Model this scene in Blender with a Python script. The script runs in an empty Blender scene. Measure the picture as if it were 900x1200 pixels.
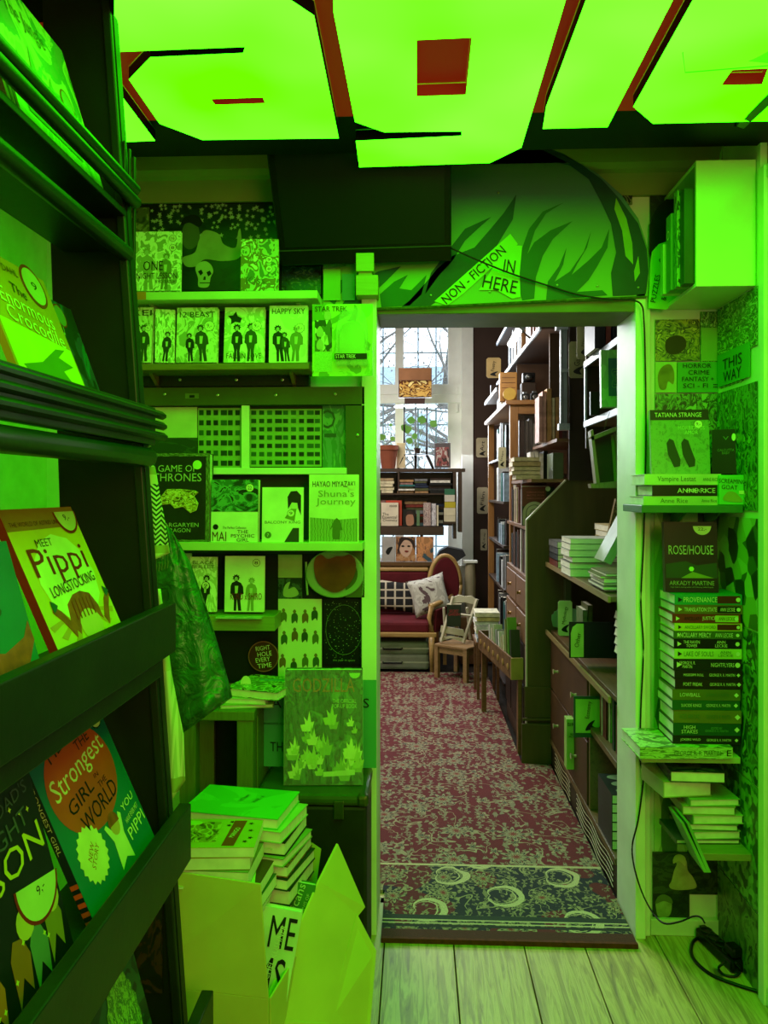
import bpy, math, random
from mathutils import Vector, Matrix
random.seed(7)
sc = bpy.context.scene
col = sc.collection
R = math.radians
# ---------------------------------------------------------------- camera
CZ = 1.5; HOR = 575.0; TH = math.atan(38/900.0)
cd = bpy.data.cameras.new('camera'); cam = bpy.data.objects.new('camera', cd); col.objects.link(cam)
cd.sensor_fit = 'VERTICAL'; cd.sensor_height = 36; cd.sensor_width = 27; cd.lens = 27
cd.shift_y = -(600-HOR)/1200.0; cd.clip_start = 0.02
cam.location = (0, 0, CZ); cam.rotation_euler = (R(90), 0, TH)
sc.camera = cam
# ---------------------------------------------------------------- world, exposure
w = bpy.data.worlds.new('world'); sc.world = w; w.use_nodes = True
bg = w.node_tree.nodes['Background']; bg.inputs[0].default_value = (0.72, 0.88, 1.0, 1); bg.inputs[1].default_value = 3.6
sc.view_settings.view_transform = 'Standard'; sc.view_settings.look = 'None'
sc.view_settings.gamma = 1; sc.view_settings.use_curve_mapping = False
sc.view_settings.exposure = 0.0
# ---------------------------------------------------------------- large lights
def area(name, loc, target, sx, sy, power, color):
    l = bpy.data.lights.new(name, 'AREA'); l.shape = 'RECTANGLE'; l.size = sx; l.size_y = sy
    l.energy = power; l.color = color
    o = bpy.data.objects.new(name, l); col.objects.link(o); o.location = loc
    o.rotation_euler = (Vector(target)-Vector(loc)).to_track_quat('-Z', 'Y').to_euler()
    return o
area('front_warm_fill', (1.05, -1.3, 2.2), (-0.2, 2.6, 1.1), 1.1, 0.9, 21, (1.0, 0.60, 0.13))  # added warm fill inside the closed front room, not daylight
area('rack_fill', (0.75, -0.5, 1.75), (-0.6, 1.3, 1.15), 0.5, 0.5, 4.5, (1.0, 0.66, 0.36))  # added unseen fill aimed at the display rack
area('rear_window_daylight', (0.05, 7.25, 2.2), (0.0, 4.0, 0.9), 1.2, 1.8, 95, (0.86, 0.94, 1.0))
area('rear_room_fill', (-0.9, 5.4, 3.0), (0.15, 5.3, 0.6), 0.9, 0.9, 62, (1.0, 0.93, 0.84))  # added fill under the rear ceiling, no lamp stands there
GREEN = (0.075, 1.0, 0.0)
SIGN_POWER = 7.0

# ---------------------------------------------------------------- projection of the photograph into the place
FX, FY = -math.sin(TH), math.cos(TH); RX_, RY_ = math.cos(TH), math.sin(TH)
def ray(px, py):
    u = (px-450)/900.0; v = (HOR-py)/900.0
    return Vector((FX+u*RX_, FY+u*RY_, v))
def V(px, py, Y):
    d = ray(px, py); k = Y/d.y
    return Vector((d.x*k, Y, CZ+d.z*k))
def VX(px, py, X):
    d = ray(px, py); k = X/d.x
    return Vector((X, d.y*k, CZ+d.z*k))
def VZ(px, py, z):
    d = ray(px, py); k = (z-CZ)/d.z
    return Vector((d.x*k, d.y*k, z))

# ---------------------------------------------------------------- materials
def lin(h):
    h = h.lstrip('#'); out = []
    for i in (0, 2, 4):
        c = int(h[i:i+2], 16)/255.0
        out.append(c/12.92 if c <= 0.04045 else ((c+0.055)/1.055)**2.4)
    return (*out, 1.0)
MC = {}
def newmat(name):
    m = bpy.data.materials.new(name); m.use_nodes = True
    return m, m.node_tree, m.node_tree.nodes['Principled BSDF']
def N(nt, t, **kw):
    n = nt.nodes.new(t)
    for k, v in kw.items():
        if k.startswith('i_'): n.inputs[int(k[2:])].default_value = v
        else: setattr(n, k, v)
    return n
def mix(nt, fac, a, b, blend='MIX'):
    n = nt.nodes.new('ShaderNodeMix'); n.data_type = 'RGBA'; n.blend_type = blend
    for idx, v in ((0, fac), (6, a), (7, b)):
        if hasattr(v, 'is_linked') or hasattr(v, 'links'): nt.links.new(v, n.inputs[idx])
        else: n.inputs[idx].default_value = v
    return n.outputs[2]
def math_(nt, op, a, b=0.0, c=None):
    n = nt.nodes.new('ShaderNodeMath'); n.operation = op
    for idx, v in enumerate((a, b) if c is None else (a, b, c)):
        if hasattr(v, 'links'): nt.links.new(v, n.inputs[idx])
        else: n.inputs[idx].default_value = v
    return n.outputs[0]
def ramp(nt, fac, stops, interp='LINEAR'):
    n = nt.nodes.new('ShaderNodeValToRGB'); cr = n.color_ramp; cr.interpolation = interp
    while len(cr.elements) < len(stops): cr.elements.new(0.5)
    for e, (p, c) in zip(cr.elements, stops): e.position = p; e.color = c
    nt.links.new(fac, n.inputs[0]); return n.outputs[0]
def coords(nt, kind='Object', scale=(1, 1, 1), loc=(0, 0, 0)):
    tc = nt.nodes.new('ShaderNodeTexCoord'); mp = nt.nodes.new('ShaderNodeMapping')
    mp.inputs['Scale'].default_value = scale; mp.inputs['Location'].default_value = loc
    nt.links.new(tc.outputs[kind], mp.inputs[0]); return mp.outputs[0]
def noise(nt, vec, scale=5, detail=3, dist=0.0, rough=0.5):
    n = nt.nodes.new('ShaderNodeTexNoise'); n.inputs['Scale'].default_value = scale
    n.inputs['Detail'].default_value = detail; n.inputs['Distortion'].default_value = dist
    n.inputs['Roughness'].default_value = rough
    nt.links.new(vec, n.inputs['Vector']); return n.outputs[0]
def bump(nt, b, h, s=0.2, d=0.01):
    n = nt.nodes.new('ShaderNodeBump'); n.inputs['Strength'].default_value = s; n.inputs['Distance'].default_value = d
    nt.links.new(h, n.inputs['Height']); nt.links.new(n.outputs[0], b.inputs['Normal'])
def mat(hexc, rough=0.6, metal=0.0, var=0.12, scale=9, bmp=0.0, coat=0.0, stretch=(1, 1, 1)):
    key = ('m', hexc, rough, metal, var, scale, bmp, coat, stretch)
    if key in MC: return MC[key]
    m, nt, b = newmat('surface_'+hexc.strip('#')); c = lin(hexc)
    v = coords(nt, 'Object', stretch); n = noise(nt, v, scale, 4)
    dk = tuple(x*(1-var*1.6) for x in c[:3])+(1,); lt = tuple(min(1, x*(1+var)) for x in c[:3])+(1,)
    nt.links.new(ramp(nt, n, [(0.3, dk), (0.7, lt)]), b.inputs['Base Color'])
    b.inputs['Roughness'].default_value = rough; b.inputs['Metallic'].default_value = metal; b.inputs['Specular IOR Level'].default_value = 0.3
    if coat: b.inputs['Coat Weight'].default_value = coat
    if bmp: bump(nt, b, noise(nt, v, scale*6, 3), bmp, 0.003)
    MC[key] = m; return m
def wood(hexa, hexb, axis=0, rough=0.5, scale=5, bmp=0.1):
    key = ('w', hexa, hexb, axis, rough, scale, bmp)
    if key in MC: return MC[key]
    m, nt, b = newmat('wood_'+hexa.strip('#')); st = [7, 7, 7]; st[axis] = 0.5
    v = coords(nt, 'Object', tuple(st)); n = noise(nt, v, scale, 6, 1.6, 0.6)
    n2 = noise(nt, coords(nt, 'Object'), 2.5, 3)
    c = ramp(nt, n, [(0.3, lin(hexa)), (0.52, lin(hexb)), (0.75, lin(hexa))])
    nt.links.new(mix(nt, math_(nt, 'MULTIPLY', n2, 0.35), c, lin(hexa)), b.inputs['Base Color'])
    b.inputs['Roughness'].default_value = rough
    bump(nt, b, n, bmp, 0.004); MC[key] = m; return m
def art(seed, cols, scale=3.0, kind='noise', rough=0.35, gen='Generated', dist=1.5):
    key = ('a', seed, tuple(cols), scale, kind, rough, gen)
    if key in MC: return MC[key]
    m, nt, b = newmat('print_%s_%d' % (kind, seed))
    v = coords(nt, gen, (1, 1, 1), (seed*3.17, seed*1.71, seed*0.93))
    if kind == 'noise': f = noise(nt, v, scale, 4, dist)
    elif kind == 'fine': f = noise(nt, v, scale, 8, 0.4, 0.75)
    elif kind == 'voronoi':
        n = N(nt, 'ShaderNodeTexVoronoi'); n.inputs['Scale'].default_value = scale; nt.links.new(v, n.inputs[0])
        s = nt.nodes.new('ShaderNodeSeparateColor'); nt.links.new(n.outputs['Color'], s.inputs[0]); f = s.outputs[0]
    elif kind == 'dots':
        n = N(nt, 'ShaderNodeTexVoronoi'); n.inputs['Scale'].default_value = scale; nt.links.new(v, n.inputs[0]); f = n.outputs['Distance']
    elif kind == 'wave':
        n = N(nt, 'ShaderNodeTexWave'); n.inputs['Scale'].default_value = scale; n.inputs['Distortion'].default_value = 4.0
        nt.links.new(v, n.inputs[0]); f = n.outputs[1]
    k = len(cols); st = []
    lo, hi = (0.0, 1.0) if kind in ('voronoi', 'wave') else ((0.05, 0.5) if kind == 'dots' else (0.3, 0.68))
    for i, c in enumerate(cols): st.append((0.0 if i == 0 else lo+(hi-lo)*i/k, lin(c)))
    nt.links.new(ramp(nt, f, st, 'CONSTANT'), b.inputs['Base Color'])
    b.inputs['Roughness'].default_value = rough
    MC[key] = m; return m
def emis(name, color, strength, base=(0, 0, 0, 1)):
    m, nt, b = newmat(name); b.inputs['Base Color'].default_value = base
    b.inputs['Emission Color'].default_value = (*color[:3], 1); b.inputs['Emission Strength'].default_value = strength
    return m
def glass(name, tint, alpha, rough=0.08):
    m, nt, b = newmat(name); b.inputs['Base Color'].default_value = lin(tint)
    b.inputs['Roughness'].default_value = rough; b.inputs['Alpha'].default_value = alpha
    b.inputs['Specular IOR Level'].default_value = 0.6
    return m

# ---------------------------------------------------------------- mesh builder
class MB:
    def __init__(s): s.v = []; s.f = []; s.m = []
    def poly(s, pts, faces, m=0, M=None):
        b = len(s.v)
        for p in pts:
            p = Vector(p); s.v.append(M @ p if M is not None else p)
        for f in faces: s.f.append([b+i for i in f]); s.m.append(m)
        return s
    def box(s, x0, x1, y0, y1, z0, z1, m=0, M=None):
        P = [(x, y, z) for z in (z0, z1) for y in (y0, y1) for x in (x0, x1)]
        return s.poly(P, [(0, 2, 3, 1), (4, 5, 7, 6), (0, 1, 5, 4), (2, 6, 7, 3), (0, 4, 6, 2), (1, 3, 7, 5)], m, M)
    def prism(s, base, d, m=0, M=None):            # base: list of 3-D points, d: extrusion vector
        n = len(base); d = Vector(d); base = [Vector(p) for p in base]
        P = base+[p+d for p in base]
        F = [tuple(range(n))[::-1], tuple(range(n, 2*n))]+[(i, (i+1) % n, n+(i+1) % n, n+i) for i in range(n)]
        return s.poly(P, F, m, M)
    def tube(s, pts, r, seg=8, m=0, M=None, close=True):
        pts = [Vector(p) for p in pts]; b = []; n = len(pts)
        for i, p in enumerate(pts):
            t = (pts[min(i+1, n-1)]-pts[max(i-1, 0)]).normalized()
            a = t.cross(Vector((0, 0, 1)));
            if a.length < 1e-3: a = t.cross(Vector((1, 0, 0)))
            a.normalize(); c = t.cross(a); rr = r[i] if isinstance(r, (list, tuple)) else r
            b += [p+(a*math.cos(q)+c*math.sin(q))*rr for q in [2*math.pi*k/seg for k in range(seg)]]
        F = [(i*seg+k, i*seg+(k+1) % seg, (i+1)*seg+(k+1) % seg, (i+1)*seg+k) for i in range(n-1) for k in range(seg)]
        if close: F += [tuple(range(seg))[::-1], tuple(range((n-1)*seg, n*seg))]
        return s.poly(b, F, m, M)
    def lathe(s, prof, seg=20, c=(0, 0, 0), m=0, M=None):
        c = Vector(c); P = [c+Vector((r*math.cos(2*math.pi*k/seg), r*math.sin(2*math.pi*k/seg), z)) for r, z in prof for k in range(seg)]
        n = len(prof)
        F = [(i*seg+k, i*seg+(k+1) % seg, (i+1)*seg+(k+1) % seg, (i+1)*seg+k) for i in range(n-1) for k in range(seg)]
        F += [tuple(range(seg))[::-1], tuple(range((n-1)*seg, n*seg))]
        return s.poly(P, F, m, M)
    def grid(s, fn, nu, nv, m=0, thick=None):
        P = [fn(i/nu, j/nv) for j in range(nv+1) for i in range(nu+1)]
        F = [(j*(nu+1)+i, j*(nu+1)+i+1, (j+1)*(nu+1)+i+1, (j+1)*(nu+1)+i) for j in range(nv) for i in range(nu)]
        return s.poly(P, F, m)
    def build(s, name, mats, parent=None, bevel=0, smooth=False, solid=0, local=False, subsurf=0):
        me = bpy.data.meshes.new(name)
        M = None
        if parent is not None and not local: M = WM[parent.name].inverted()
        vs = [M @ p for p in s.v] if M is not None else s.v
        root = None
        if parent is None:
            # origin at the base centre
            xs = [p.x for p in vs]; ys = [p.y for p in vs]; zs = [p.z for p in vs]
            root = Vector(((min(xs)+max(xs))/2, (min(ys)+max(ys))/2, min(zs)))
            vs = [p-root for p in vs]
        me.from_pydata([tuple(p) for p in vs], [], s.f)
        if not isinstance(mats, (list, tuple)): mats = [mats]
        for mm in mats: me.materials.append(mm)
        for p, i in zip(me.polygons, s.m): p.material_index = i; p.use_smooth = smooth
        me.update()
        o = bpy.data.objects.new(name, me); col.objects.link(o)
        if root is not None: o.location = root; WM[o.name] = Matrix.Translation(root)
        else: o.parent = parent; WM[o.name] = WM[parent.name]
        if solid:
            md = o.modifiers.new('thickness', 'SOLIDIFY'); md.thickness = solid; md.offset = 0
        if bevel:
            md = o.modifiers.new('bevel', 'BEVEL'); md.width = bevel; md.segments = 2; md.limit_method = 'ANGLE'
        if subsurf:
            md = o.modifiers.new('smooth', 'SUBSURF'); md.levels = subsurf; md.render_levels = subsurf
        return o
WM = {}
LABELS = {}
def tag(o, label, cat, group=None):
    o['label'] = label; o['category'] = cat
    if group: o['group'] = group
    LABELS.setdefault(label, []).append(o.name)
    return o
def thing(name, label, cat, loc=(0, 0, 0), M=None, group=None):
    o = bpy.data.objects.new(name, None); col.objects.link(o); o.empty_display_size = 0.05
    MM = M if M is not None else Matrix.Translation(Vector(loc))
    o.matrix_world = MM; o.location = MM.to_translation(); o.rotation_euler = MM.to_euler()
    WM[o.name] = MM.copy(); tag(o, label, cat, group); return o
def struct(o): o['kind'] = 'structure'; return o
def T(x, y, z): return Matrix.Translation((x, y, z))
def RZ(a): return Matrix.Rotation(R(a), 4, 'Z')
def RXm(a): return Matrix.Rotation(R(a), 4, 'X')
def RYm(a): return Matrix.Rotation(R(a), 4, 'Y')

# ---------------------------------------------------------------- text and flat print
TXT = {}
def text_mesh(s, name='lettering'):
    if s in TXT: return TXT[s]
    cu = bpy.data.curves.new(name, 'FONT'); cu.body = s; cu.size = 1; cu.align_x = 'CENTER'; cu.align_y = 'CENTER'
    cu.resolution_u = 2; cu.space_line = 0.85
    o = bpy.data.objects.new(name, cu); col.objects.link(o)
    dg = bpy.context.evaluated_depsgraph_get(); ev = o.evaluated_get(dg)
    me = bpy.data.meshes.new_from_object(ev)
    bpy.data.objects.remove(o)
    pts = [v.co.copy() for v in me.vertices]; fs = [list(p.vertices) for p in me.polygons]
    xs = [p.x for p in pts]; ys = [p.y for p in pts]
    cx, cy = (min(xs)+max(xs))/2, (min(ys)+max(ys))/2
    pts = [Vector((p.x-cx, p.y-cy, 0)) for p in pts]
    TXT[s] = (pts, fs, max(xs)-min(xs), max(ys)-min(ys)); return TXT[s]
def letters(parent, s, B, w, h, m, name='lettering', rot=0):
    """B: matrix (world) whose XY plane carries the text, centred; fitted to w by h"""
    pts, fs, tw, th = text_mesh(s)
    S = Matrix.Diagonal((w/tw, h/th, 1, 1))
    mb = MB(); mb.poly(pts, fs, 0, B @ RZ(rot) @ S @ T(0, 0, 0))
    o = mb.build(name, m, parent); return o
def front(root, x, z, y=-0.0012):                     # frame on a front cover (local -y) at local x,z
    return WM[root.name] @ T(x, y, z) @ RXm(90)
def shape(parent, B, pts, m, name='printed_shape', d=0.0004):
    mb = MB(); mb.prism([(x, y, 0) for x, y in pts], (0, 0, d), 0, B); return mb.build(name, m, parent)
def disc_pts(r, n=20, saw=0, ry=None):
    ry = ry or r
    return [((r if (not saw or k % 2 == 0) else r*(1-saw))*math.cos(2*math.pi*k/n), (ry if (not saw or k % 2 == 0) else ry*(1-saw))*math.sin(2*math.pi*k/n)) for k in range(n)]
def half_disc(r, a0, a1, n=14):
    return [(r*math.cos(R(a0+(a1-a0)*k/n)), r*math.sin(R(a0+(a1-a0)*k/n))) for k in range(n+1)]

PAGE = mat('#e6e2cf', 0.8, 0, 0.1, 60, 0, 0, (0.3, 0.3, 6))
WHITE = mat('#e9eae4', 0.5, 0, 0.04)
INK = mat('#0c0d0c', 0.5); INKR = mat('#8c1b12', 0.5); CREAM = mat('#dcdcb0', 0.6)
def book(label, w, h, t, M, cover, pages=PAGE, name='book', cat='book', group=None, hard=True):
    """local frame: x across (spine at -x), front cover towards -y, z up"""
    r = thing(name, label, cat, M=M, group=group)
    c = 0.0025 if hard else 0.0012
    mb = MB(); mb.box(-w/2, w/2, 0, c, 0, h); mb.box(-w/2, w/2, t-c, t, 0, h); mb.box(-w/2, -w/2+c, c, t-c, 0, h)
    mb.v = [WM[r.name] @ p for p in mb.v]
    o = mb.build('cover', cover, r)
    i = 0.003 if hard else 0.0005
    mb = MB(); mb.box(-w/2+c, w/2-i, c, t-c, i, h-i); mb.v = [WM[r.name] @ p for p in mb.v]
    mb.build('pages', pages, r)
    return r
def stand(x, y, z, yaw=0, lean=8): return T(x, y, z) @ RZ(yaw) @ RXm(-lean)
def lie(x, y, z, yaw=90): return T(x, y, z) @ RZ(yaw) @ RXm(-90)     # yaw 90: spine to the viewer; z is the TOP of the book
def pstand(label, px0, py0, px1, py1, Y, t, cover, lean=6, yaw=0, **kw):
    a = V(px0, py1, Y); b = V(px1, py1, Y); c = V((px0+px1)/2, py0, Y)
    wd = abs(b.x-a.x); hh = (c.z-a.z)/math.cos(R(lean))
    r = book(label, wd, hh, t, stand((a.x+b.x)/2, Y, a.z, yaw, lean), cover, **kw)
    return r, wd, hh
def plie(label, px0, py0, px1, py1, Y, depth, cover, spine=True, **kw):
    a = V(px0, py1, Y); b = V(px1, py0, Y); t = b.z-a.z; L = b.x-a.x
    if spine: M = T((a.x+b.x)/2, Y+depth/2, b.z) @ RZ(90+kw.pop('yaw', 0)) @ RXm(-90) @ T(0, 0, -L/2); r = book(label, depth, L, t, M, cover, **kw)
    else: M = T((a.x+b.x)/2, Y, b.z) @ RZ(kw.pop('yaw', 0)) @ RXm(-90); r = book(label, L, depth, t, M, cover, **kw)
    return r, L, t, depth
def spineframe(root, w, z, t):      # frame on the spine, text runs top to bottom
    B = Matrix(((0, 0, -1, 0), (0, -1, 0, 0), (-1, 0, 0, 0), (0, 0, 0, 1)))
    return WM[root.name] @ T(-w/2-0.0012, t/2, z) @ B
def sticker(root, x, z, r=0.012, num=None, rim=None, w=None):
    o = shape(root, front(root, x, z, -0.0006), disc_pts(r, 24, 0.08 if rim else 0), rim or INK, 'price_sticker', 0.0003)
    shape(root, front(root, x, z, -0.001), disc_pts(r*0.9, 24), CREAM, 'price_sticker', 0.0003)
    if num: letters(root, num, front(root, x, z, -0.0016), r*0.9, r*0.8, INK, 'price')
MINI = {}
def mini(label, x0, x1, y0, y1, z0, z1, m, face='-y', group=None, pm=None):
    """small far book: cover U and page block in one mesh; face = side where the spine looks"""
    mb = MB(); c = 0.0015
    t = 'z' if (z1-z0) < min(x1-x0, y1-y0) else ('y' if face in '-x+x' else 'x')
    if t == 'z':
        mb.box(x0, x1, y0, y1, z0, z0+c); mb.box(x0, x1, y0, y1, z1-c, z1)
    elif t == 'x':
        mb.box(x0, x0+c, y0, y1, z0, z1); mb.box(x1-c, x1, y0, y1, z0, z1)
    else:
        mb.box(x0, x1, y0, y0+c, z0, z1); mb.box(x0, x1, y1-c, y1, z0, z1)
    e = 0.002
    if face == '-y': mb.box(x0, x1, y0, y0+e, z0, z1)
    elif face == '-x': mb.box(x0, x0+e, y0, y1, z0, z1)
    elif face == '+y': mb.box(x0, x1, y1-e, y1, z0, z1)
    elif face == '+x': mb.box(x1-e, x1, y0, y1, z0, z1)
    mb.box(x0+e, x1-e, y0+e, y1-e, z0+(c if t == 'z' else e), z1-(c if t == 'z' else e), 1)
    o = mb.build('book', [m, pm or PAGE]); tag(o, label, 'book', group); return o
ORD = ['first', 'second', 'third', 'fourth', 'fifth', 'sixth', 'seventh', 'eighth', 'ninth', 'tenth', 'eleventh', 'twelfth', 'thirteenth', 'fourteenth', 'fifteenth', 'sixteenth', 'seventeenth', 'eighteenth', 'nineteenth']
for tens, t0 in (('twenty', 'twentieth'), ('thirty', 'thirtieth'), ('forty', 'fortieth'), ('fifty', 'fiftieth')):
    ORD += [t0]+['%s-%s' % (tens, o) for o in ORD[:9]]
PAL = [('white', '#d9d6cb'), ('dark brown', '#2e1c14'), ('brick red', '#7a2b20'), ('grey', '#77777a'), ('black', '#141416'), ('cream', '#cfc3a0'), ('pale blue', '#7f9fb8'), ('tan', '#a57f55'), ('navy', '#1c2740'), ('olive', '#4e5230'), ('pink', '#b88a86'), ('teal', '#2f6a66')]
def row_x(place, x0, x1, y, z, dep, hr, tr, pal=None, group=None, pr=0.0):
    """books upright side by side along X, spines to the camera"""
    x = x0; i = 0
    while True:
        t = random.uniform(*tr)
        if x+t > x1: break
        cn, ch = random.choice(pal or PAL); h = random.uniform(*hr)
        mini('%s book %s from the left %s' % (cn, ORD[i], place), x+0.0007, x+t-0.0007, y+random.uniform(0, 0.02), y+dep, z, z+h, mat(ch, 0.5, 0, .2, 30), '-y', group or ('upright books '+place))
        x += t; i += 1
def row_y(place, y0, y1, x, z, dep, hr, tr, pal=None, group=None, face='-x'):
    """books upright side by side along Y, spines to the aisle (-x)"""
    y = y0; i = 0
    while True:
        t = random.uniform(*tr)
        if y+t > y1: break
        cn, ch = random.choice(pal or PAL); h = random.uniform(*hr)
        o = random.uniform(0, 0.02)
        mini('%s book, %s from near end, %s' % (cn, ORD[i], place), x+o, x+dep, y+0.0007, y+t-0.0007, z, z+h, mat(ch, 0.5, 0, .2, 30), face, group or ('upright books '+place))
        y += t; i += 1
def stack_z(place, x0, x1, y0, y1, z, n, tr=(0.015, 0.035), pal=None, face='-y', jit=0.012, seq=None, group=None):
    zz = z
    for i in range(n):
        t = random.uniform(*tr); cn, ch = seq[i] if seq else random.choice(pal or PAL)
        a, b, c, d = [random.uniform(-jit, jit) for _ in range(4)]
        pos = 'at the bottom of' if i == 0 else ('on top of' if i == n-1 else ORD[i]+' from the bottom of')
        mini('%s book lying %s %s' % (cn, pos, place), x0+a, x1+b, y0+c, y1+d, zz, zz+t-0.0006, mat(ch, 0.5, 0, .2, 30), face, group or ('books in '+place))
        zz += t
    return zz
# ================================================================= SETTING
PAINT = mat('#dfe6cf', 0.45, 0, 0.08, 5, 0.15)
PAINT2 = mat('#cfd6bb', 0.5, 0, 0.12, 6, 0.2)
OLIVE = mat('#6f7040', 0.5, 0, 0.15, 6, 0.1)
DARK = mat('#12140f', 0.45, 0, 0.15, 8, 0.05)
WALLW = 2.65
def sbox(name, m, *a):
    mb = MB(); mb.box(*a); return struct(mb.build(name, m))
fl = sbox('floor', mat('#1c140c', 0.9), -1.7, 1.75, -2.3, 7.6, -0.06, -0.022)
def plank_mat(i):
    m, nt, b = newmat('floorboard_%d' % i)
    v = coords(nt, 'Object', (9, 0.6, 1), (i*2.3, i*1.1, 0)); n = noise(nt, v, 5, 6, 1.2, 0.62)
    kn = N(nt, 'ShaderNodeTexVoronoi'); kn.inputs['Scale'].default_value = 2.2; nt.links.new(coords(nt, 'Object', (2.4, 1, 1), (i*5.1, i, 0)), kn.inputs[0])
    c = ramp(nt, n, [(0.28, lin('#6b5230')), (0.45, lin('#a88c4c')), (0.55, lin('#c9ae66')), (0.72, lin('#8f763c'))])
    k = ramp(nt, kn.outputs['Distance'], [(0.0, (1, 1, 1, 1)), (0.05, (1, 1, 1, 1)), (0.08, (0, 0, 0, 1))])
    c = mix(nt, k, c, lin('#3a2a18')); d = noise(nt, coords(nt, 'Object', (1, 1, 1)), 3, 4)
    nt.links.new(mix(nt, math_(nt, 'MULTIPLY', d, 0.35), c, lin('#a39a70')), b.inputs['Base Color'])
    b.inputs['Roughness'].default_value = 0.55; bump(nt, b, n, 0.35, 0.004); return m
pm = [plank_mat(i) for i in range(4)]
xs = [-1.70, -1.47, -1.24, -1.01, -0.78, -0.56, -0.335, -0.106, 0.123, 0.354, 0.553, 0.803, 1.02, 1.26, 1.5, 1.74]
for i in range(len(xs)-1):
    mb = MB(); mb.box(xs[i]+0.002, xs[i+1]-0.002, -2.2, 2.86, -0.022, 0); mb.build('floorboard', pm[i % 4], fl, bevel=0.0015)
i = 0
sbox('wall_front', PAINT, -1.30, -0.185, WALLW, 2.79, -0.02, 3.0)
sbox('wall_front_right', PAINT, 0.787, 1.6, WALLW, 2.79, -0.02, 3.0)
sbox('wall_front_upper', PAINT, -0.185, 0.787, WALLW, 2.79, 2.165, 3.0)
sbox('wall_left', mat('#d3ddb4', 0.7, 0, 0.06, 14, 0.5), -1.42, -1.30, -2.2, 2.79, -0.02, 3.0)
sbox('wall_right', mat('#8a7a5c', 0.7, 0, 0.1, 4), 1.60, 1.72, -2.2, 2.79, -0.02, 3.0)
sbox('ceiling', mat('#20140f', 0.8), -1.42, 1.72, -2.2, 2.79, 3.0, 3.08)
# solid wall behind the viewer
sbox('wall_back', PAINT, -1.42, 1.72, -2.3, -2.2, -0.02, 3.0)
# door frame
def trim(n, m, *a, bevel=0.003):
    mb = MB(); mb.box(*a); return struct(mb.build('trim_%d' % n, m, bevel=bevel))
trim(1, PAINT, -0.185, -0.134, 2.585, 2.84, 0.0, 2.165)
trim(2, PAINT, 0.732, 0.766, 2.60, 2.84, 0.0, 2.165)
trim(3, PAINT, 0.766, 0.787, 2.62, 2.79, 0.0, 2.165)
trim(4, OLIVE, -0.134, 0.732, 2.61, 2.84, 2.10, 2.165)
trim(5, mat('#b3a27b', 0.6), -0.134, 0.732, 2.79, 2.83, -0.02, 0.0)
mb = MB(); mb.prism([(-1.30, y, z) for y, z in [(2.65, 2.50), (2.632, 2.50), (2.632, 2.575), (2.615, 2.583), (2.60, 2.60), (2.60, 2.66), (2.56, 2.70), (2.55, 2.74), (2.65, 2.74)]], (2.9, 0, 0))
struct(mb.build('trim_6', mat('#86984c', 0.6, 0, 0.1, 3)))  # green bounce light is put into the cornice colour
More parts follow.
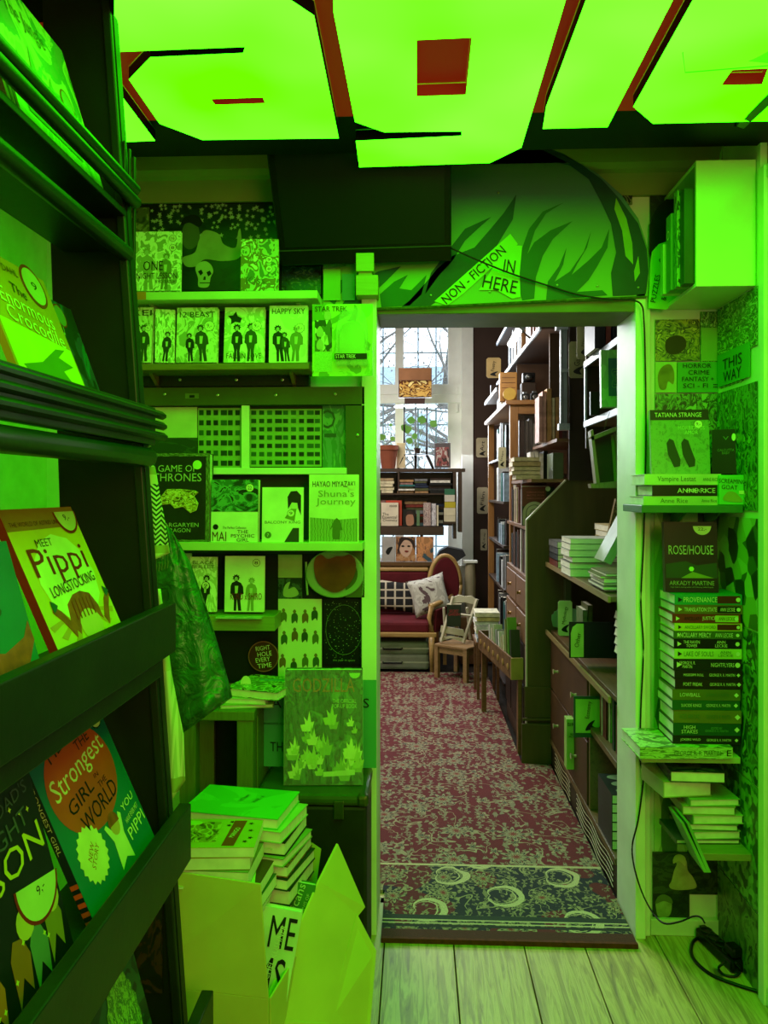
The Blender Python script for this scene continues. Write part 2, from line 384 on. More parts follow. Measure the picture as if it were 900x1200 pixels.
# rug
def rug_mat():
    m, nt, b = newmat('floral_rug')
    base = coords(nt, 'Object', (1, 1, 0)); sp = nt.nodes.new('ShaderNodeSeparateXYZ'); nt.links.new(base, sp.inputs[0])
    yw = math_(nt, 'ADD', sp.outputs[1], 4.43); xw = math_(nt, 'ADD', sp.outputs[0], -0.08)
    nz = N(nt, 'ShaderNodeTexNoise'); nz.inputs['Scale'].default_value = 9; nt.links.new(base, nz.inputs[0])
    wv = nt.nodes.new('ShaderNodeVectorMath'); wv.operation = 'MULTIPLY_ADD'; nt.links.new(nz.outputs['Color'], wv.inputs[0]); wv.inputs[1].default_value = (0.035, 0.035, 0); nt.links.new(base, wv.inputs[2])
    def flower(scale, n, size, amp, rnd=0.75, off=0.0, src=None, keep=0.0):
        vo = N(nt, 'ShaderNodeTexVoronoi'); vo.voronoi_dimensions = '2D'; vo.inputs['Scale'].default_value = scale; vo.inputs['Randomness'].default_value = rnd
        ad = nt.nodes.new('ShaderNodeVectorMath'); ad.operation = 'ADD'; nt.links.new(src or wv.outputs[0], ad.inputs[0]); ad.inputs[1].default_value = (off, off*0.7, 0)
        nt.links.new(ad.outputs[0], vo.inputs['Vector'])
        sb = nt.nodes.new('ShaderNodeVectorMath'); sb.operation = 'SUBTRACT'; nt.links.new(ad.outputs[0], sb.inputs[0]); nt.links.new(vo.outputs['Position'], sb.inputs[1])
        s2 = nt.nodes.new('ShaderNodeSeparateXYZ'); nt.links.new(sb.outputs[0], s2.inputs[0])
        ang = math_(nt, 'ARCTAN2', s2.outputs[1], s2.outputs[0]); c = math_(nt, 'COSINE', math_(nt, 'MULTIPLY', ang, n))
        rad = math_(nt, 'MULTIPLY', math_(nt, 'ADD', math_(nt, 'MULTIPLY', c, amp), 1-amp), size)
        d = vo.outputs['Distance']; f = math_(nt, 'DIVIDE', d, rad)
        if keep:
            sc_ = nt.nodes.new('ShaderNodeSeparateColor'); nt.links.new(vo.outputs['Color'], sc_.inputs[0]); f = math_(nt, 'ADD', f, math_(nt, 'MULTIPLY', math_(nt, 'GREATER_THAN', sc_.outputs[0], keep), 9))
        return f          # <1 inside
    def band(f, a, c_): return math_(nt, 'MULTIPLY', math_(nt, 'GREATER_THAN', f, a), math_(nt, 'LESS_THAN', f, c_))
    red = mix(nt, noise(nt, base, 14, 5), lin('#520a14'), lin('#6e1620'))
    def dress(ground, cream, dark, dens=0.72):
        c = ground
        vn = noise(nt, base, 7*dens, 2, 0.8); vine = math_(nt, 'LESS_THAN', math_(nt, 'ABSOLUTE', math_(nt, 'SUBTRACT', vn, 0.5)), 0.008)
        c = mix(nt, vine, c, cream)
        f = flower(26*dens, 2, 0.5, 0.55, 1.0, 0.31, None, 0.42); c = mix(nt, math_(nt, 'LESS_THAN', f, 0.62), c, mix(nt, 0.35, cream, dark)); 
        f = flower(15*dens, 5, 0.42, 0.4, 1.0, 1.7, None, 0.4); c = mix(nt, math_(nt, 'LESS_THAN', f, 0.9), c, cream); c = mix(nt, math_(nt, 'LESS_THAN', f, 0.42), c, dark)
        f = flower(5.2*dens, 9, 0.26, 0.3, 0.7, 0.77); c = mix(nt, math_(nt, 'LESS_THAN', f, 1.1), c, dark); c = mix(nt, math_(nt, 'LESS_THAN', f, 1.0), c, cream)
        c = mix(nt, band(f, 0.55, 0.72), c, dark); c = mix(nt, math_(nt, 'LESS_THAN', f, 0.3), c, lin('#7a2a28'))
        return c
    field = dress(red, lin('#948a6c'), lin('#3c3a38'))
    bord = dress(mix(nt, math_(nt, 'GREATER_THAN', noise(nt, base, 4, 1), 0.56), lin('#16202a'), lin('#5a1418')), lin('#8f8a62'), lin('#1a2422'), 1.0)
    # paisley arcs: rings of a stretched cell pattern
    f = flower(3.6, 1, 0.40, 0.45, 0.9, 2.9, None, 0.7); bord = mix(nt, band(f, 0.78, 1.0), bord, lin('#b5ae84')); bord = mix(nt, band(f, 0.66, 0.70), bord, lin('#b5ae84'))
    c = mix(nt, math_(nt, 'LESS_THAN', yw, 3.07), field, bord)
    for a, e, hx in ((3.055, 3.07, '#b5ae84'), (2.665, 2.672, '#b5ae84'), (2.672, 2.70, '#23302c'), (2.645, 2.652, '#b5ae84'), (2.625, 2.64, '#1b2420'), (2.55, 2.61, '#4a1e14')):
        mk = math_(nt, 'MULTIPLY', math_(nt, 'GREATER_THAN', yw, a), math_(nt, 'LESS_THAN', yw, e)); c = mix(nt, mk, c, lin(hx))
    fz = noise(nt, base, 220, 2); c = mix(nt, 0.5, c, ramp(nt, fz, [(0.3, (0.35, 0.35, 0.35, 1)), (0.7, (1.25, 1.25, 1.25, 1))]), 'MULTIPLY')
    nt.links.new(c, b.inputs['Base Color']); b.inputs['Roughness'].default_value = 0.95; bump(nt, b, fz, 0.5, 0.003); return m
mb = MB(); mb.prism([(-0.118, 2.555, 0), (0.725, 2.555, 0), (0.727, 2.80, 0), (0.727, 4.20, 0), (0.575, 4.22, 0), (0.575, 6.305, 0), (-0.582, 6.305, 0), (-0.582, 2.86, 0), (-0.118, 2.86, 0)], (0, 0, 0.012))
rug = mb.build('rug', rug_mat()); tag(rug, 'red floral rug with a dark paisley border running through the doorway', 'rug')
rug_mb = MB(); rug_mb.box(-0.118, 0.725, 2.545, 2.556, 0, 0.016); rug_mb.build('bound_edge', mat('#5c2a1c', 0.9, 0, .2, 60), rug)

# ================================================================= CEILING SIGN
SZ = 2.50
SIGN = emis('lit_sign_face', GREEN, SIGN_POWER)
nt_ = SIGN.node_tree; b_ = nt_.nodes['Principled BSDF']
nn = noise(nt_, coords(nt_, 'Object'), 1.6, 2)
nt_.links.new(ramp(nt_, nn, [(0.35, (0.024, 1, 0.0, 1)), (0.7, (0.048, 1, 0.010, 1))]), b_.inputs['Emission Color'])
REDT = emis('red_board_glow', (1.0, 0.05, 0.01), 0.11, (0.3, 0.02, 0.01, 1))  # weak glow added to the red board and slot sides, otherwise under-lit
BLK = mat('#080a06', 0.5)
sign = thing('ceiling_sign', 'huge glowing green blocky letters with red gaps hanging under the dark ceiling', 'sign', (0.2, 1.0, SZ))
def plate(pts, hole=None):
    P = [VZ(x, y, SZ) for x, y in pts]
    bm_pts = P
    mb = MB(); n = len(P)
    if hole:
        H = [VZ(x, y, SZ) for x, y in hole]
        # bridge polygon with hole by a cut from the outer vertex nearest to hole[0]
        j = min(range(n), key=lambda k: (P[k]-H[0]).length)
        ring = P[j:]+P[:j]; loop = ring+[ring[0]]+[H[0]]+H[1:][::1]+[H[0]]
        import mathutils
        tri = mathutils.geometry.tessellate_polygon([P, H])
        allp = P+H; mb.poly(allp, [t for t in tri])
    else:
        import mathutils
        tri = mathutils.geometry.tessellate_polygon([P]); mb.poly(P, [t for t in tri])
    face = mb.build('letter_face', SIGN, sign)
    mb = MB(); up = Vector((0, 0, 0.03))
    for ring in [P]:
        k = len(ring); mb.poly(ring+[p+up for p in ring], [(i, (i+1) % k, k+(i+1) % k, k+i) for i in range(k)])
    mb.build('letter_side', BLK, sign)
    if hole: mb = MB(); mb.poly(H+[p+up for p in H], [(i, (i+1) % 4, 4+(i+1) % 4, 4+i) for i in range(4)]); mb.build('slot_side', REDT, sign)
plate([(134, -90), (322, -90), (326, -10), (368, 18), (397, 162), (237, 164), (187, 145), (151, 93), (176, 67), (285, 62), (287, 55), (134, 61)], [(247, 116), (308, 114), (311, 121), (252, 123)])
plate([(118, 80), (131, 97), (182, 165), (110, 168)])
plate([(388, -90), (690, -90), (611, 173), (574, 191), (421, 196), (417, 165), (541, 159), (541, 154), (450, 155), (416, 143), (391, 15)], [(488, 47), (553, 44), (546, 111), (488, 113)])
plate([(720, -90), (835, -90), (712, 149), (636, 151), (640, 125)])
plate([(862, -90), (1060, -90), (1040, 138), (900, 142), (765, 145), (742, 125)], [(845, 100), (858, 82), (900, 80), (893, 99)])
for a, b_x, y0, y1 in ((-0.5, -0.25, 0.55, 1.25), (-0.17, 0.45, 0.55, 1.28), (0.52, 0.9, 0.55, 1.28), (-0.5, -0.3, -0.4, 0.45), (-0.2, 0.9, -0.4, 0.45)):  # unseen extra plates, added overhead for more green light
    mb = MB(); mb.poly([(a, y0, SZ), (a, y1, SZ), (b_x, y1, SZ), (b_x, y0, SZ)], [(0, 1, 2, 3)]); mb.build('letter_face', SIGN, sign)
    mb = MB(); P = [Vector((a, y0, SZ)), Vector((a, y1, SZ)), Vector((b_x, y1, SZ)), Vector((b_x, y0, SZ))]
    mb.poly(P+[p+Vector((0, 0, 0.045)) for p in P], [(i, (i+1) % 4, 4+(i+1) % 4, 4+i) for i in range(4)]); mb.build('letter_side', BLK, sign)
mb = MB(); mb.box(-0.56, 1.4, -0.45, 2.11, SZ+0.031, SZ+0.045); mb.build('red_backing', REDT, sign)
mb = MB(); mb.box(-1.0, -0.56, 1.68, 2.11, SZ+0.031, SZ+0.045); mb.build('red_backing', REDT, sign)
mb = MB(); mb.box(-1.15, 1.4, 2.11, 2.34, SZ+0.031, SZ+0.075); mb.build('black_backing', BLK, sign)
for x in (-0.5, 0.3, 1.2):
    for y in (0.2, 1.9): mb = MB(); mb.box(x, x+0.02, y, y+0.02, SZ+0.06, 3.0); mb.build('hanger', DARK, sign)

# ================================================================= TELEVISION
tv = thing('television', 'black wall television tilted down beside the leafy mural', 'television', V(425, 312, 2.56))
A, B_, C_, D_ = V(312, 178, 2.395), V(529, 170, 2.395), V(529, 306, 2.55), V(329, 312, 2.55)
def quadslab(name, pts, th, m, parent, bevel=0.0):
    n = (pts[1]-pts[0]).cross(pts[3]-pts[0]).normalized(); mb = MB(); mb.prism(pts, n*th); return mb.build(name, m, parent, bevel=bevel)
nrm = (B_-A).cross(D_-A).normalized()
if nrm.y < 0: nrm = -nrm
quadslab('casing', [A+nrm*0.045, B_+nrm*0.045, C_+nrm*0.045, D_+nrm*0.045] if False else [A, B_, C_, D_], 0.045 if (B_-A).cross(D_-A).y > 0 else -0.045, mat('#0c0e0a', 0.25), tv, 0.004)
def lerp4(u, v): return (A*(1-u)+B_*u)*(1-v)+(D_*(1-u)+C_*u)*v
scr = [lerp4(0.04, 0.0), lerp4(0.96, 0.0), lerp4(0.96, 0.83), lerp4(0.04, 0.83)]
quadslab('screen', [p-nrm*0.002 for p in scr], 0.0015, mat('#0a130a', 0.35, 0, 0.02), tv)
quadslab('lower_trim', [p-nrm*0.001 for p in [lerp4(0.0, 0.855), lerp4(1, 0.855), lerp4(1, 0.865), lerp4(0, 0.865)]], 0.002, mat('#3a4438', 0.3), tv)
mb = MB(); mb.box(-0.2, -0.05, 2.56, 2.65, 2.36, 2.46); mb.build('wall_bracket', DARK, tv)
# ================================================================= MURAL BOARD
m, nt, b = newmat('painted_mural_ground')
v = coords(nt, 'Generated'); sp = nt.nodes.new('ShaderNodeSeparateXYZ'); nt.links.new(v, sp.inputs[0])
n1 = noise(nt, v, 3, 4); f = math_(nt, 'ADD', sp.outputs[2], math_(nt, 'MULTIPLY', n1, 0.15))
nt.links.new(ramp(nt, f, [(0.0, lin('#7fb02e')), (0.4, lin('#5f9440')), (0.72, lin('#3c6e74')), (0.9, lin('#4c7350')), (1.1, lin('#44683a'))]), b.inputs['Base Color']); b.inputs['Roughness'].default_value = 0.5
outline = [(378, 362), (380, 318), (440, 300), (500, 166), (600, 162), (622, 166), (660, 180), (700, 203), (728, 228), (748, 256), (759, 290), (761, 320), (759, 347), (443, 361)]
mb = MB(); mb.prism([V(x, y, 2.60) for x, y in outline], (0, 0.016, 0)); mur = mb.build('mural_board', m); tag(mur, 'round topped board painted with dark leaves above the doorway', 'board')
LEAFM = mat('#0f3f3c', 0.5, 0, 0.15, 8); LEAF2 = mat('#1c5a2c', 0.5, 0, 0.1, 8)
def leaf(pts, m, name='painted_leaf', y=2.5985):
    import mathutils
    P = [V(x, y_, y) for x, y_ in pts]; tri = mathutils.geometry.tessellate_polygon([P]); mb = MB(); mb.poly(P, list(tri)); return mb.build(name, m, mur)
leaf([(605, 228), (601, 257), (590, 275), (575, 300), (556, 318), (530, 340), (505, 358), (470, 360), (480, 352), (500, 330), (512, 315), (530, 300), (556, 290), (575, 268), (590, 250)], LEAFM)
leaf([(576, 254), (560, 268), (545, 282), (530, 306), (515, 322), (498, 345), (505, 320), (528, 290), (545, 268)], LEAFM)
leaf([(661, 237), (640, 250), (627, 270), (618, 298), (626, 284), (645, 270), (671, 259), (648, 280), (636, 300), (628, 325), (626, 350), (612, 352), (606, 330), (610, 296), (620, 268), (636, 248)], LEAF2)
leaf([(693, 270), (688, 290), (676, 310), (670, 322), (690, 305), (705, 290), (714, 268), (712, 290), (700, 312), (690, 328), (676, 342), (706, 340), (712, 346), (640, 352), (642, 330), (655, 312), (664, 290), (660, 310), (650, 330), (668, 318), (684, 295)], LEAF2)
leaf([(624, 170), (650, 176), (680, 192), (705, 210), (727, 234), (748, 262), (758, 292), (760, 318), (757, 344), (742, 346), (718, 347), (716, 320), (722, 296), (716, 262), (704, 236), (690, 210), (668, 194), (650, 190), (668, 192)], LEAFM)
leaf([(722, 232), (734, 256), (741, 285), (742, 310), (733, 300), (729, 270), (720, 245)], mat('#7fb02e', 0.5), 'painted_gap', 2.5975)
leaf([(748, 300), (750, 320), (744, 330), (743, 318)], mat('#7fb02e', 0.5), 'painted_gap', 2.5975)
leaf([(445, 345), (462, 330), (478, 322), (468, 338), (482, 340), (500, 322), (494, 345), (480, 358), (447, 360)], LEAF2)
leaf([(400, 358), (420, 330), (443, 318), (470, 312), (452, 330), (436, 345), (425, 359)], LEAFM)
leaf([(382, 350), (395, 330), (415, 322), (402, 340), (392, 357)], LEAF2)
for x, y in ((514, 238), (584, 226), (505, 346), (574, 342), (653, 334), (700, 335), (748, 337)):
    mb = MB(); mb.lathe([(0.004, 0), (0.004, 0.002), (0.002, 0.003)], 10, (0, 0, 0), 0, Matrix.Translation(V(x, y, 2.599)) @ RXm(90)); mb.build('screw', mat('#8f9a7a', 0.3, 0.8), mur)
mb = MB(); mb.tube([V(441, 362, 2.596), V(500, 360, 2.594), V(560, 357, 2.595), V(640, 353, 2.594), V(700, 350.5, 2.595), V(757, 348, 2.596)], 0.0045, 6); mb.build('jute_edge', mat('#4f5a22', 0.9, 0, .3, 90), mur)
# the arrow sign
SGN = mat('#8fd63a', 0.6, 0, 0.04)
sg = thing('paper_sign', 'green hand lettered arrow sign reading non fiction in here on the mural', 'sign', V(560, 358, 2.597))
def flatpoly(name, pts, Y, m, parent, th=0.001):
    mb = MB(); mb.prism([V(x, y, Y) for x, y in pts], (0, th, 0)); return mb.build(name, m, parent)
flatpoly('arrow', [(509, 353), (598, 274), (607, 286), (543, 344), (524, 358)], 2.5965, SGN, sg)
flatpoly('arrow', [(594, 287), (612, 288), (609, 320), (610, 348), (600, 350), (582, 340), (561, 340)], 2.5955, SGN, sg)
def ptext(parent, s, px, py, Y, wpx, hpx, m, rot=0, fx=None):
    c = V(px, py, Y); k = Y/900.0
    return letters(parent, s, Matrix.Translation(c) @ RXm(90), wpx*k, hpx*k, m, 'lettering', rot)
ptext(sg, 'NON - FICTION', 555, 322, 2.594, 92, 11, INK, 41)
ptext(sg, 'IN', 597, 312, 2.593, 13, 15, INK, 62 - 90 + 20)
ptext(sg, 'HERE', 586, 333, 2.593, 40, 15, INK, -12)
# ================================================================= left wall
BW = mat('#0d100a', 0.6)
def panel(name, label, cat, px0, py0, px1, py1, Y, m, th=0.004, group=None, parent=None):
    a = V(px0, py1, Y); b = V(px1, py0, Y); mb = MB(); mb.box(a.x, b.x, Y, Y+th, a.z, b.z); o = mb.build(name, m, parent)
    if label: tag(o, label, cat, group)
    return o
# ---------------------------------------------------------------- posters and shelves on the left wall
YB = 2.642
panel('backing_board', 'black board behind the posters at the top left of the wall', 'board', 118, 232, 378, 352, YB, BW, 0.006)
o = panel('poster', 'dark poster strewn with pale star flowers above the upper green shelf', 'poster', 176, 238, 328, 341, YB-0.004, art(3, ['#0b1408', '#10240c', '#16300f'], 3))
po = o
for k in range(150):          # printed star flowers
    x = 178+random.random()*148; y = 240+abs(random.gauss(0, 1))*26
    if y > 336 or (200 < x < 300 and y > 285): continue
    n = 5; r = 0.006+random.random()*0.004; a0 = random.random()
    pts = [((r if q % 2 == 0 else r*0.4)*math.cos(math.pi*q/n+a0), (r if q % 2 == 0 else r*0.4)*math.sin(math.pi*q/n+a0)) for q in range(2*n)]
    if k == 0: sf = MB()
    c = V(x, y, YB-0.0045-random.random()*0.0005); sf.prism([c+Vector((u, 0, v)) for u, v in pts], (0, 0.0003, 0))
o = sf.build('printed_flowers', mat('#9fb58c', 0.5), po); o['kind'] = 'stuff'
def blob(parent, pts, Y, m, name='printed_shape', n=6):
    # smooth closed outline (Catmull-Rom) from photo pixels, flat print on a poster
    P = []; k = len(pts)
    for i in range(k):
        p0, p1, p2, p3 = [Vector((*pts[(i+j-1) % k], 0)) for j in range(4)]
        for s in range(n):
            t = s/n; P.append(0.5*((2*p1)+(p2-p0)*t+(2*p0-5*p1+4*p2-p3)*t*t+(3*p1-p0-3*p2+p3)*t**3))
    import mathutils
    Q = [V(p.x, p.y, Y) for p in P]; mb = MB(); mb.poly(Q, list(mathutils.geometry.tessellate_polygon([Q]))); return mb.build(name, m, parent)
SK = mat('#8fa56a', 0.6, 0, .15, 12); SKL = mat('#a9bd83', 0.6)
blob(po, [(214, 268), (222, 258), (231, 262), (234, 280), (228, 290), (220, 292), (214, 284)], YB-0.006, mat('#4d6038', 0.6), 'printed_head')
blob(po, [(212, 264), (217, 254), (230, 252), (237, 260), (233, 266), (222, 261)], YB-0.0065, INK, 'printed_hat')
blob(po, [(233, 282), (240, 270), (256, 274), (262, 286), (276, 290), (279, 272), (282, 270), (282, 300), (262, 306), (240, 304), (230, 312), (218, 312), (214, 302), (228, 296)], YB-0.0062, SK, 'printed_torso')
sk = blob(po, [(229, 315), (232, 309), (240, 306), (247, 310), (250, 318), (247, 325), (244, 336), (233, 336), (232, 326)], YB-0.0072, SKL, 'printed_skull')
for pts in ([(232, 318), (236, 316), (238, 320), (235, 323)], [(242, 319), (246, 317), (248, 321), (244, 324)], [(239, 324), (241, 324), (241, 328), (238, 328)], [(234, 331), (246, 331), (246, 332), (234, 332)]):
    flat = [V(x, y, YB-0.0078) for x, y in pts]; mb = MB(); mb.poly(flat, [(0, 1, 2, 3)]); mb.build('printed_hollow', INK, po)
panel('poster', 'small torn portrait print left of the star flower poster', 'poster', 151, 243, 175, 272, YB-0.004, art(8, ['#2d3a1a', '#50602c', '#7c8a50'], 2.5))
panel('poster', 'pale print low behind the lesson book', 'poster', 151, 300, 175, 338, YB-0.0045, art(81, ['#2d3a1a', '#8a9a60', '#5c6a34'], 2.5))
panel('poster', 'dark collage print under the television corner', 'poster', 330, 312, 376, 345, YB-0.004, art(9, ['#0a120a', '#22401f', '#11364a', '#5b6b55'], 5))
panel('poster', 'dark manga collage strip behind the second row of books', 'poster', 150, 352, 372, 425, YB-0.003, art(10, ['#0a0f08', '#18200f', '#3d2b22', '#39502d'], 7), 0.005)
def wshelf(label, px0, px1, py0, py1, depth, m, lip=0.0, Yf=2.47, name='wall_shelf', brk=True):
    a = V(px0, py1, Yf); b = V(px1, py0, Yf)
    r = thing(name, label, 'shelf', ((a.x+b.x)/2, 2.6, a.z))
    mb = MB(); mb.box(a.x, b.x, Yf, YB-0.006, a.z, b.z); mb.build('board', m, r, bevel=0.002)
    if lip: mb = MB(); mb.box(a.x, b.x, Yf-0.008, Yf-0.0005, a.z-0.002, b.z+lip); mb.build('front_lip', m, r, bevel=0.002)
    if brk:
        for q in (0.12, 0.88):
            x = a.x+(b.x-a.x)*q; mb = MB(); mb.prism([(x, YB-0.006, a.z-0.05), (x, YB-0.006, a.z), (x, Yf+0.06, a.z)], (0.012, 0, 0)); mb.build('bracket', m, r)
    return r, b.z
GP = mat('#b9cf8a', 0.4, 0, 0.1, 5)
s1, z1 = wshelf('green painted wall shelf holding the lesson book and skull poster row', 140, 372, 340, 352, 0.15, GP, 0)
mb = MB(); mb.box(V(160, 345, 2.468).x, V(171, 345, 2.468).x, 2.4675, 2.469, V(160, 351, 2.468).z, V(160, 342, 2.468).z); mb.build('orange_tape', mat('#c4761c', .5), s1)
s2, z2 = wshelf('brown edged wall shelf under the row of five manga books', 140, 362, 425, 434, 0.15, wood('#6b5426', '#86703a', 0), 0)
def fig_cover(r, w, h, seed, ttl=None, tcol=INK, n=3, cols=('#16200f', '#33421f', '#7a8a4e'), tz=0.86, th=0.1, price=None, face=True):
    """ink drawing like figures: generic standing shapes printed on a cover"""
    rnd = random.Random(seed)
    out = [(-.10, 0), (-.085, .30), (-.13, .46), (-.185, .50), (-.17, .70), (-.13, .79), (-.04, .83), (-.03, .88), (.03, .88), (.04, .83), (.13, .79), (.19, .68), (.2, .48), (.13, .46), (.10, .28), (.12, 0), (.03, 0), (.0, .36), (-.03, 0)]
    for k in range(n):
        cx = -w*0.30+w*0.60*(k+0.5)/n+rnd.uniform(-.03, .03)*w; hh = h*rnd.uniform(0.5, 0.72); ww = hh*rnd.uniform(.75, 1.0); tl = rnd.uniform(-.12, .12)
        m = mat(cols[k % len(cols)], 0.5)
        shape(r, front(r, 0, 0, -0.0005-.0001*k), [(max(-w*.47, min(w*.47, cx+x*ww+tl*y*hh)), .004+y*hh) for x, y in out], m, 'printed_figure', 0.0002)
        hx = cx+tl*hh*.95
        sp = [(hx+hh*(.075 if q % 2 else .115)*math.cos(q*math.pi/9), hh*.97+hh*(.07 if q % 2 else .105)*math.sin(q*math.pi/9)) for q in range(18)]
        shape(r, front(r, 0, 0, -0.0008), [(max(-w*.48, min(w*.48, x)), min(y, h*.98)) for x, y in sp], m, 'printed_hair', 0.0002)
        shape(r, front(r, hx, hh*0.94, -0.0011), disc_pts(hh*0.048, 12, 0, hh*0.06), mat('#a9b88a', .6), 'printed_face', 0.0002)
        shape(r, front(r, cx+tl*hh*.65, hh*.62, -0.0011), [(-ww*.04, -ww*.1), (ww*.03, -ww*.1), (ww*.05, ww*.12), (-ww*.05, ww*.12)], mat('#b5c58c', .6), 'printed_shirt', 0.0002)
    if ttl: letters(r, ttl, front(r, 0, h*tz, -0.0013), w*0.86, h*th, tcol, 'title')
    if price: sticker(r, w*0.3, h*price, w*0.13, '9,-', INK)
PALEC = [art(20+i, c, s, k) for i, (c, s, k) in enumerate([(['#7f8f5c', '#c9d6a0', '#dfe8c4'], 4, 'noise'), (['#c3d19c', '#e4ecc8', '#8fa06a'], 5, 'noise'), (['#aebf84', '#d6e0b4', '#93a66e'], 3, 'noise'), (['#dbe6b8', '#b4c58c', '#e6efcf'], 2.5, 'noise'), (['#cfdcae', '#e2eac6'], 2, 'noise')])]
r, w_, h_ = pstand('pale manga titled one night lesson on the top green shelf', 156, 270, 211, 341, 2.50, 0.016, PALEC[1], 3)
fig_cover(r, w_, h_, 1, None, n=2, cols=('#8f9f66', '#6f7f48')); letters(r, 'ONE', front(r, -w_*0.08, h_*0.42, -0.002), w_*0.42, h_*0.16, INK, 'title'); letters(r, 'NIGHT LESSON', front(r, 0.0, h_*0.25, -0.002), w_*0.86, h_*0.10, INK, 'title'); letters(r, 'RYO SUZUKI', front(r, w_*.2, h_*0.15, -0.002), w_*0.45, h_*0.05, INK, 'author')
sticker(r, w_*0.33, h_*0.88, 0.012, '16'); sticker(r, w_*0.33, h_*0.72, 0.012, '8')
r, w_, h_ = pstand('small pale drawn comic leaning at the right of the skull poster', 282, 279, 326, 341, 2.50, 0.014, art(31, ['#56664a', '#aebf84', '#7a5a40', '#d6e0b4'], 3), 3, yaw=3)
letters(r, 'Kiss', front(r, -w_*.1, h_*0.2), w_*0.5, h_*0.14, mat('#4c5c30', .5), 'title'); sticker(r, w_*0.25, h_*0.6, 0.011, '9'); sticker(r, w_*0.25, h_*0.42, 0.011, '8')
specs = [((150, 358, 177, 425), 'KEI', 'manga with a torn looking title at the left end of the second shelf row', 0, 8), ((182, 361, 204, 425), None, 'thin manga with dark streaks second in the second shelf row', 1, 6), ((206, 359, 254, 425), '12 BEAST', 'manga titled twelve beast in the second shelf row', 2, 5), ((262, 358, 309, 425), 'FALL IN LOVE', 'manga with dark leaf drawing between the beast book and the suited figures book', 3, 8), ((315, 357, 360, 425), 'HAPPY SKY', 'manga with three suited figures at the right end of the second shelf row', 4, 4)]
for (a, ttl, lab, i, ln) in specs:
    r, w_, h_ = pstand(lab, a[0], a[1], a[2], a[3], 2.50, 0.02, PALEC[i], ln, yaw=(0, 12, 0, 2, 0)[i])
    fig_cover(r, w_, h_, 40+i, ttl, mat('#22360f', .5), n=(2, 1, 2, 2, 3)[i], tz=(0.9, 0.9, 0.87, 0.12, 0.9)[i], price=(0.62, 0.62, 0.66, 0.66, 0.6)[i])
    if i == 3: shape(r, front(r, -w_*.25, h_*.8, -.0005), disc_pts(w_*.18, 9, .5), INK, 'printed_leaf', .0002)
# blister card
r = thing('toy_card', 'carded toy in a clear blister hanging at the end of the shelf beside the door', 'toy', V(401, 441, 2.46))
a = V(366, 441, 2.46); b = V(437, 356, 2.46)
mb = MB(); mb.box(a.x, b.x, 2.46, 2.462, a.z, b.z); mb.build('card', art(50, ['#6c9a2c', '#a9cf4e', '#8abf3c'], 2), r)
panel('photo_strip', None, None, 369, 375, 389, 412, 2.459, art(51, ['#20330f', '#9aa66a', '#4c6630', '#c7d69c'], 5, 'voronoi'), 0.0006, parent=r)
panel('text_block', None, None, 369, 412, 389, 436, 2.459, art(52, ['#86b84c', '#a9cf6a'], 30, 'fine'), 0.0006, parent=r)
for (x, y) in ((384, 368), (375, 388), (375, 403)): blob(r, [(x-4, y), (x, y-6), (x+4, y), (x+3, y+6), (x-3, y+6)], 2.4585, mat('#b1b888', .5), 'printed_face')
ptext(r, 'STAR TREK', 388, 362, 2.458, 38, 6, INK); 
mb = MB(); p0 = V(412, 424, 2.455); mb.prism([V(x, y, 2.44) for x, y in [(393, 428), (393, 385), (398, 368), (404, 360), (422, 360), (428, 368), (431, 385), (431, 428)]], (0, 0.019, 0)); mb.build('clear_blister', glass('clear_blister', '#cfe8b0', 0.25), r, bevel=0.004)
mb = MB(); mb.prism([V(x, y, 2.45) for x, y in [(397, 418), (397, 392), (402, 380), (410, 376), (420, 377), (427, 388), (428, 416)]], (0, 0.008, 0)); mb.build('folded_garment', mat('#9fc85a', .5, 0, .2), r, bevel=0.003)
panel('name_band', None, None, 392, 414, 430, 421, 2.437, INK, 0.001, parent=r); ptext(r, 'STAR TREK', 405, 417.5, 2.435, 24, 4.5, CREAM)
# dark rail + cabinet frame behind the lower shelves
o = panel('dark_rail', 'dark screwed board under the manga shelf', 'board', 140, 435, 362, 453, 2.60, mat('#1d2414', .5), 0.04)
for x in (211, 277, 331): mb = MB(); mb.lathe([(0.005, 0), (0.005, 0.002), (0.002, 0.003)], 10, (0, 0, 0), 0, Matrix.Translation(V(x, 445, 2.5995)) @ RXm(90)); mb.build('screw', mat('#a9b890', .3, .8), o)
fr = thing('pinboard_cabinet', 'olive painted wall cabinet frame around the tower block poster', 'cabinet', V(290, 640, 2.6))
for n_, a in (('top_rail', (140, 453, 427, 475)), ('right_stile', (405, 475, 427, 700)), ('back_board', (140, 475, 405, 648))):
    m_ = mat('#4c5420', .5, 0, .15, 5) if n_ != 'back_board' else mat('#2f3d18', .6); panel(n_, None, None, *a, 2.585 if n_ != 'back_board' else 2.625, m_, 0.04 if n_ != 'back_board' else 0.01, parent=fr)
panel('lower_back', None, None, 225, 645, 427, 800, 2.63, mat('#0c0f08', .6), 0.008, parent=fr)
for x, y in ((193, 462), (255, 463), (323, 463), (393, 462), (419, 510)): mb = MB(); mb.lathe([(0.005, 0), (0.005, 0.002), (0.002, 0.003)], 10, (0, 0, 0), 0, Matrix.Translation(V(x, y, 2.5845)) @ RXm(90)); mb.build('screw', mat('#a9b890', .3, .8), fr)
panel('keyhole_plate', None, None, 217, 461, 233, 467, 2.584, mat('#7a8450', .3, .6), 0.001, parent=fr); panel('keyhole', None, None, 222, 463, 228, 466, 2.583, INK, 0.001, parent=fr)
panel('poster', 'plain pale panel left of the tower block poster', 'poster', 165, 477, 231, 513, 2.618, mat('#c8d69a', .5))
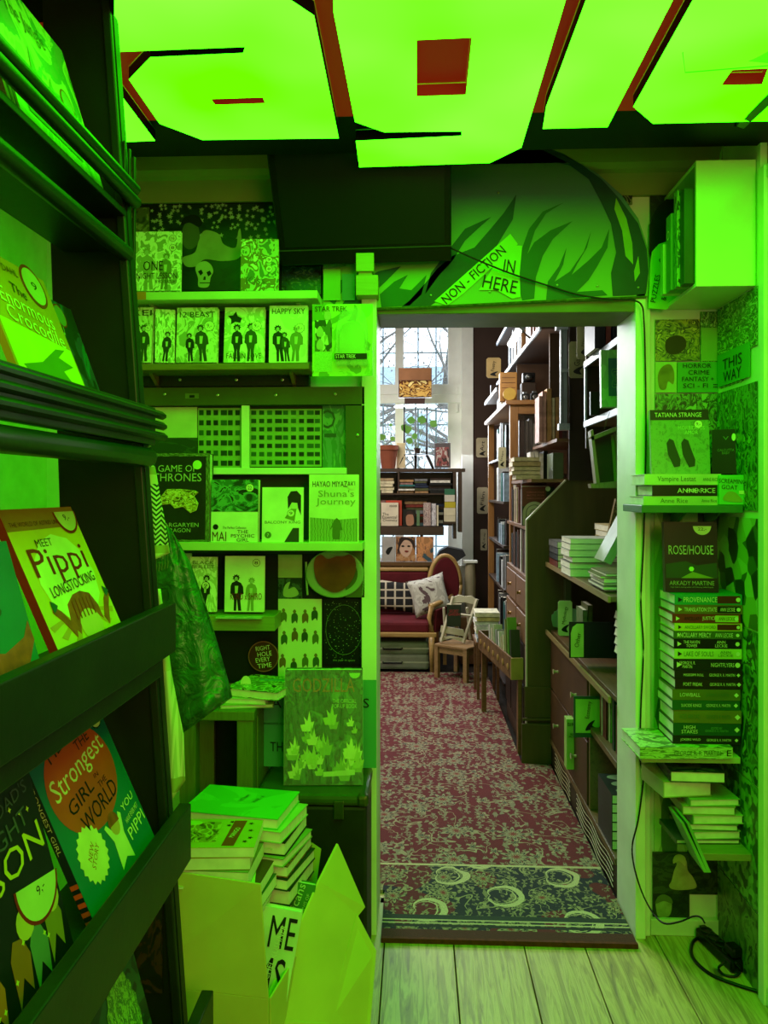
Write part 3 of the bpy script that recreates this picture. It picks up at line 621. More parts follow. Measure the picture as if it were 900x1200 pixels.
panel('poster', 'dark green print with a faint head left of the tower block poster', 'poster', 165, 513, 231, 548, 2.617, art(61, ['#2c4a20', '#1c3416'], 1.5))
def facade(label, px0, px1, py0, py1, cols_, rows_, seed):
    o = panel('poster', label, 'poster', px0, py0, px1, py1, 2.617, mat('#8bab5c', .5, 0, .08, 20), 0.002)
    rnd = random.Random(seed); mbs = [MB(), MB(), MB()]
    for i in range(cols_):
        for j in range(rows_):
            x = px0+(px1-px0)*(i+0.15)/cols_; y = py0+(py1-py0)*(j+0.22)/rows_
            wx = (px1-px0)/cols_*(0.62 if i % 4 != 3 else 0.85); k = rnd.choice([0, 0, 1, 2])
            mbs[k].prism([V(x, y, 2.6155), V(x+wx, y, 2.6155), V(x+wx, y+(py1-py0)/rows_*0.5, 2.6155), V(x, y+(py1-py0)/rows_*0.5, 2.6155)], (0, 0.0006, 0))
    for k, c in enumerate(('#1d3a1c', '#2f5a30', '#12250f')):
        q = mbs[k].build('printed_windows', mat(c, .4), o); q['kind'] = 'stuff'
facade('poster of a tower block facade left of the pale upright strip', 232, 283, 478, 549, 6, 6, 1)
facade('wide poster of a tower block facade right of the pale upright strip', 293, 377, 479, 547, 9, 7, 2)
pp = panel('poster', 'cut green lettered poster right of the wide tower block poster', 'poster', 378, 475, 405, 548, 2.616, art(63, ['#5c8a7a', '#3f7a50', '#6fa070'], 1.5))
ptext(pp, 'C', 386, 491, 2.614, 14, 22, mat('#33503a', .5), 180); ptext(pp, 'I', 387, 510, 2.614, 14, 4, mat('#33503a', .5))
mb = MB(); a = V(283, 549, 2.59); b = V(292, 475, 2.59); mb.box(a.x, b.x, 2.59, 2.602, a.z, b.z); mb.build('pale_upright_strip', PAINT, fr)
mb = MB(); a = V(245, 556, 2.56); b = V(406, 548, 2.56); mb.box(a.x, b.x, 2.56, 2.62, a.z, b.z); mb.build('ledge', PAINT, fr, bevel=0.002)
s3, z3 = wshelf('green wall shelf carrying four front facing books beside the door', 190, 425, 636, 645, 0.15, GP, 0.0, brk=False)
# four front facing books
r, w_, h_ = pstand('large black boxed fantasy book with a gold skull beside the tote bag', 172, 531, 245, 636, 2.49, 0.045, art(70, ['#0b0f0b', '#101610'], 2), 2)
for pts in ([(-.5, 0), (.5, 0), (.5, .035), (-.5, .035)], [(-.5, .965), (.5, .965), (.5, 1), (-.5, 1)], [(-.5, .03), (-.44, .03), (-.44, .97), (-.5, .97)], [(.44, .03), (.5, .03), (.5, .97), (.44, .97)]):
    shape(r, front(r, 0, 0, -.0006), [(x*w_, y*h_) for x, y in pts], art(71, ['#26301c', '#8a9866', '#3c4a2c'], 26, 'voronoi'), 'ornate_border')
letters(r, 'GAME OF', front(r, -w_*.02, h_*.83), w_*.62, h_*.075, mat('#a9b890', .4), 'title'); letters(r, 'THRONES', front(r, -w_*.02, h_*.73), w_*.78, h_*.09, mat('#a9b890', .4), 'title')
letters(r, 'TARGARYEN', front(r, w_*.02, h_*.20), w_*.62, h_*.045, mat('#a9b890', .4), 'subtitle'); letters(r, 'DRAGON', front(r, 0, h_*.14), w_*.4, h_*.045, mat('#a9b890', .4), 'subtitle')
mb = MB(); Bf = front(r, 0, 0, -.001); pts = [(-.3, .5), (-.18, .6), (.05, .6), (.28, .58), (.33, .56), (.26, .52), (.33, .44), (.3, .36), (.2, .33), (.08, .4), (-.05, .38), (-.12, .43), (-.3, .42)]
mb.prism([(x*w_, y*h_, 0) for x, y in pts], (0, 0, .004), 0, Bf); mb.build('gold_beast_skull', art(72, ['#3c3010', '#b59a3c', '#e0cf78', '#6b5418'], 6, 'noise', .3), r, bevel=.002)
shape(r, front(r, w_*.3, h_*.87, -.001), disc_pts(.015, 20), mat('#b5e060', .5), 'price_sticker')
r, w_, h_ = pstand('manga volume with a dark picture over a white title band in the middle row', 247, 562, 302, 636, 2.49, 0.03, mat('#e0e8c8', .4), 3)
shape(r, front(r, 0, 0, -.0004), [(-w_/2, h_*.49), (w_/2, h_*.49), (w_/2, h_), (-w_/2, h_)], art(73, ['#12331c', '#2f6a44', '#5a9a6a', '#0c1c10'], 3), 'cover_picture')
letters(r, 'MAI', front(r, -w_*.32, h_*.1), w_*.3, h_*.15, mat('#5c2a14', .5), 'title'); letters(r, 'THE\nPSYCHIC\nGIRL', front(r, w_*.18, h_*.11), w_*.5, h_*.18, INK, 'title'); letters(r, 'The Perfect Collection', front(r, 0, h_*.24), w_*.5, h_*.04, INK, 'subtitle')
shape(r, front(r, -w_*.4, h_*.25, -.0008), disc_pts(.009, 16), INK, 'volume_disc'); sticker(r, w_*.32, h_*.87, .014, '22')
r, w_, h_ = pstand('narrow pale manga with a black haired figure third in the middle row', 307, 571, 355, 636, 2.49, 0.018, mat('#dfe8c2', .35), 5, yaw=4)
shape(r, front(r, w_*.28, h_*.66, -.0008), [(-.02, -.01), (-.022, .03), (-.012, .048), (.008, .05), (.022, .035), (.022, -.03), (.012, -.005), (.01, .01), (-.008, .012)], INK, 'printed_hair')
shape(r, front(r, w_*.28, h_*.66, -.0006), disc_pts(.014, 14), mat('#c9cf9c', .5), 'printed_face'); shape(r, front(r, w_*.2, h_*.5, -.0007), [(-.02, -.01), (0, .02), (.018, .02), (.012, -.02)], mat('#7a8a30', .5), 'printed_collar')
letters(r, 'BALCONY KING', front(r, 0, h_*.37), w_*.86, h_*.05, mat('#5c7a40', .5), 'title'); sticker(r, w_*.2, h_*.53, .012, '9'); shape(r, front(r, -w_*.35, h_*.14, -.0008), disc_pts(.011, 16), mat('#5c7a40', .5), 'volume_disc'); letters(r, '7', front(r, -w_*.35, h_*.14, -.002), .006, .01, CREAM, 'volume')
shape(r, front(r, w_*.25, h_*.1, -.0007), [(-.03, -.02), (.02, -.02), (.02, .03), (0, .03)], mat('#26361c', .5), 'printed_shape')
r, w_, h_ = pstand('tall pale hardback about a journey at the right end of the middle row', 362, 556, 420, 636, 2.49, 0.022, mat('#dbe4b4', .4), 2)
shape(r, front(r, 0, 0, -.0004), [(-w_*.48, h_*.02), (w_*.48, h_*.02), (w_*.48, h_*.36), (w_*.1, h_*.34), (-w_*.48, h_*.37)], art(75, ['#8aa25c', '#aebf84', '#6c8440'], 5, 'wave'), 'printed_field')
letters(r, 'HAYAO MIYAZAKI', front(r, 0, h_*.86), w_*.86, h_*.085, INK, 'author'); letters(r, "Shuna's\nJourney", front(r, w_*.04, h_*.65), w_*.8, h_*.24, mat('#8a9a5c', .5), 'title')
shape(r, front(r, w_*.06, h_*.05, -.0008), [(-.012, 0), (-.014, .04), (-.022, .03), (-.01, .06), (0, .07), (.012, .06), (.02, .03), (.012, .03), (.011, 0)], mat('#5a6b34', .5), 'printed_rider')
shape(r, front(r, w_*.36, h_*.84, -.0014), half_disc(.014, 180, 360), CREAM, 'price_sticker')
# row below
r, w_, h_ = pstand('pale manga half hidden by the tote bag under the green shelf', 222, 653, 253, 717, 2.53, 0.016, PALEC[3], 3)
fig_cover(r, w_, h_, 71, 'BLACK\nBULLET', mat('#4c6630', .5), n=1, tz=.86, th=.14); sticker(r, w_*.1, h_*.48, .013, '9')
r, w_, h_ = pstand('manga with black and pale haired figures and red splashes under the green shelf', 263, 652, 309, 717, 2.53, 0.018, mat('#dfe8c2', .35), 3)
fig_cover(r, w_, h_, 72, None, n=2, cols=('#0e120c', '#8a9a5c')); letters(r, 'KURO x SHIRO', front(r, w_*.05, h_*.28, -.002), w_*.8, h_*.12, mat('#7a1c10', .5), 'title'); sticker(r, w_*.3, h_*.88, .013, '8')
wshelf('short wooden ledge under the two manga and the flat comic', 232, 322, 722, 739, .12, wood('#6b7a30', '#84943c', 0), Yf=2.50, brk=False, name='wooden_ledge')
mb = MB(); a = V(252, 720, 2.47); b = V(306, 720, 2.47); zt = V(0, 722, 2.50).z; mb.box(a.x, b.x, 2.475, 2.52, zt+.0005, zt+.006); o = mb.build('comic', art(78, ['#6a9a8a', '#b5c58c'], 4)); tag(o, 'thin comic lying flat on the wooden ledge', 'comic')
# cards on the lower board
panel('card', 'plain cream square card with an inner frame above the bird card', 'card', 326, 650, 354, 677, 2.622, mat('#a9b87c', .5)); 
bc = panel('card', 'dark card with a pale bird drawing left of the round plate', 'card', 326, 678, 354, 702, 2.622, art(80, ['#16281c', '#3c5a46', '#16281c'], 2))
blob(bc, [(332, 698), (334, 686), (340, 682), (338, 690), (345, 688), (350, 696), (342, 700)], 2.621, SKL, 'printed_bird')
sn = panel('poster', 'pale poster with three rows of playing children in snow', 'poster', 326, 702, 377, 800, 2.621, mat('#d5e0b0', .5, 0, .03))
rnd = random.Random(5)
for row, y in enumerate((718, 745, 775)):
    flatl = MB(); 
    for k in range(4):
        x = 332+k*12.5+rnd.uniform(-1, 1); c = ('#5c6a30', '#3c5a34', '#7a5a34', '#2f4a2c')[(k+row) % 4]
        y1 = y+rnd.uniform(-3, 4)
        blob(sn, [(x-3, y1+9), (x-3.5, y1), (x-1, y1-3), (x+2, y1-3), (x+4, y1+1), (x+3, y1+9), (x+1, y1+6)], 2.620, mat(c, .6), 'printed_child', 4)
        blob(sn, [(x-2, y1-5), (x, y1-7.5), (x+2, y1-5), (x, y1-2.5)], 2.6195, mat('#7a6a3c', .6), 'printed_head', 3)
cs = panel('poster', 'black star chart poster with a thin ring beside the door frame', 'poster', 379, 702, 427, 778, 2.6205, mat('#0a0f0b', .4, 0, .03))
st = MB()
for k in range(170):
    x = 381+rnd.random()*44; y = 704+rnd.random()*68
    c = V(x, y, 2.6198); q = rnd.uniform(.0006, .0016); st.prism([c+Vector(p) for p in ((-q, 0, 0), (0, 0, -q), (q, 0, 0), (0, 0, q))], (0, .0003, 0))
q = st.build('printed_stars', mat('#a9c98c', .5), cs); q['kind'] = 'stuff'
st = MB(); c = V(403, 738, 2.6198); st.tube([c+Vector((.062*math.cos(t*math.pi/24), 0, .085*math.sin(t*math.pi/24))) for t in range(49)], .0006, 4); st.build('printed_ring', mat('#7fa06a', .5), cs)
ptext(cs, 'the year in space', 403, 774, 2.619, 26, 3, mat('#7fa06a', .5))
# round plate
r = thing('glass_plate', 'round scalloped glass plate with a brown patch beside the door frame', 'plate', V(392, 703, 2.60))
c = V(393, 672, 2.60)
mb = MB(); mb.lathe([(.03, .0), (.07, .004), (.096, .016), (.099, .018), (.094, .02), (.06, .01), (.02, .006)], 48, (0, 0, 0), 0, Matrix.Translation(c) @ RXm(90) @ Matrix.Diagonal((1.0, .82, 1, 1))); mb.build('rim', glass('frosted_plate', '#9fb88a', .75, .2), r, smooth=True)
blob(r, [(368, 668), (369, 655), (376, 650), (384, 655), (394, 652), (402, 652), (410, 650), (416, 656), (417, 668), (411, 682), (400, 692), (390, 694), (378, 688), (371, 680)], 2.578, mat('#7a3a12', .5, 0, .25, 12), 'brown_patch')
for s in (-1, 1):
    mb = MB(); mb.tube([c+Vector((s*(.098-.0001*k*k), -.012, .04-.016*k)) for k in range(8)], .0035, 6); mb.build('handle_band', mat('#9fb88a', .3), r)
# round sign
r = thing('round_sign', 'brown red round sign lettered right hole every time', 'sign', V(309, 787, 2.61))
c = V(309, 769, 2.61); mb = MB(); mb.lathe([(.052, 0), (.052, .004)], 40, (0, 0, 0), 0, Matrix.Translation(c) @ RXm(90)); mb.build('disc', mat('#4a1a12', .45), r)
mb = MB(); mb.lathe([(.0525, .0035), (.0525, .005), (.0495, .005), (.0495, .0035)], 40, (0, 0, 0), 0, Matrix.Translation(c) @ RXm(90))
mb.build('rim', mat('#9a5a4a', .45), r); 
for i, s in enumerate(('RIGHT', 'HOLE', 'EVERY', 'TIME')): ptext(r, s, 308+(i % 2)*2, 759.5+i*6.8, 2.602, 17, 5.4, CREAM, 8)
# ---------------------------------------------------------------- stack on the low wooden stand, stand, poster, trunk, monster book
st_ = thing('wooden_stand', 'olive wooden stand with square legs under the small book stack', 'stand', V(270, 925, 2.45))
zt = V(0, 828, 2.36).z; xa = V(212, 0, 2.36).x; xb = V(299.5, 0, 2.36).x; WD = wood('#4c5a1c', '#66742a', 2); 
mb = MB(); mb.box(xa, xb, 2.34, 2.62, zt-.03, zt); mb.build('top', WD, st_, bevel=.003)
for x in (xa, xb-.055):
    for y in (2.345, 2.565): mb = MB(); mb.box(x, x+.05, y, y+.05, 0, zt-.03); mb.build('leg', WD, st_, bevel=.002)
mb = MB(); mb.box(xa+.05, xb-.055, 2.58, 2.59, .05, zt-.03); mb.build('back_panel', mat('#10140a', .7), st_)
mb = MB(); mb.box(xb-.004, xb, 2.395, 2.565, .05, zt-.03); mb.build('side_panel', WD, st_)
zz = zt
for i, (px0, px1, t, cn, cv, yw) in enumerate([(262, 322, .012, 'thin pale book at the bottom of the stack on the wooden stand', mat('#9fb06a', .4), 8), (266, 314, .018, 'pale book second from the bottom of the stack on the wooden stand', mat('#b5c98c', .4), -5), (262, 330, .026, 'cartoon covered book on top of the stack on the wooden stand', art(90, ['#1c2c18', '#b5c98c', '#5a7a44', '#9fb06a'], 4), -16)]):
    a = V(px0, 800, 2.40); b = V(px1, 800, 2.40); zz += t+.0006
    book(cn, b.x-a.x, .19, t, T((a.x+b.x)/2, 2.37, zz) @ RZ(yw) @ RXm(-90), cv)
gm = MB(); c = V(288, 780, 2.44); gm.prism([c+Vector((.017*math.cos(R(a)), 0, .026*math.sin(R(a)))) for a in range(0, 181, 15)], (0, .002, 0)); o = gm.build('price_card', CREAM); tag(o, 'small half round paper card standing behind the cartoon book', 'card')
o.location.z = zz+.001
tp = panel('poster', 'teal green lettered poster behind the flame covered hardback', 'poster', 305, 797, 441, 898, 2.49, mat('#4a9a70', .6, 0, .06, 4), .002)
ptext(tp, 'IA', 322, 824, 2.488, 16, 11, INK); ptext(tp, 'S', 429, 824, 2.488, 7, 11, INK); ptext(tp, 'TH', 324, 875, 2.488, 15, 11, INK); ptext(tp, 'FRANKFURTER ALLEE 91', 323, 848, 2.488, 30, 2.5, INK)
# trunk
tr_ = thing('trunk', 'old dark green trunk with metal corner caps under the flame covered hardback', 'trunk', V(364, 1083, 2.45))
a = V(300.5, 925, 2.33); b = V(430, 925, 2.33); zt = V(0, 925, 2.33).z; 
mb = MB(); mb.box(a.x, b.x, 2.33, 2.578, .002, zt-.035); mb.build('body', mat('#1c200e', .5, 0, .2, 12, .2), tr_, bevel=.01)
mb = MB(); mb.box(a.x-.004, b.x+.004, 2.325, 2.58, zt-.034, zt); mb.build('lid', mat('#39491a', .3, 0, .15, 12, .1, .3), tr_, bevel=.012)
for x in (a.x-.006, b.x-.034): mb = MB(); mb.box(x, x+.04, 2.322, 2.36, zt-.036, zt+.002); mb.build('corner_cap', mat('#5a6438', .3, .8), tr_, bevel=.012)
for x in (a.x+.08, b.x-.1): mb = MB(); mb.box(x, x+.03, 2.318, 2.326, zt-.07, zt-.015); mb.build('latch', mat('#5a6438', .3, .8), tr_, bevel=.002)
# flame covered hardback in plastic
a = V(335, 905, 2.42); b = V(425, 781, 2.42); w_ = b.x-a.x; h_ = V(0, 781, 2.42).z-zt
r = book('big shrink wrapped hardback with a burning city cover standing on the trunk', w_, h_-.003, .04, stand((a.x+b.x)/2, 2.40, zt+.003, 3, 3), art(95, ['#0f220f', '#24481f', '#0c180a', '#3a662c', '#5c8a3c'], 4))
letters(r, 'GODZILLA', front(r, w_*-.0, h_*.86), w_*.8, h_*.12, mat('#b5481c', .5), 'title')
letters(r, 'THE OFFICIAL\nPOP-UP BOOK', front(r, w_*.27, h_*.7), w_*.32, h_*.08, mat('#b5d67a', .5), 'subtitle')
rnd = random.Random(14)
FL = [mat('#b5cf4c', .5), mat('#8fb034', .5), mat('#dfe98a', .5)]
for k in range(46):
    x = rnd.uniform(-.46, .46)*w_; z = rnd.choice([rnd.uniform(.03, .3), rnd.uniform(.03, .55)])*h_; q = rnd.uniform(.012, .03)
    shape(r, front(r, x, z, -.0006-k*.00001), [(-q*.5, 0), (-q*.75, q*.7), (-q*.2, q*.8), (-q*.35, q*1.6), (q*.05, q*1.1), (q*.25, q*2.2), (q*.45, q), (q*.8, q*1.1), (q*.5, 0)], FL[k % 3], 'printed_flame', .0002)
for k in range(11):
    x = (-.46+k*.085)*w_; hh = rnd.uniform(.12, .42)*h_; shape(r, front(r, x, 0.004, -.0004), [(0, 0), (w_*.06, 0), (w_*.06, hh), (w_*.03, hh*1.06), (0, hh)], mat(('#0a160a', '#1c3a18', '#3f6a34')[k % 3], .5), 'printed_tower', .0001)
shape(r, front(r, w_*.2, h_*.07, -.0012), [(-.05, 0), (.05, .006), (.05, .022), (-.05, .015)], mat('#cfe08c', .5), 'printed_banner')
shape(r, front(r, w_*.4, h_*.965, -.0012), half_disc(.017, 180, 360), mat('#a9e05c', .5), 'price_sticker')
mb = MB(); mb.box(-w_/2-.003, w_/2+.003, -.0035, -.003, -.0, h_); mb.v = [WM[r.name] @ p for p in mb.v]; 
m, nt, b_2 = newmat('shrink_wrap'); b_2.inputs['Base Color'].default_value = (.8, .9, .8, 1); b_2.inputs['Alpha'].default_value = .10; b_2.inputs['Roughness'].default_value = .12
vv = coords(nt, 'Object', (14, 14, 3)); bump(nt, b_2, noise(nt, vv, 2, 4, 2.5), .9, .02); mb.build('plastic_wrap', m, r)
# wooden clip block at the corner of the door frame
r = thing('wooden_block', 'small wooden stepped block screwed over the door frame corner', 'block', V(430, 346, 2.55))
for a in ((417, 296, 438, 318, 2.52), (420, 318, 436, 323, 2.53), (417, 322, 443, 346, 2.53)):
    p = V(a[0], a[3], a[4]); q = V(a[2], a[1], a[4]); mb = MB(); mb.box(p.x, q.x, a[4], 2.60, p.z, q.z); mb.build('wood_piece', wood('#8c9a3c', '#a3b04c', 0), r, bevel=.002)
panel('poster', 'pale green card strip beside the toy card above the door frame', 'poster', 379, 315, 399, 352, 2.592, mat('#86b84c', .5), .004); panel('poster', 'narrow blue green card right of the pale strip above the door frame', 'poster', 401, 321, 416, 352, 2.592, mat('#4c8a7a', .5), .004)
# ---------------------------------------------------------------- cable and power strip
cb = MB(); pts = [V(527, 290, 2.55), V(560, 305, 2.56), V(600, 321, 2.58), V(640, 334, 2.588), V(680, 346, 2.585), V(720, 351, 2.58), V(742, 352, 2.575), V(752, 358, 2.572), V(754.5, 375, 2.575)]
for (x, y) in ((756, 420), (757, 500), (755.5, 580), (754, 640), (751, 705), (754, 760), (751, 830), (750, 890), (754, 910), (748, 960), (741, 990), (743, 1015)): pts.append(V(x, y, 2.586))
for (x, y, Y) in ((752, 1045, 2.56), (764, 1068, 2.5), (778, 1082, 2.44), (797, 1080, 2.41), (812, 1074, 2.38), (821, 1075, 2.36), (826, 1082, 2.34)): p = V(x, y, Y); p.z = max(p.z, .006); pts.append(p)
def smooth_path(P, n=5):
    out = []
    for i in range(len(P)-1):
        p0, p1, p2, p3 = P[max(i-1, 0)], P[i], P[i+1], P[min(i+2, len(P)-1)]
        for s in range(n): t = s/n; out.append(.5*((2*p1)+(p2-p0)*t+(2*p0-5*p1+4*p2-p3)*t*t+(3*p1-p0-3*p2+p3)*t**3))
    return out+[P[-1]]
cb.tube(smooth_path(pts), .0028, 6); o = cb.build('power_cable', mat('#0a0b09', .4), smooth=True); tag(o, 'thin black cable running from the television down the right door frame', 'cable')
r = thing('power_strip', 'black multi socket power strip on the floorboards under the right shelves', 'power strip', VZ(848, 1118, .02))
a = VZ(822, 1092, .02); b = VZ(866, 1134, .02); d = (b-a); L = d.length; ang = math.degrees(math.atan2(d.y, d.x)); M0 = T(a.x, a.y, 0) @ RZ(ang)
BK = mat('#0c0e0b', .3)
mb = MB(); mb.box(0, L, -.025, .025, .001, .04, 0, M0); mb.build('body', BK, r, bevel=.008)
for k in range(4): mb = MB(); mb.lathe([(.019, .0395), (.019, .043), (.016, .043), (.015, .034)], 20, (L*(.14+.2*k), 0, 0), 0, M0); mb.build('socket', mat('#1a1d18', .35), r, smooth=True)
mb = MB(); mb.box(L*.74, L*.98, -.018, .02, .043, .075, 0, M0); mb.build('plug', BK, r, bevel=.008)
mb = MB(); mb.box(L*.02, L*.07, -.01, .01, .04, .045, 0, M0); mb.build('switch', mat('#2b2f28', .3), r)
def flcable(P, r_, label):
    mb = MB(); mb.tube(smooth_path([VZ(x, y, z) for x, y, z in P]), r_, 8); o = mb.build('cable', BK, smooth=True); tag(o, label, 'cable')
flcable([(820, 1098, .012), (812, 1104, .006), (810, 1117, .006), (818, 1130, .006), (835, 1143, .006), (860, 1153, .006), (885, 1161, .006), (915, 1170, .006)], .0055, 'thick black cable looping over the floorboards from the power strip')
flcable([(862, 1128, .05), (868, 1136, .02), (862, 1144, .006), (848, 1142, .006), (842, 1134, .012), (850, 1128, .06)], .004, 'short black plug lead curled at the end of the power strip')
# ================================================================= DISPLAY RACK at the left
def RXX(z): return -0.617+(2.247-z)*0.0708
DK = mat('#1b2112', .42, 0, .2, 9, .1); DK2 = mat('#12160d', .5, 0, .2, 9, .05)
rk = thing('display_rack', 'tall dark green wooden display rack full of picture books at the left', 'rack', (-.6, 1.1, 0))
ye = 1.585
mb = MB(); mb.prism([(RXX(2.9), ye, 2.9), (RXX(0), ye, 0.0), (RXX(0)-.24, ye, 0), (-.80, ye, 2.9)], (0, .022, 0)); mb.build('side_panel', DK2, rk)
mb = MB(); mb.prism([(RXX(2.9)-.002, ye-.012, 2.9), (RXX(0)-.002, ye-.012, 0.0), (RXX(0)-.02, ye-.012, 0), (RXX(2.9)-.02, ye-.012, 2.9)], (0, .046, 0)); mb.build('front_post', DK, rk, bevel=.003)
for k in range(3):
    mb = MB(); x0 = RXX(2.2)-.002; mb.box(x0+.006*k, x0+.006*k+.005, ye+.002+.011*k, ye+.011+.011*k, 1.95, 2.235-.012*k); mb.build('post_moulding', DK, rk, bevel=.0015)
mb = MB(); mb.prism([(RXX(2.9), .12, 2.9), (RXX(0), .12, 0.0), (RXX(0)-.24, .12, 0), (-.80, .12, 2.9)], (0, .022, 0)); mb.build('side_panel', DK2, rk)
def shelf_z(py, px, Y=1.62): return CZ+(HOR-py)/900*Y
def lip(zt, zb, out=.0, th=.02, name='shelf_lip', lean=0.0, y1=1.60):
    x = RXX((zt+zb)/2)+out
    mb = MB(); mb.prism([(x+lean, .15, zt), (x+lean+th, .15, zt), (x+th, .15, zb), (x, .15, zb)], (0, y1-.15, 0)); return mb.build(name, DK, rk, bevel=.003)
def board(z, depth=.13, out=.0): 
    x = RXX(z)+out; mb = MB(); mb.box(x-depth, x, .145, ye-.001, z-.014, z); mb.build('shelf', DK, rk, bevel=.002)
# levels: L1 (two round rails), L2 (louvered), L3, L4, L5 (broad lips)
z = shelf_z(247, 157)
for zz, nm in ((z+.045, 'rail'), (z+.018, 'rail')): 
    mb = MB(); x = RXX(zz)+.014; mb.tube([(x, .15, zz), (x, 1.60, zz)], .013, 12); mb.build(nm, DK, rk, smooth=True)
board(z-.005); 
zr = shelf_z(300, 142); mb = MB(); mb.tube([(RXX(zr)-.008, .15, zr), (RXX(zr)-.008, ye, zr)], .017, 12); mb.build('rail', DK, rk, smooth=True)
board(z-.075, .13, -.01)
zt, zb = shelf_z(478, 170), shelf_z(522, 170)
lip(zt, zb, .004, .02)
for k in range(3): 
    zz = zt-.012-k*.023; mb = MB(); x = RXX(zz)+.024; mb.prism([(x, .15, zz+.009), (x+.008, .15, zz+.002), (x+.008, .15, zz-.004), (x, .15, zz-.009)], (0, 1.5, 0)); mb.build('louver_moulding', DK, rk)
mb = MB(); zz = shelf_z(536, 168); mb.tube([(RXX(zz)+.006, .15, zz), (RXX(zz)+.006, 1.59, zz)], .02, 12); mb.build('rail', DK, rk, smooth=True)
board(zt-.035, .13)
zt3 = 1.264; lip(zt3, zt3-.105, .01, .024, y1=1.61); board(zt3-.055, .13); lip(zt3-.115, zt3-.15, -.01, .02, name='lower_rail', y1=1.58)
zt4 = .838; lip(zt4, zt4-.12, .01, .026, y1=1.61); board(zt4-.06, .13)
zt5 = shelf_z(1148, 237, 1.62)-.0; zt5 = CZ-(1148-HOR)/900*1.66; lip(zt5, zt5-.12, .03, .026, y1=1.61); board(zt5-.06, .13)
board(.06, .2)
# books on the rack: bottoms behind the lips, leaning back onto the rack
def rackbook(label, y0, y1, z, h, t, cover, lean, group=None, hard=True, ox=0.0):
    M = T(RXX(z)-.012+ox-t*0, (y0+y1)/2, z+.002) @ RZ(90) @ RXm(-lean)
    # front cover at local y=0 faces +x ; thickness goes back
    return book(label, y1-y0, h, t, M, cover, group=group, hard=hard)
Y2 = mat('#d9c21c', .35, 0, .06, 6); RED = mat('#8c1d0c', .4); TEAL = mat('#0f6a6e', .35, 0, .06); ORG = mat('#cf4a0f', .4)
# Meet ... yellow picture book
zb3 = zt3-.053; w_, h_ = .26, .28
r = rackbook('yellow picture book with big red title leaning on the middle rack shelf', 1.20, 1.46, zb3, h_, .014, Y2, 24)
shape(r, front(r, 0, h_*.86, -.0005), [(-w_/2, -.0), (w_/2, -.0), (w_/2, h_*.14), (-w_/2, h_*.14)], mat('#a86a1c', .4), 'printed_band', .0002)
shape(r, front(r, w_*.02, h_*.52, -.0006), [(x, y) for x, y in disc_pts(w_*.40, 24, .04, h_*.30)], mat('#dfe08a', .4), 'printed_glow', .0002)
for k in range(7):
    a = -70+k*23; shape(r, front(r, 0, h_*.32, -.0005), [(0, 0), (w_*.6*math.sin(R(a-5)), -h_*.34*math.cos(R(a-5))) if False else (w_*.5*math.sin(R(a-5)), -h_*.22*abs(math.cos(R(a-5)))), (w_*.5*math.sin(R(a+5)), -h_*.22*abs(math.cos(R(a+5))))], mat('#cf9a14', .4), 'printed_ray', .0002)
letters(r, 'THE WORLD OF ASTRID LINDGREN', front(r, -w_*.05, h_*.90), w_*.8, h_*.03, mat('#5a1c0c', .4), 'series')
letters(r, 'MEET', front(r, -w_*.12, h_*.77), w_*.22, h_*.05, mat('#1c2a12', .4), 'title')
letters(r, 'Pippi', front(r, w_*.0, h_*.62), w_*.76, h_*.24, RED, 'title')
letters(r, 'LONGSTOCKING', front(r, w_*.04, h_*.475, -.002), w_*.68, h_*.07, mat('#1c2a12', .4), 'title', 4)
HAIR = mat('#a8481a', .5, 0, .25, 40)
blobp = lambda P, sc=1: [(x*w_, y*h_) for x, y in P]
# generic striped orange cap of hair shapes (no portrait)
shape(r, front(r, w_*.06, h_*.22, -.0009), blobp([(-.27, .02), (-.22, .14), (-.1, .19), (.02, .2), (.14, .17), (.2, .08), (.2, -.02), (.1, .04), (0, .05), (-.12, .03), (-.2, -.06)]), HAIR, 'printed_hair', .0002)
for k in range(6): shape(r, front(r, w_*(-.1+.055*k), h_*.28, -.0013), blobp([(-.012, -.03), (.004, .09), (.014, .1), (.006, -.03)]), INKR, 'printed_strand', .0002)
shape(r, front(r, w_*.06, h_*.19, -.0011), disc_pts(w_*.16, 18, 0, h_*.11), mat('#d9b56a', .5), 'printed_face', .0002)
for s in (-1, 1):
    shape(r, front(r, w_*.06, h_*.21, -.0010), blobp([(s*.22, .0), (s*.33, .12), (s*.42, .17), (s*.44, .13), (s*.36, .06), (s*.26, -.06)][::s]), HAIR, 'printed_braid', .0002)
    shape(r, front(r, w_*(.06+s*.4), h_*.37, -.0012), disc_pts(w_*.05, 6, .4), mat('#14503a', .4), 'printed_bow', .0002)
shape(r, front(r, w_*.34, h_*.965, -.0014), half_disc(w_*.17, 180, 360, 20), INKR, 'price_sticker', .0002); shape(r, front(r, w_*.34, h_*.965, -.0019), half_disc(w_*.15, 180, 360, 20), mat('#c9c878', .5), 'price_sticker', .0002); letters(r, '9,-', front(r, w_*.34, h_*.92, -.0024), w_*.09, h_*.05, INK, 'price')
mb = MB(); mb.box(-w_/2-.0006, -w_/2, -.0002, .0142, 0, h_); mb.v = [WM[r.name] @ p for p in mb.v]; mb.build('red_spine', RED, r)
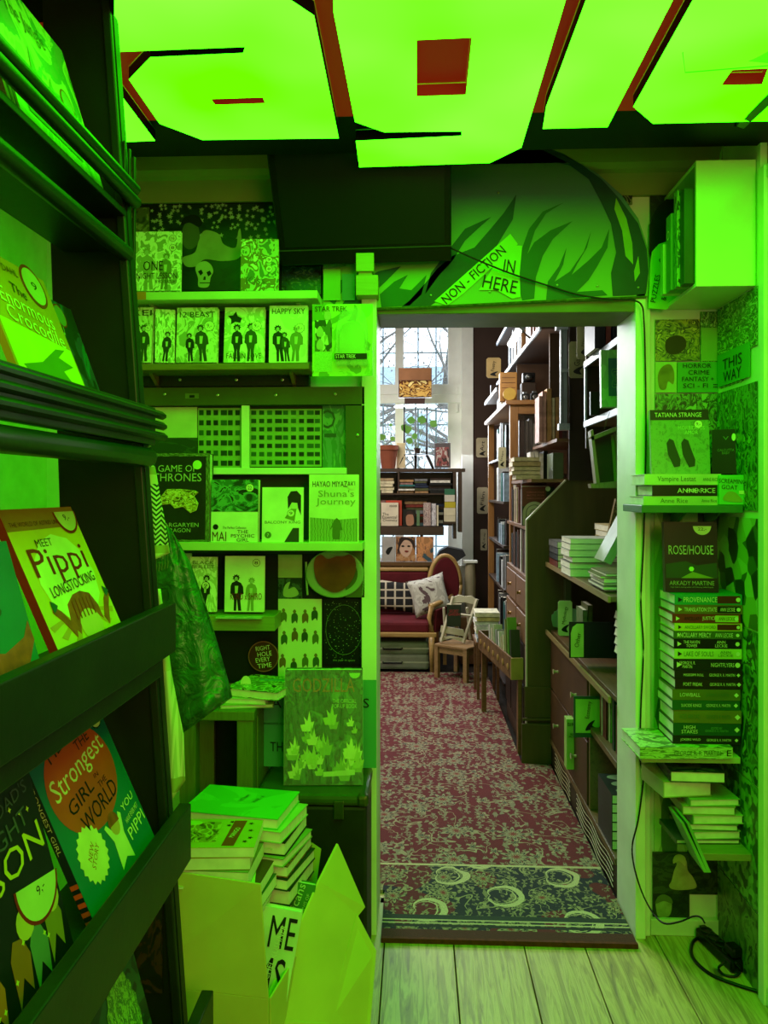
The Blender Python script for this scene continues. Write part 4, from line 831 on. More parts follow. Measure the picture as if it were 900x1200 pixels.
# left neighbour (partly out of the frame)
w_, h_ = .23, .22
r = rackbook('teal picture book with orange stripes at the left edge of the middle rack shelf', .90, 1.13, zb3, h_, .014, mat('#16706a', .4), 16)
shape(r, front(r, w_*.14, h_*.1, -.0005), [(-w_*.6, -.01), (-w_*.5, h_*.3), (0, h_*.18), (w_*.25, h_*.24), (w_*.34, h_*.34), (w_*.36, h_*.2), (w_*.2, h_*.02), (0, -.01)], HAIR, 'printed_hair', .0002)
shape(r, front(r, w_*.1, h_*.55, -.0006), disc_pts(w_*.12, 14, 0, h_*.05), mat('#2b3a1c', .4), 'printed_shape', .0002)
shape(r, front(r, -w_*.15, h_*.75, -.0006), disc_pts(w_*.2, 24, .06), mat('#c9d65c', .4), 'printed_badge', .0002)
# strongest girl book
zb4 = zt4-.058; w_, h_ = .30, .32
r = rackbook('teal picture book with a big orange oval title on the lower rack shelf', 1.24, 1.54, zb4, h_, .014, TEAL, 24)
shape(r, front(r, -w_*.02, h_*.66, -.0005), disc_pts(w_*.42, 40, 0, h_*.3), ORG, 'printed_oval', .0002)
letters(r, 'MEET', front(r, -w_*.13, h_*.90), w_*.34, h_*.07, INK, 'title', 14); letters(r, 'THE', front(r, w_*.12, h_*.84), w_*.2, h_*.06, INK, 'title', 8)
letters(r, 'Strongest', front(r, -w_*.02, h_*.72), w_*.74, h_*.16, mat('#e3dc9a', .4), 'title', 8)
letters(r, 'GIRL', front(r, -w_*.13, h_*.58), w_*.34, h_*.08, INK, 'title', 8); letters(r, 'IN', front(r, w_*.12, h_*.62), w_*.06, h_*.025, INK, 'title'); letters(r, 'THE', front(r, w_*.16, h_*.565), w_*.12, h_*.035, INK, 'title', 6); letters(r, 'WORLD', front(r, w_*.03, h_*.47), w_*.52, h_*.1, INK, 'title', 7)
for i, (s, wd) in enumerate((('YOU', .2), ('HAVE EVER MET', .22), ('PIPPI', .27))): letters(r, s, front(r, w_*.34, h_*(.36-.075*i)), w_*wd, h_*(.045, .03, .07)[i], mat('#e3dc9a', .4), 'title', 8)
shape(r, front(r, -w_*.25, h_*.29, -.0007), disc_pts(w_*.17, 40, .12), mat('#e0d68a', .4), 'printed_badge', .0002); letters(r, 'NEW\nSTORY', front(r, -w_*.25, h_*.29), w_*.16, h_*.08, mat('#b04a14', .4), 'badge_words', 35)
shape(r, front(r, w_*.08, h_*.22, -.0007), blobp([(-.1, -.14), (-.07, .02), (-.12, .12), (-.09, .13), (-.03, .06), (.04, .06), (.1, .14), (.13, .12), (.08, .02), (.09, -.14), (0, -.1)]), mat('#d9d29a', .5), 'printed_figure', .0002)
shape(r, front(r, w_*.09, h_*.31, -.0009), disc_pts(w_*.06, 14), mat('#cf9a5a', .5), 'printed_face', .0002); shape(r, front(r, w_*.09, h_*.325, -.0012), half_disc(w_*.07, -5, 185), HAIR, 'printed_hair', .0002)
shape(r, front(r, w_*.38, h_*.93, -.0012), disc_pts(w_*.1, 30, .08), INK, 'price_sticker', .0002); shape(r, front(r, w_*.38, h_*.93, -.0016), disc_pts(w_*.088, 30), mat('#d9dc9a', .5), 'price_sticker', .0002); letters(r, '14,-', front(r, w_*.38, h_*.93, -.002), w_*.1, h_*.045, INK, 'price')
mb = MB(); mb.box(-w_/2-.0006, -w_/2, -.0002, .0142, 0, h_); mb.v = [WM[r.name] @ p for p in mb.v]; mb.build('dark_spine', mat('#101c26', .4), r)
for k in range(5): mb = MB(); mb.box(-w_/2-.001, -w_/2-.0006, 0, .014, h_*(.02+.05*k), h_*(.045+.05*k)); mb.v = [WM[r.name] @ p for p in mb.v]; mb.build('spine_stripe', ORG, r)
letters(r, 'STRONGEST GIRL', spineframe(r, w_, h_*.62, .014), h_*.42, .007, mat('#c9b88a', .4), 'spine_title')
# lesson book, dark
w_, h_ = .27, .33
r = rackbook('charcoal picture book with yellow lettering at the left edge of the lower rack shelf', .90, 1.17, zb4-.01, h_, .012, mat('#141a1c', .35), 15)
letters(r, "GRANDAD'S", front(r, w_*.1, h_*.84), w_*.66, h_*.06, mat('#4a545a', .5), 'title', 8); letters(r, 'NIGHT', front(r, w_*.12, h_*.73), w_*.5, h_*.08, mat('#4a545a', .5), 'title', 8); letters(r, 'LESSON', front(r, w_*.0, h_*.60), w_*.92, h_*.13, mat('#cfc41c', .4), 'title', 6)
shape(r, front(r, w_*.3, h_*.47, -.0008), half_disc(w_*.22, 170, 350, 20), INKR, 'price_sticker', .0002); shape(r, front(r, w_*.3, h_*.47, -.0012), half_disc(w_*.2, 170, 350, 20), mat('#b9c87a', .5), 'price_sticker', .0002); letters(r, '9,-', front(r, w_*.32, h_*.425, -.0016), w_*.08, h_*.05, INK, 'price', 10)
for (x, y, q) in ((.12, .36, .05), (.4, .35, .045), (-.28, .36, .06)): shape(r, front(r, w_*x, h_*y, -.0006), disc_pts(w_*q*1.7, 14), mat('#c2ae4a', .5), 'printed_face', .0002)
for (x, y, c) in ((.18, .2, '#5a7a6a'), (.36, .24, '#8a7a2c'), (-.26, .2, '#b0601c'), (0, .22, '#9a5a1c')): shape(r, front(r, w_*x, h_*y, -.0005), blobp([(-.08, -.14), (-.07, .06), (-.02, .12), (.06, .1), (.1, .02), (.06, -.12), (.0, -.04)]), mat(c, .5), 'printed_figure', .0002)
rnd = random.Random(4)
for k in range(12): shape(r, front(r, w_*rnd.uniform(-.4, .46), h_*rnd.uniform(.05, .95), -.0007), disc_pts(.0045, 8, .5), mat('#c9c43c', .5), 'printed_star', .0002)
# crocodile book and its blue neighbour on the louvered shelf
zb2 = zt-.033; w_, h_ = .24, .26
r = rackbook('orange and yellow storybook with white handwritten title on the louvered rack shelf', 1.14, 1.38, zb2, h_, .012, mat('#b98a1c', .35, 0, .1), 22)
shape(r, front(r, 0, 0, -.0004), [(-w_*.48, 0), (w_*.48, 0), (w_*.48, h_*.46), (-w_*.48, h_*.52)], mat('#c8c81c', .4, 0, .1), 'printed_field', .0002)
letters(r, 'The', front(r, -.01, h_*.78), w_*.2, h_*.07, INK, 'title', -8); letters(r, 'Enormous', front(r, 0, h_*.67), w_*.7, h_*.11, mat('#d9e07a', .4), 'title', -6); letters(r, 'Crocodile', front(r, w_*.04, h_*.55), w_*.76, h_*.11, mat('#d9e07a', .4), 'title', -6); letters(r, 'ROALD DAHL', front(r, -w_*.2, h_*.92), w_*.5, h_*.05, mat('#5a300c', .4), 'author')
shape(r, front(r, 0, h_*.12, -.0007), blobp([(-.4, .1), (-.1, .16), (.2, .3), (.36, .32), (.2, .24), (.4, .2), (.2, .14), (.3, .04), (0, .04), (-.3, .02)]), mat('#5a7a1c', .4), 'printed_reptile', .0002)
shape(r, front(r, w_*.26, h_*.89, -.0010), disc_pts(w_*.17, 30), INKR, 'price_sticker', .0002); shape(r, front(r, w_*.26, h_*.89, -.0014), disc_pts(w_*.145, 30), mat('#a9b06a', .5), 'price_sticker', .0002); letters(r, '9', front(r, w_*.26, h_*.89, -.002), w_*.08, h_*.06, INK, 'price')
r = rackbook('dark blue storybook just behind the orange one on the louvered rack shelf', 1.28, 1.50, zb2, .23, .012, art(120, ['#1c2016', '#2c3a5c', '#1c5a5a', '#2a2416'], 2), 20, ox=-.022)
shape(r, front(r, .04, .2, -.0008), disc_pts(.024, 24), INKR, 'price_sticker', .0002); shape(r, front(r, .04, .2, -.0012), disc_pts(.021, 24), mat('#6a7a4a', .5), 'price_sticker', .0002); letters(r, 'LIFE', front(r, .02, .14), .08, .02, mat('#8a9a5a', .5), 'title', 80)
r = rackbook('pale jungle covered picture book on the top rack shelf', 1.18, 1.50, shelf_z(247, 157)-.004, .30, .014, art(121, ['#3f5a24', '#8f9a4c', '#a9b06a', '#4c7a44', '#6a7a5a'], 2.2), 17)
shape(r, front(r, .09, .15, -.0008), disc_pts(.028, 24), INKR, 'price_sticker', .0002); shape(r, front(r, .09, .15, -.0012), disc_pts(.024, 24), mat('#7a8a5a', .5), 'price_sticker', .0002)
letters(r, 'The Jungle', front(r, -.02, .24), .15, .04, mat('#39501c', .5), 'title', 4)
shape(r, front(r, -.02, .03, -.0007), [(-.1, .0), (-.08, .12), (-.05, .05), (-.02, .16), (0, .06), (.05, .14), (.05, .03), (.1, .08), (.1, 0)], mat('#5a8a34', .5), 'printed_leaves', .0002)
# bottom book
r = rackbook('green covered book with a feathery oval on the lowest rack shelf', 1.25, 1.48, zt5-.055, .26, .012, art(122, ['#0f2a1c', '#1c4a34', '#0c1c14'], 3), 15)
shape(r, front(r, .02, .12, -.0007), disc_pts(.065, 40, .08, .115), art(123, ['#5a8a2c', '#8ab83c', '#3f6a24', '#a9cf5c'], 9, 'fine'), 'printed_foliage', .0003)
shape(r, front(r, .05, .235, -.001), disc_pts(.02, 24), INKR, 'price_sticker', .0002); shape(r, front(r, .05, .235, -.0014), disc_pts(.018, 24), mat('#a9c86a', .5), 'price_sticker', .0002)
letters(r, '9,-', front(r, .05, .235, -.002), .016, .014, INK, 'price')
# dark printed paper on the inner panel
mb = MB(); mb.box(RXX(.6)-.2, RXX(.6)-.03, ye-.002, ye-.001, .45, .78); mb.build('printed_paper', art(124, ['#0a0c08', '#12140c', '#3a2412', '#0a0c08'], 4), rk)
# ---------------------------------------------------------------- scarves and tote bag hanging behind the rack
def zig(name, ca, cb, sc_=26, hstripe=True):
    m, nt, b = newmat(name); v = coords(nt, 'Generated'); s = nt.nodes.new('ShaderNodeSeparateXYZ'); nt.links.new(v, s.inputs[0])
    tri = math_(nt, 'PINGPONG', math_(nt, 'MULTIPLY', s.outputs[0], 8), 1); f = math_(nt, 'FRACT', math_(nt, 'ADD', math_(nt, 'MULTIPLY', s.outputs[2], sc_), tri))
    c = mix(nt, math_(nt, 'GREATER_THAN', f, .5), lin(ca), lin(cb))
    bf = math_(nt, 'FRACT', math_(nt, 'MULTIPLY', s.outputs[2], 1.6)); c = mix(nt, math_(nt, 'LESS_THAN', bf, .22), c, lin('#8f9a4c')); c = mix(nt, math_(nt, 'LESS_THAN', bf, .12), c, lin('#b5c27a'))
    nt.links.new(c, b.inputs['Base Color']); b.inputs['Roughness'].default_value = .9; return m
def cloth(name, label, cat, Lp, Rp, Y, m, amp=.008, folds=6, nu=14, nv=30, th=.002, parent=None):
    def interp(P, v):
        k = v*(len(P)-1); i = min(int(k), len(P)-2); t = k-i; return (P[i][0]*(1-t)+P[i+1][0]*t, P[i][1]*(1-t)+P[i+1][1]*t)
    def fn(u, v):
        a = interp(Lp, v); b = interp(Rp, v); x = a[0]*(1-u)+b[0]*u; y = a[1]*(1-u)+b[1]*u
        return V(x, y, Y+amp*math.sin(u*folds+v*3)+amp*.5*math.sin(v*9+u*4))
    mb = MB(); mb.grid(fn, nu, nv); o = mb.build(name, m, parent, smooth=True, solid=th)
    if label: tag(o, label, cat)
    return o
sc1 = cloth('scarf', 'green and pale zigzag woven scarf hanging behind the dark rack above the tote bag', 'scarf', [(158, 512), (160, 560), (168, 620), (174, 659)], [(176, 518), (184, 560), (193, 610), (199, 648)], 1.636, zig('zigzag_weave', '#b5c98c', '#1c3a20'), .006)
fr_ = MB()
for k in range(7): p = V(176+k*3.4, 657-k*1.3, 1.636); fr_.tube([p, p+Vector((.001, 0, -.018)), p+Vector((-.001, .001, -.03))], .0016, 5)
q = fr_.build('fringe', mat('#5a6a3c', .9), sc1); q['kind'] = 'stuff'
cloth('scarf', 'dark zigzag scarf seen through the rack beside the yellow picture book', 'scarf', [(76, 520), (78, 600), (80, 690)], [(96, 520), (98, 600), (101, 690)], 1.64, zig('dark_zigzag_weave', '#2c4a24', '#0c140a'), .006)
cloth('scarf', 'cream striped scarf with a brown fringe hanging below the tote bag', 'scarf', [(176, 690), (180, 760), (188, 850), (196, 945)], [(188, 690), (201, 790), (215, 860), (217, 915)], 1.64, zig('striped_weave', '#c9cf9c', '#a9b87c', 3), .008)
def bagmat():
    m, nt, b = newmat('shiny_woven_plastic'); v = coords(nt, 'Object'); n = noise(nt, v, 16, 5, 1.8)
    nt.links.new(ramp(nt, n, [(.3, lin('#1f4a1c')), (.7, lin('#2f6a2c'))]), b.inputs['Base Color']); b.inputs['Roughness'].default_value = .33; bump(nt, b, n, .7, .02); return m
BG = bagmat(); bag = thing('tote_bag', 'shiny creased green tote bag hanging from the end of the dark rack', 'bag', V(220, 858, 1.82))
Lp = [(188, 612), (176, 660), (176, 740), (182, 800), (196, 845), (213, 860)]; Rp = [(200, 620), (222, 658), (242, 712), (258, 765), (268, 800), (272, 817)]
def bf(u, v, side):
    k = v*5; i = min(int(k), 4); t = k-i; a = (Lp[i][0]*(1-t)+Lp[i+1][0]*t, Lp[i][1]*(1-t)+Lp[i+1][1]*t); b = (Rp[i][0]*(1-t)+Rp[i+1][0]*t, Rp[i][1]*(1-t)+Rp[i+1][1]*t)
    e = math.sin(math.pi*u)**.6*(.012+.05*v)*(1 if v < .96 else .6)
    return V(a[0]*(1-u)+b[0]*u, a[1]*(1-u)+b[1]*u, 1.86-side*e+.004*math.sin(u*17+v*9)*side+.003*math.sin(v*31+u*5))
for side, nm in ((1, 'front_panel'), (-1, 'back_panel')): mb = MB(); mb.grid(lambda u, v: bf(u, v, side), 16, 30); mb.build(nm, BG, bag, smooth=True, solid=.002)
mb = MB(); mb.tube([V(190, 616, 1.86), V(184, 596, 1.82), V(180, 580, 1.74), V(160, 568, 1.625)], .006, 8); mb.build('handle', BG, bag)
# ================================================================= cardboard box of books
CB = mat('#c9be62', .8, 0, .08, 5, .1); CBi = mat('#a59c4a', .85, 0, .1, 5)
bx = thing('cardboard_box', 'open brown cardboard box with raised flaps full of books on the floor', 'box', (-.42, 1.95, 0))
def slab(parent, name, pts, m, th=.005):
    n = (pts[1]-pts[0]).cross(pts[2]-pts[1]).normalized(); mb = MB(); mb.prism(pts, n*th); return mb.build(name, m, parent, bevel=.001)
c0 = [Vector(p) for p in ((-.66, 1.80, 0), (-.34, 1.76, 0), (-.27, 2.10, 0), (-.60, 2.15, 0))]; H = Vector((0, 0, .33))
for i in range(4): slab(bx, 'side_wall', [c0[i], c0[(i+1) % 4], c0[(i+1) % 4]+H, c0[i]+H], CB)
mb = MB(); mb.prism([p+Vector((0, 0, .002)) for p in c0], (0, 0, .005)); mb.build('base', CBi, bx)
slab(bx, 'front_flap', [c0[0]+H, c0[1]+H+Vector((0, 0, 0)), V(306, 1035, 1.78), V(211, 1021, 1.82)], CB)
F1, F2, F3, F4 = V(394, 988, 2.14), V(426, 1064, 2.12), V(441, 1112, 2.08), V(436, 1260, 1.98)
slab(bx, 'side_flap', [c0[1]+H*.95, V(300, 1195, 1.80), V(372, 1032, 2.04), V(394, 988, 2.14), V(426, 1062, 2.12), V(418, 1072, 2.10), V(383, 1200, 1.93)][1:], CB, -.006)
slab(bx, 'side_flap_fold', [V(418, 1070, 2.099), V(441, 1114, 2.07), V(430, 1250, 1.97), V(383, 1202, 1.93)], CB, -.006)
slab(bx, 'side_flap_lower', [V(300, 1194, 1.80), V(384, 1199, 1.93), V(432, 1246, 1.97), c0[1]+Vector((.12, .05, .02)), c0[1]+Vector((0, 0, .05))], CB, -.006)
slab(bx, 'back_flap', [V(352, 984, 2.2), V(366, 988, 2.19), V(376, 995, 2.18), V(370, 1040, 2.14), V(352, 1060, 2.14)], CBi, .005)
# book stacks in the box: back stack (right), front stack (left)
def flat(label, px0, px1, py_front, z, dep, t, cover, yaw=0, Y=None, **kw):
    Y = Y; a = V(px0, py_front, Y); b = V(px1, py_front, Y)
    return book(label, b.x-a.x, dep, t, T((a.x+b.x)/2, Y, z) @ RZ(yaw) @ RXm(-90), cover, **kw)
DG = mat('#1c3018', .4); z = .655
bs = [('bright green paperback on top of the rear stack in the cardboard box', .028, art(130, ['#4fb53a', '#5cc24a'], 1.2), -9, 0), ('pale book under the bright green paperback in the box', .03, mat('#a9c87a', .4), -14, .012), ('black spined book with white marks in the rear stack in the box', .035, INK, -10, .02), ('pale bellied book fourth in the rear stack in the box', .022, mat('#8aa05c', .4), -16, .02), ('dark book with orange flashes fifth in the rear stack in the box', .03, art(131, ['#12180c', '#8a4a1c', '#1c2c14'], 4), -12, .028), ('dark green book sixth in the rear stack in the box', .03, DG, -15, .03), ('dark book at the bottom of the rear stack in the box', .04, mat('#20301a', .4), -12, .034)]
for lab, t, cv, yw, dx in bs:
    z -= .0008; r = book(lab, .27, .185, t, T(-.49+dx, 1.985, z) @ RZ(yw) @ RXm(-90), cv); z -= t
    if 'bright green' in lab: letters(r, 'VIETNAM', WM[r.name] @ T(.0, -.0012, .11) @ RXm(90), .045, .012, mat('#14503a', .5), 'title', 75); letters(r, 'WAR - A', WM[r.name] @ T(.04, -.0012, .11) @ RXm(90), .05, .012, mat('#14503a', .5), 'title', 75)
    if 'white marks' in lab: letters(r, '3 A', WM[r.name] @ T(.08, t/2, -.0014) @ RXm(90), .05, .014, CREAM, 'spine_title')
z = .648
fs_ = [('yellow patterned book with a red label on top of the front stack in the box', .024, mat('#b5b040', .4), 3, .0), ('orange banded book second in the front stack in the box', .03, mat('#a8742c', .4), 4, -.01), ('grey green book third in the front stack in the box', .034, mat('#7f8a5c', .4), -2, -.012), ('pale thin comic fourth in the front stack in the box', .006, mat('#b5d67a', .4), 9, .0), ('brown edged book fifth in the front stack in the box', .03, mat('#5a3a1c', .4), -6, .006), ('green book sixth in the front stack in the box', .03, mat('#2c5a24', .4), -9, .006), ('pale book seventh in the front stack in the box', .03, mat('#9fb06a', .4), -6, .0), ('dark book eighth in the front stack in the box', .04, DG, -4, .0)]
for lab, t, cv, yw, dx in fs_:
    z -= .0008; r = book(lab, .235, .16, t, T(-.505+dx, 1.815, z) @ RZ(yw) @ RXm(-90), cv, hard=False); z -= t
    if 'red label' in lab:
        fm = lambda x, y, zz=-.001: WM[r.name] @ T(x, zz, y) @ RXm(90)
        shape(r, fm(-.04, .08, -.0003), [(-.06, -.055), (.06, -.05), (.055, .06), (-.05, .065)], art(132, ['#7a6a1c', '#c2b84c', '#9a8a2c', '#5a4a14'], 3), 'printed_figure')
        shape(r, fm(.055, .078, -.0005), [(-.018, -.07), (.012, -.07), (.022, .07), (-.01, .07)], mat('#9a3a14', .5), 'red_label'); letters(r, 'MANGO', fm(.057, .078, -.0016), .055, .013, CREAM, 'title', 80)
        shape(r, fm(-.055, .135, -.0008), disc_pts(.02, 20, 0, .012), mat('#b5d04c', .5), 'price_sticker')
        for k, (x, y) in enumerate(((.04, .14), (.09, .13), (.095, .09), (.1, .05), (.09, .03), (-.1, .1), (-.105, .04), (.035, .12))): shape(r, fm(x, y, -.0009), disc_pts(.007, 10, .6), INK, 'printed_blossom')
for lab, corners, Y, cv, ttl in (('dark green hardback about culture standing in the cardboard box', (320, 1044, 352, 1150), 1.965, mat('#3f7a34', .4), None), ('black and white novel with giant letters tilted in the cardboard box', (284, 1076, 334, 1190), 1.845, mat('#c9d6b5', .35), 1)):
    a = V(corners[0], corners[3], Y); b = V(corners[2], corners[1], Y); w_ = b.x-a.x; h_ = b.z-a.z
    r = book(lab, w_*.94, h_, .03, T((a.x+b.x)/2, Y, a.z) @ RYm(9) @ RXm(-14), cv, name='book')
    if ttl:
        for s, y in (('E', .82), ('T', .62), ('S', .40), ('M', .2)): pass
        letters(r, 'ME', front(r, w_*.1, h_*.78), w_*.62, h_*.3, INK, 'title', 0); letters(r, 'MS', front(r, -w_*.05, h_*.36), w_*.72, h_*.36, INK, 'title', 0)
        letters(r, 'RACHEL KUSHNER', front(r, -w_*.02, h_*.55, -.002), h_*.62, w_*.13, mat('#dbe6c0', .4), 'author', 80); letters(r, 'RACHEL\nKUSHNER', WM[r.name] @ T(0, -.0014, h_*.06) @ RXm(90), w_*.6, h_*.07, INK, 'author')
    else: letters(r, 'Americans', front(r, -w_*.25, h_*.7), h_*.6, w_*.3, mat('#b5d68a', .4), 'title', 78); letters(r, 'THE MAKING OF\nA CULTURE', front(r, w_*.18, h_*.7), h_*.4, w_*.25, mat('#b5d68a', .4), 'subtitle', 78)
# ================================================================= RIGHT COLUMN beside the door
XS = 1.018                                  # face of the side partition
YN = 2.64
sbox('wall_side_partition', PAINT, XS, XS+.02, 2.32, 2.65, 0, 3.0)
nb = panel('poster', 'printed green collage paper behind the right hand shelves', 'poster', 767, 600, 843, 1000, YN+.004, art(140, ['#4c6630', '#9fb56a', '#26361c', '#8aa05c', '#c2d08f'], 5, 'voronoi'))
# side partition print
def sidepanel(name, label, cat, pts, X, m, th=.002, parent=None):
    P = [VX(x, y, X) for x, y in pts]; P = [Vector((X, p.y, p.z)) for p in P]; mb = MB(); mb.prism(P, (th, 0, 0)); o = mb.build(name, m, parent)
    if label: tag(o, label, cat)
    return o
def sp_(name, label, cat, y0, y1, z0, z1, X, m, parent=None):
    mb = MB(); mb.box(X, X+.002, y0, y1, z0, z1); o = mb.build(name, m, parent)
    if label: tag(o, label, cat)
    return o
def zz_(py, Y): return CZ+(HOR-py)/900*Y
LEAFP = art(141, ['#1c3314', '#5c9a3c', '#2f5a24', '#a9cc74', '#26441c'], 7, 'noise')
sp_('poster', 'dark leafy plant print on the side partition above the this way sign', 'poster', 2.33, 2.635, zz_(425, 2.6), 2.11, XS-.004, LEAFP)
sp_('poster', 'black and white building sketch print on the side partition under the green shelf', 'poster', 2.33, 2.635, zz_(720, 2.6), zz_(604, 2.6), XS-.004, art(142, ['#9fb56a', '#4c6630', '#b5c98c', '#26361c'], 6, 'voronoi'))
sp_('poster', 'dark spiky print on the side partition beside the tall book stack', 'poster', 2.33, 2.635, zz_(880, 2.6), zz_(722, 2.6), XS-.004, art(143, ['#1c3a18', '#3f6a2c', '#6c9a4c', '#26441c', '#8fb86a'], 4))
sp_('poster', 'snake skin print on the side partition beside the low open books', 'poster', 2.33, 2.635, zz_(1010, 2.6), zz_(882, 2.6), XS-.004, art(144, ['#3f6a2c', '#6c9a4c', '#86b05c', '#2c4a20'], 18, 'voronoi'))
sp_('poster', 'dark landscape print low on the side partition above the power strip', 'poster', 2.33, 2.635, zz_(1130, 2.5), zz_(1012, 2.6), XS-.004, art(145, ['#26381c', '#4c662c', '#6c8244', '#1c2a14'], 4))
# collage on the back
p1_ = panel('poster', 'yellow and brown print of a round pit beside the door frame', 'poster', 768, 374, 820, 423, YN, art(146, ['#4a5a1c', '#a89a2c', '#7a7a24', '#33401a', '#c2b040'], 4))
blob(p1_, [(780, 410), (781, 398), (792, 393), (802, 396), (804, 406), (796, 414), (786, 415)], YN-.001, mat('#3a2c10', .5), 'printed_pit')
panel('poster', 'dark leafy print strip above the pale card', 'poster', 821, 365, 845, 425, YN+.001, LEAFP)
panel('card', 'plain pale green card right of the round pit print', 'card', 822, 384, 843, 423, YN-.002, mat('#86b04c', .5))
p2_ = panel('poster', 'small yellow sketch of a crouching creature left of the genre sign', 'poster', 768, 424, 793, 460, YN, mat('#a9c46c', .5))
blob(p2_, [(773, 455), (771, 440), (776, 430), (785, 427), (790, 436), (789, 450), (783, 447), (780, 456)], YN-.001, mat('#8a7a2c', .5, 0, .3, 20), 'printed_creature')
g = panel('paper_sign', 'hand lettered horror crime fantasy and sci-fi sign on the back of the right niche', 'sign', 794, 424, 845, 460, YN-.002, mat('#4fa038', .5, 0, .05))
for i, s in enumerate(('HORROR', 'CRIME', 'FANTASY +', 'SCI - FI')): ptext(g, s, (817, 819, 818, 815)[i], 428.5+i*7.8, YN-.005, (32, 24, 36, 28)[i], 5.2, INK, 0)
ptext(g, '=====', 841, 452, YN-.005, 10, 4, INK)
g = sp_('paper_sign', 'hand lettered this way sign with an arrow on the side partition', 'sign', 2.38, 2.625, zz_(455, 2.6), zz_(418, 2.6), XS-.007, mat('#4fa038', .5, 0, .05))
BS = Matrix(((0, 0, -1, XS-.0085), (-1, 0, 0, 2.505), (0, 1, 0, 0), (0, 0, 0, 1)))
def stext(parent, s, y, z, w, h, X=XS-.0085): return letters(parent, s, T(X, y, z) @ Matrix(((0, 0, -1, 0), (-1, 0, 0, 0), (0, 1, 0, 0), (0, 0, 0, 1))), w, h, INK)
stext(g, 'THIS', 2.505, zz_(426, 2.5), .15, .035); stext(g, 'WAY', 2.505, zz_(441, 2.5), .14, .035); stext(g, '=====>', 2.505, zz_(452, 2.5), .18, .012)
panel('poster', 'garden foliage print behind the strange author hardback', 'poster', 768, 461, 846, 590, YN, art(147, ['#1c3314', '#3f6a2c', '#6c9a44', '#26441c', '#8ab85c'], 7))
sp_('poster', 'garden foliage print on the side partition beside the black paperback', 'poster', 2.33, 2.635, zz_(596, 2.6), zz_(462, 2.6), XS-.005, art(148, ['#1c3314', '#3f6a2c', '#6c9a44', '#26441c', '#8ab85c'], 7))
# top box
bx_ = thing('wall_box', 'big bright green box shelf open on its left side high beside the mural', 'shelf', (.94, 2.5, zz_(340, 2.35)))
z0 = zz_(340, 2.35); z1 = zz_(195, 2.35); xa = V(815, 0, 2.35).x; BXM = mat('#cfdca0', .3, 0, .05, 4, 0, .2)
for nm, a in (('front_board', (xa, XS-.002, 2.345, 2.357, z0, z1)), ('bottom_board', (xa, XS-.002, 2.358, 2.645, z0, z0+.012)), ('top_board', (xa, XS-.002, 2.358, 2.645, z1-.012, z1)), ('back_board', (xa, XS-.002, 2.636, 2.645, z0+.013, z1-.013)), ('side_board', (XS-.012, XS-.002, 2.358, 2.635, z0+.013, z1-.013))):
    mb = MB(); mb.box(*a); mb.build(nm, BXM, bx_, bevel=.001)
for k, (yy, t, h, lab, cv) in enumerate(((2.362, .035, .29, 'dark green board game standing nearest the front in the green box shelf', mat('#26441c', .4)), (2.40, .03, .30, 'patterned green game box second from the front in the green box shelf', art(150, ['#2c5a24', '#7fb04c', '#1c3a18'], 5)), (2.434, .045, .24, 'green game box with a white letter third from the front in the green box shelf', mat('#4c8a34', .4)), (2.483, .03, .16, 'low pale game box at the back of the green box shelf', mat('#9fc86a', .4)))):
    M = T(xa-.028, yy+t/2, z0+.0135) ; mb = MB(); mb.box(0, .15, 0, t, 0, h, 0, T(xa-.03+k*-.008+.0, yy, z0+.013)); o = mb.build('game_box', cv, bevel=.002); tag(o, lab, 'game')
    if k == 2: letters(o, 'O', T(xa-.03-.016-.001, yy+t/2, z0+.19) @ Matrix(((0, 0, -1, 0), (-1, 0, 0, 0), (0, 1, 0, 0), (0, 0, 0, 1))), .025, .03, CREAM)
sh = thing('paper_sign', 'round topped hand lettered puzzles and games tag left of the green box shelf', 'sign', V(780, 362, 2.56))
flatpoly('tag_sheet', [(760, 361), (762, 310), (764, 295), (772, 286), (784, 282), (797, 283), (800, 290), (800, 345), (781, 363)], 2.60, SGN, sh, .002)
ptext(sh, 'PUZZLES', 768, 338, 2.597, 32, 6, INK, 80); ptext(sh, '& GAMES', 780, 337, 2.597, 30, 6, INK, 80); ptext(sh, 'o  o  o', 783, 302, 2.597, 22, 5, INK, 20)
blob(sh, [(773, 306), (781, 292), (794, 296), (792, 312), (784, 314), (778, 308)], 2.597, mat('#4c8a2c', .5), 'printed_emblem')
mb = MB(); mb.prism([V(x, y, 2.62) for x, y in [(762, 296), (762, 262), (772, 242), (790, 224), (813, 196), (813, 300)]], (0, .012, 0)); o = mb.build('dark_board', mat('#0a0e08', .5)); tag(o, 'black angled board behind the puzzles and games tag', 'board')
panel('poster', 'mottled dark print above the black angled board', 'poster', 762, 192, 812, 262, YN, art(151, ['#26361c', '#1c2a14', '#33471f'], 12, 'fine'))
panel('poster', 'dark print with a pale mask at the top right of the mural', 'poster', 712, 196, 741, 240, YN-.005, art(152, ['#0f180c', '#16240f', '#7a8a5c', '#0f180c'], 2.4))
mb = MB(); mb.tube(smooth_path([V(843, 194, 2.5), V(845, 180, 2.5), V(850, 163, 2.48), V(856, 142, 2.45)]), .003, 6); o = mb.build('string', mat('#8fc84c', .5)); tag(o, 'pale green string hanging over the green box shelf', 'string')
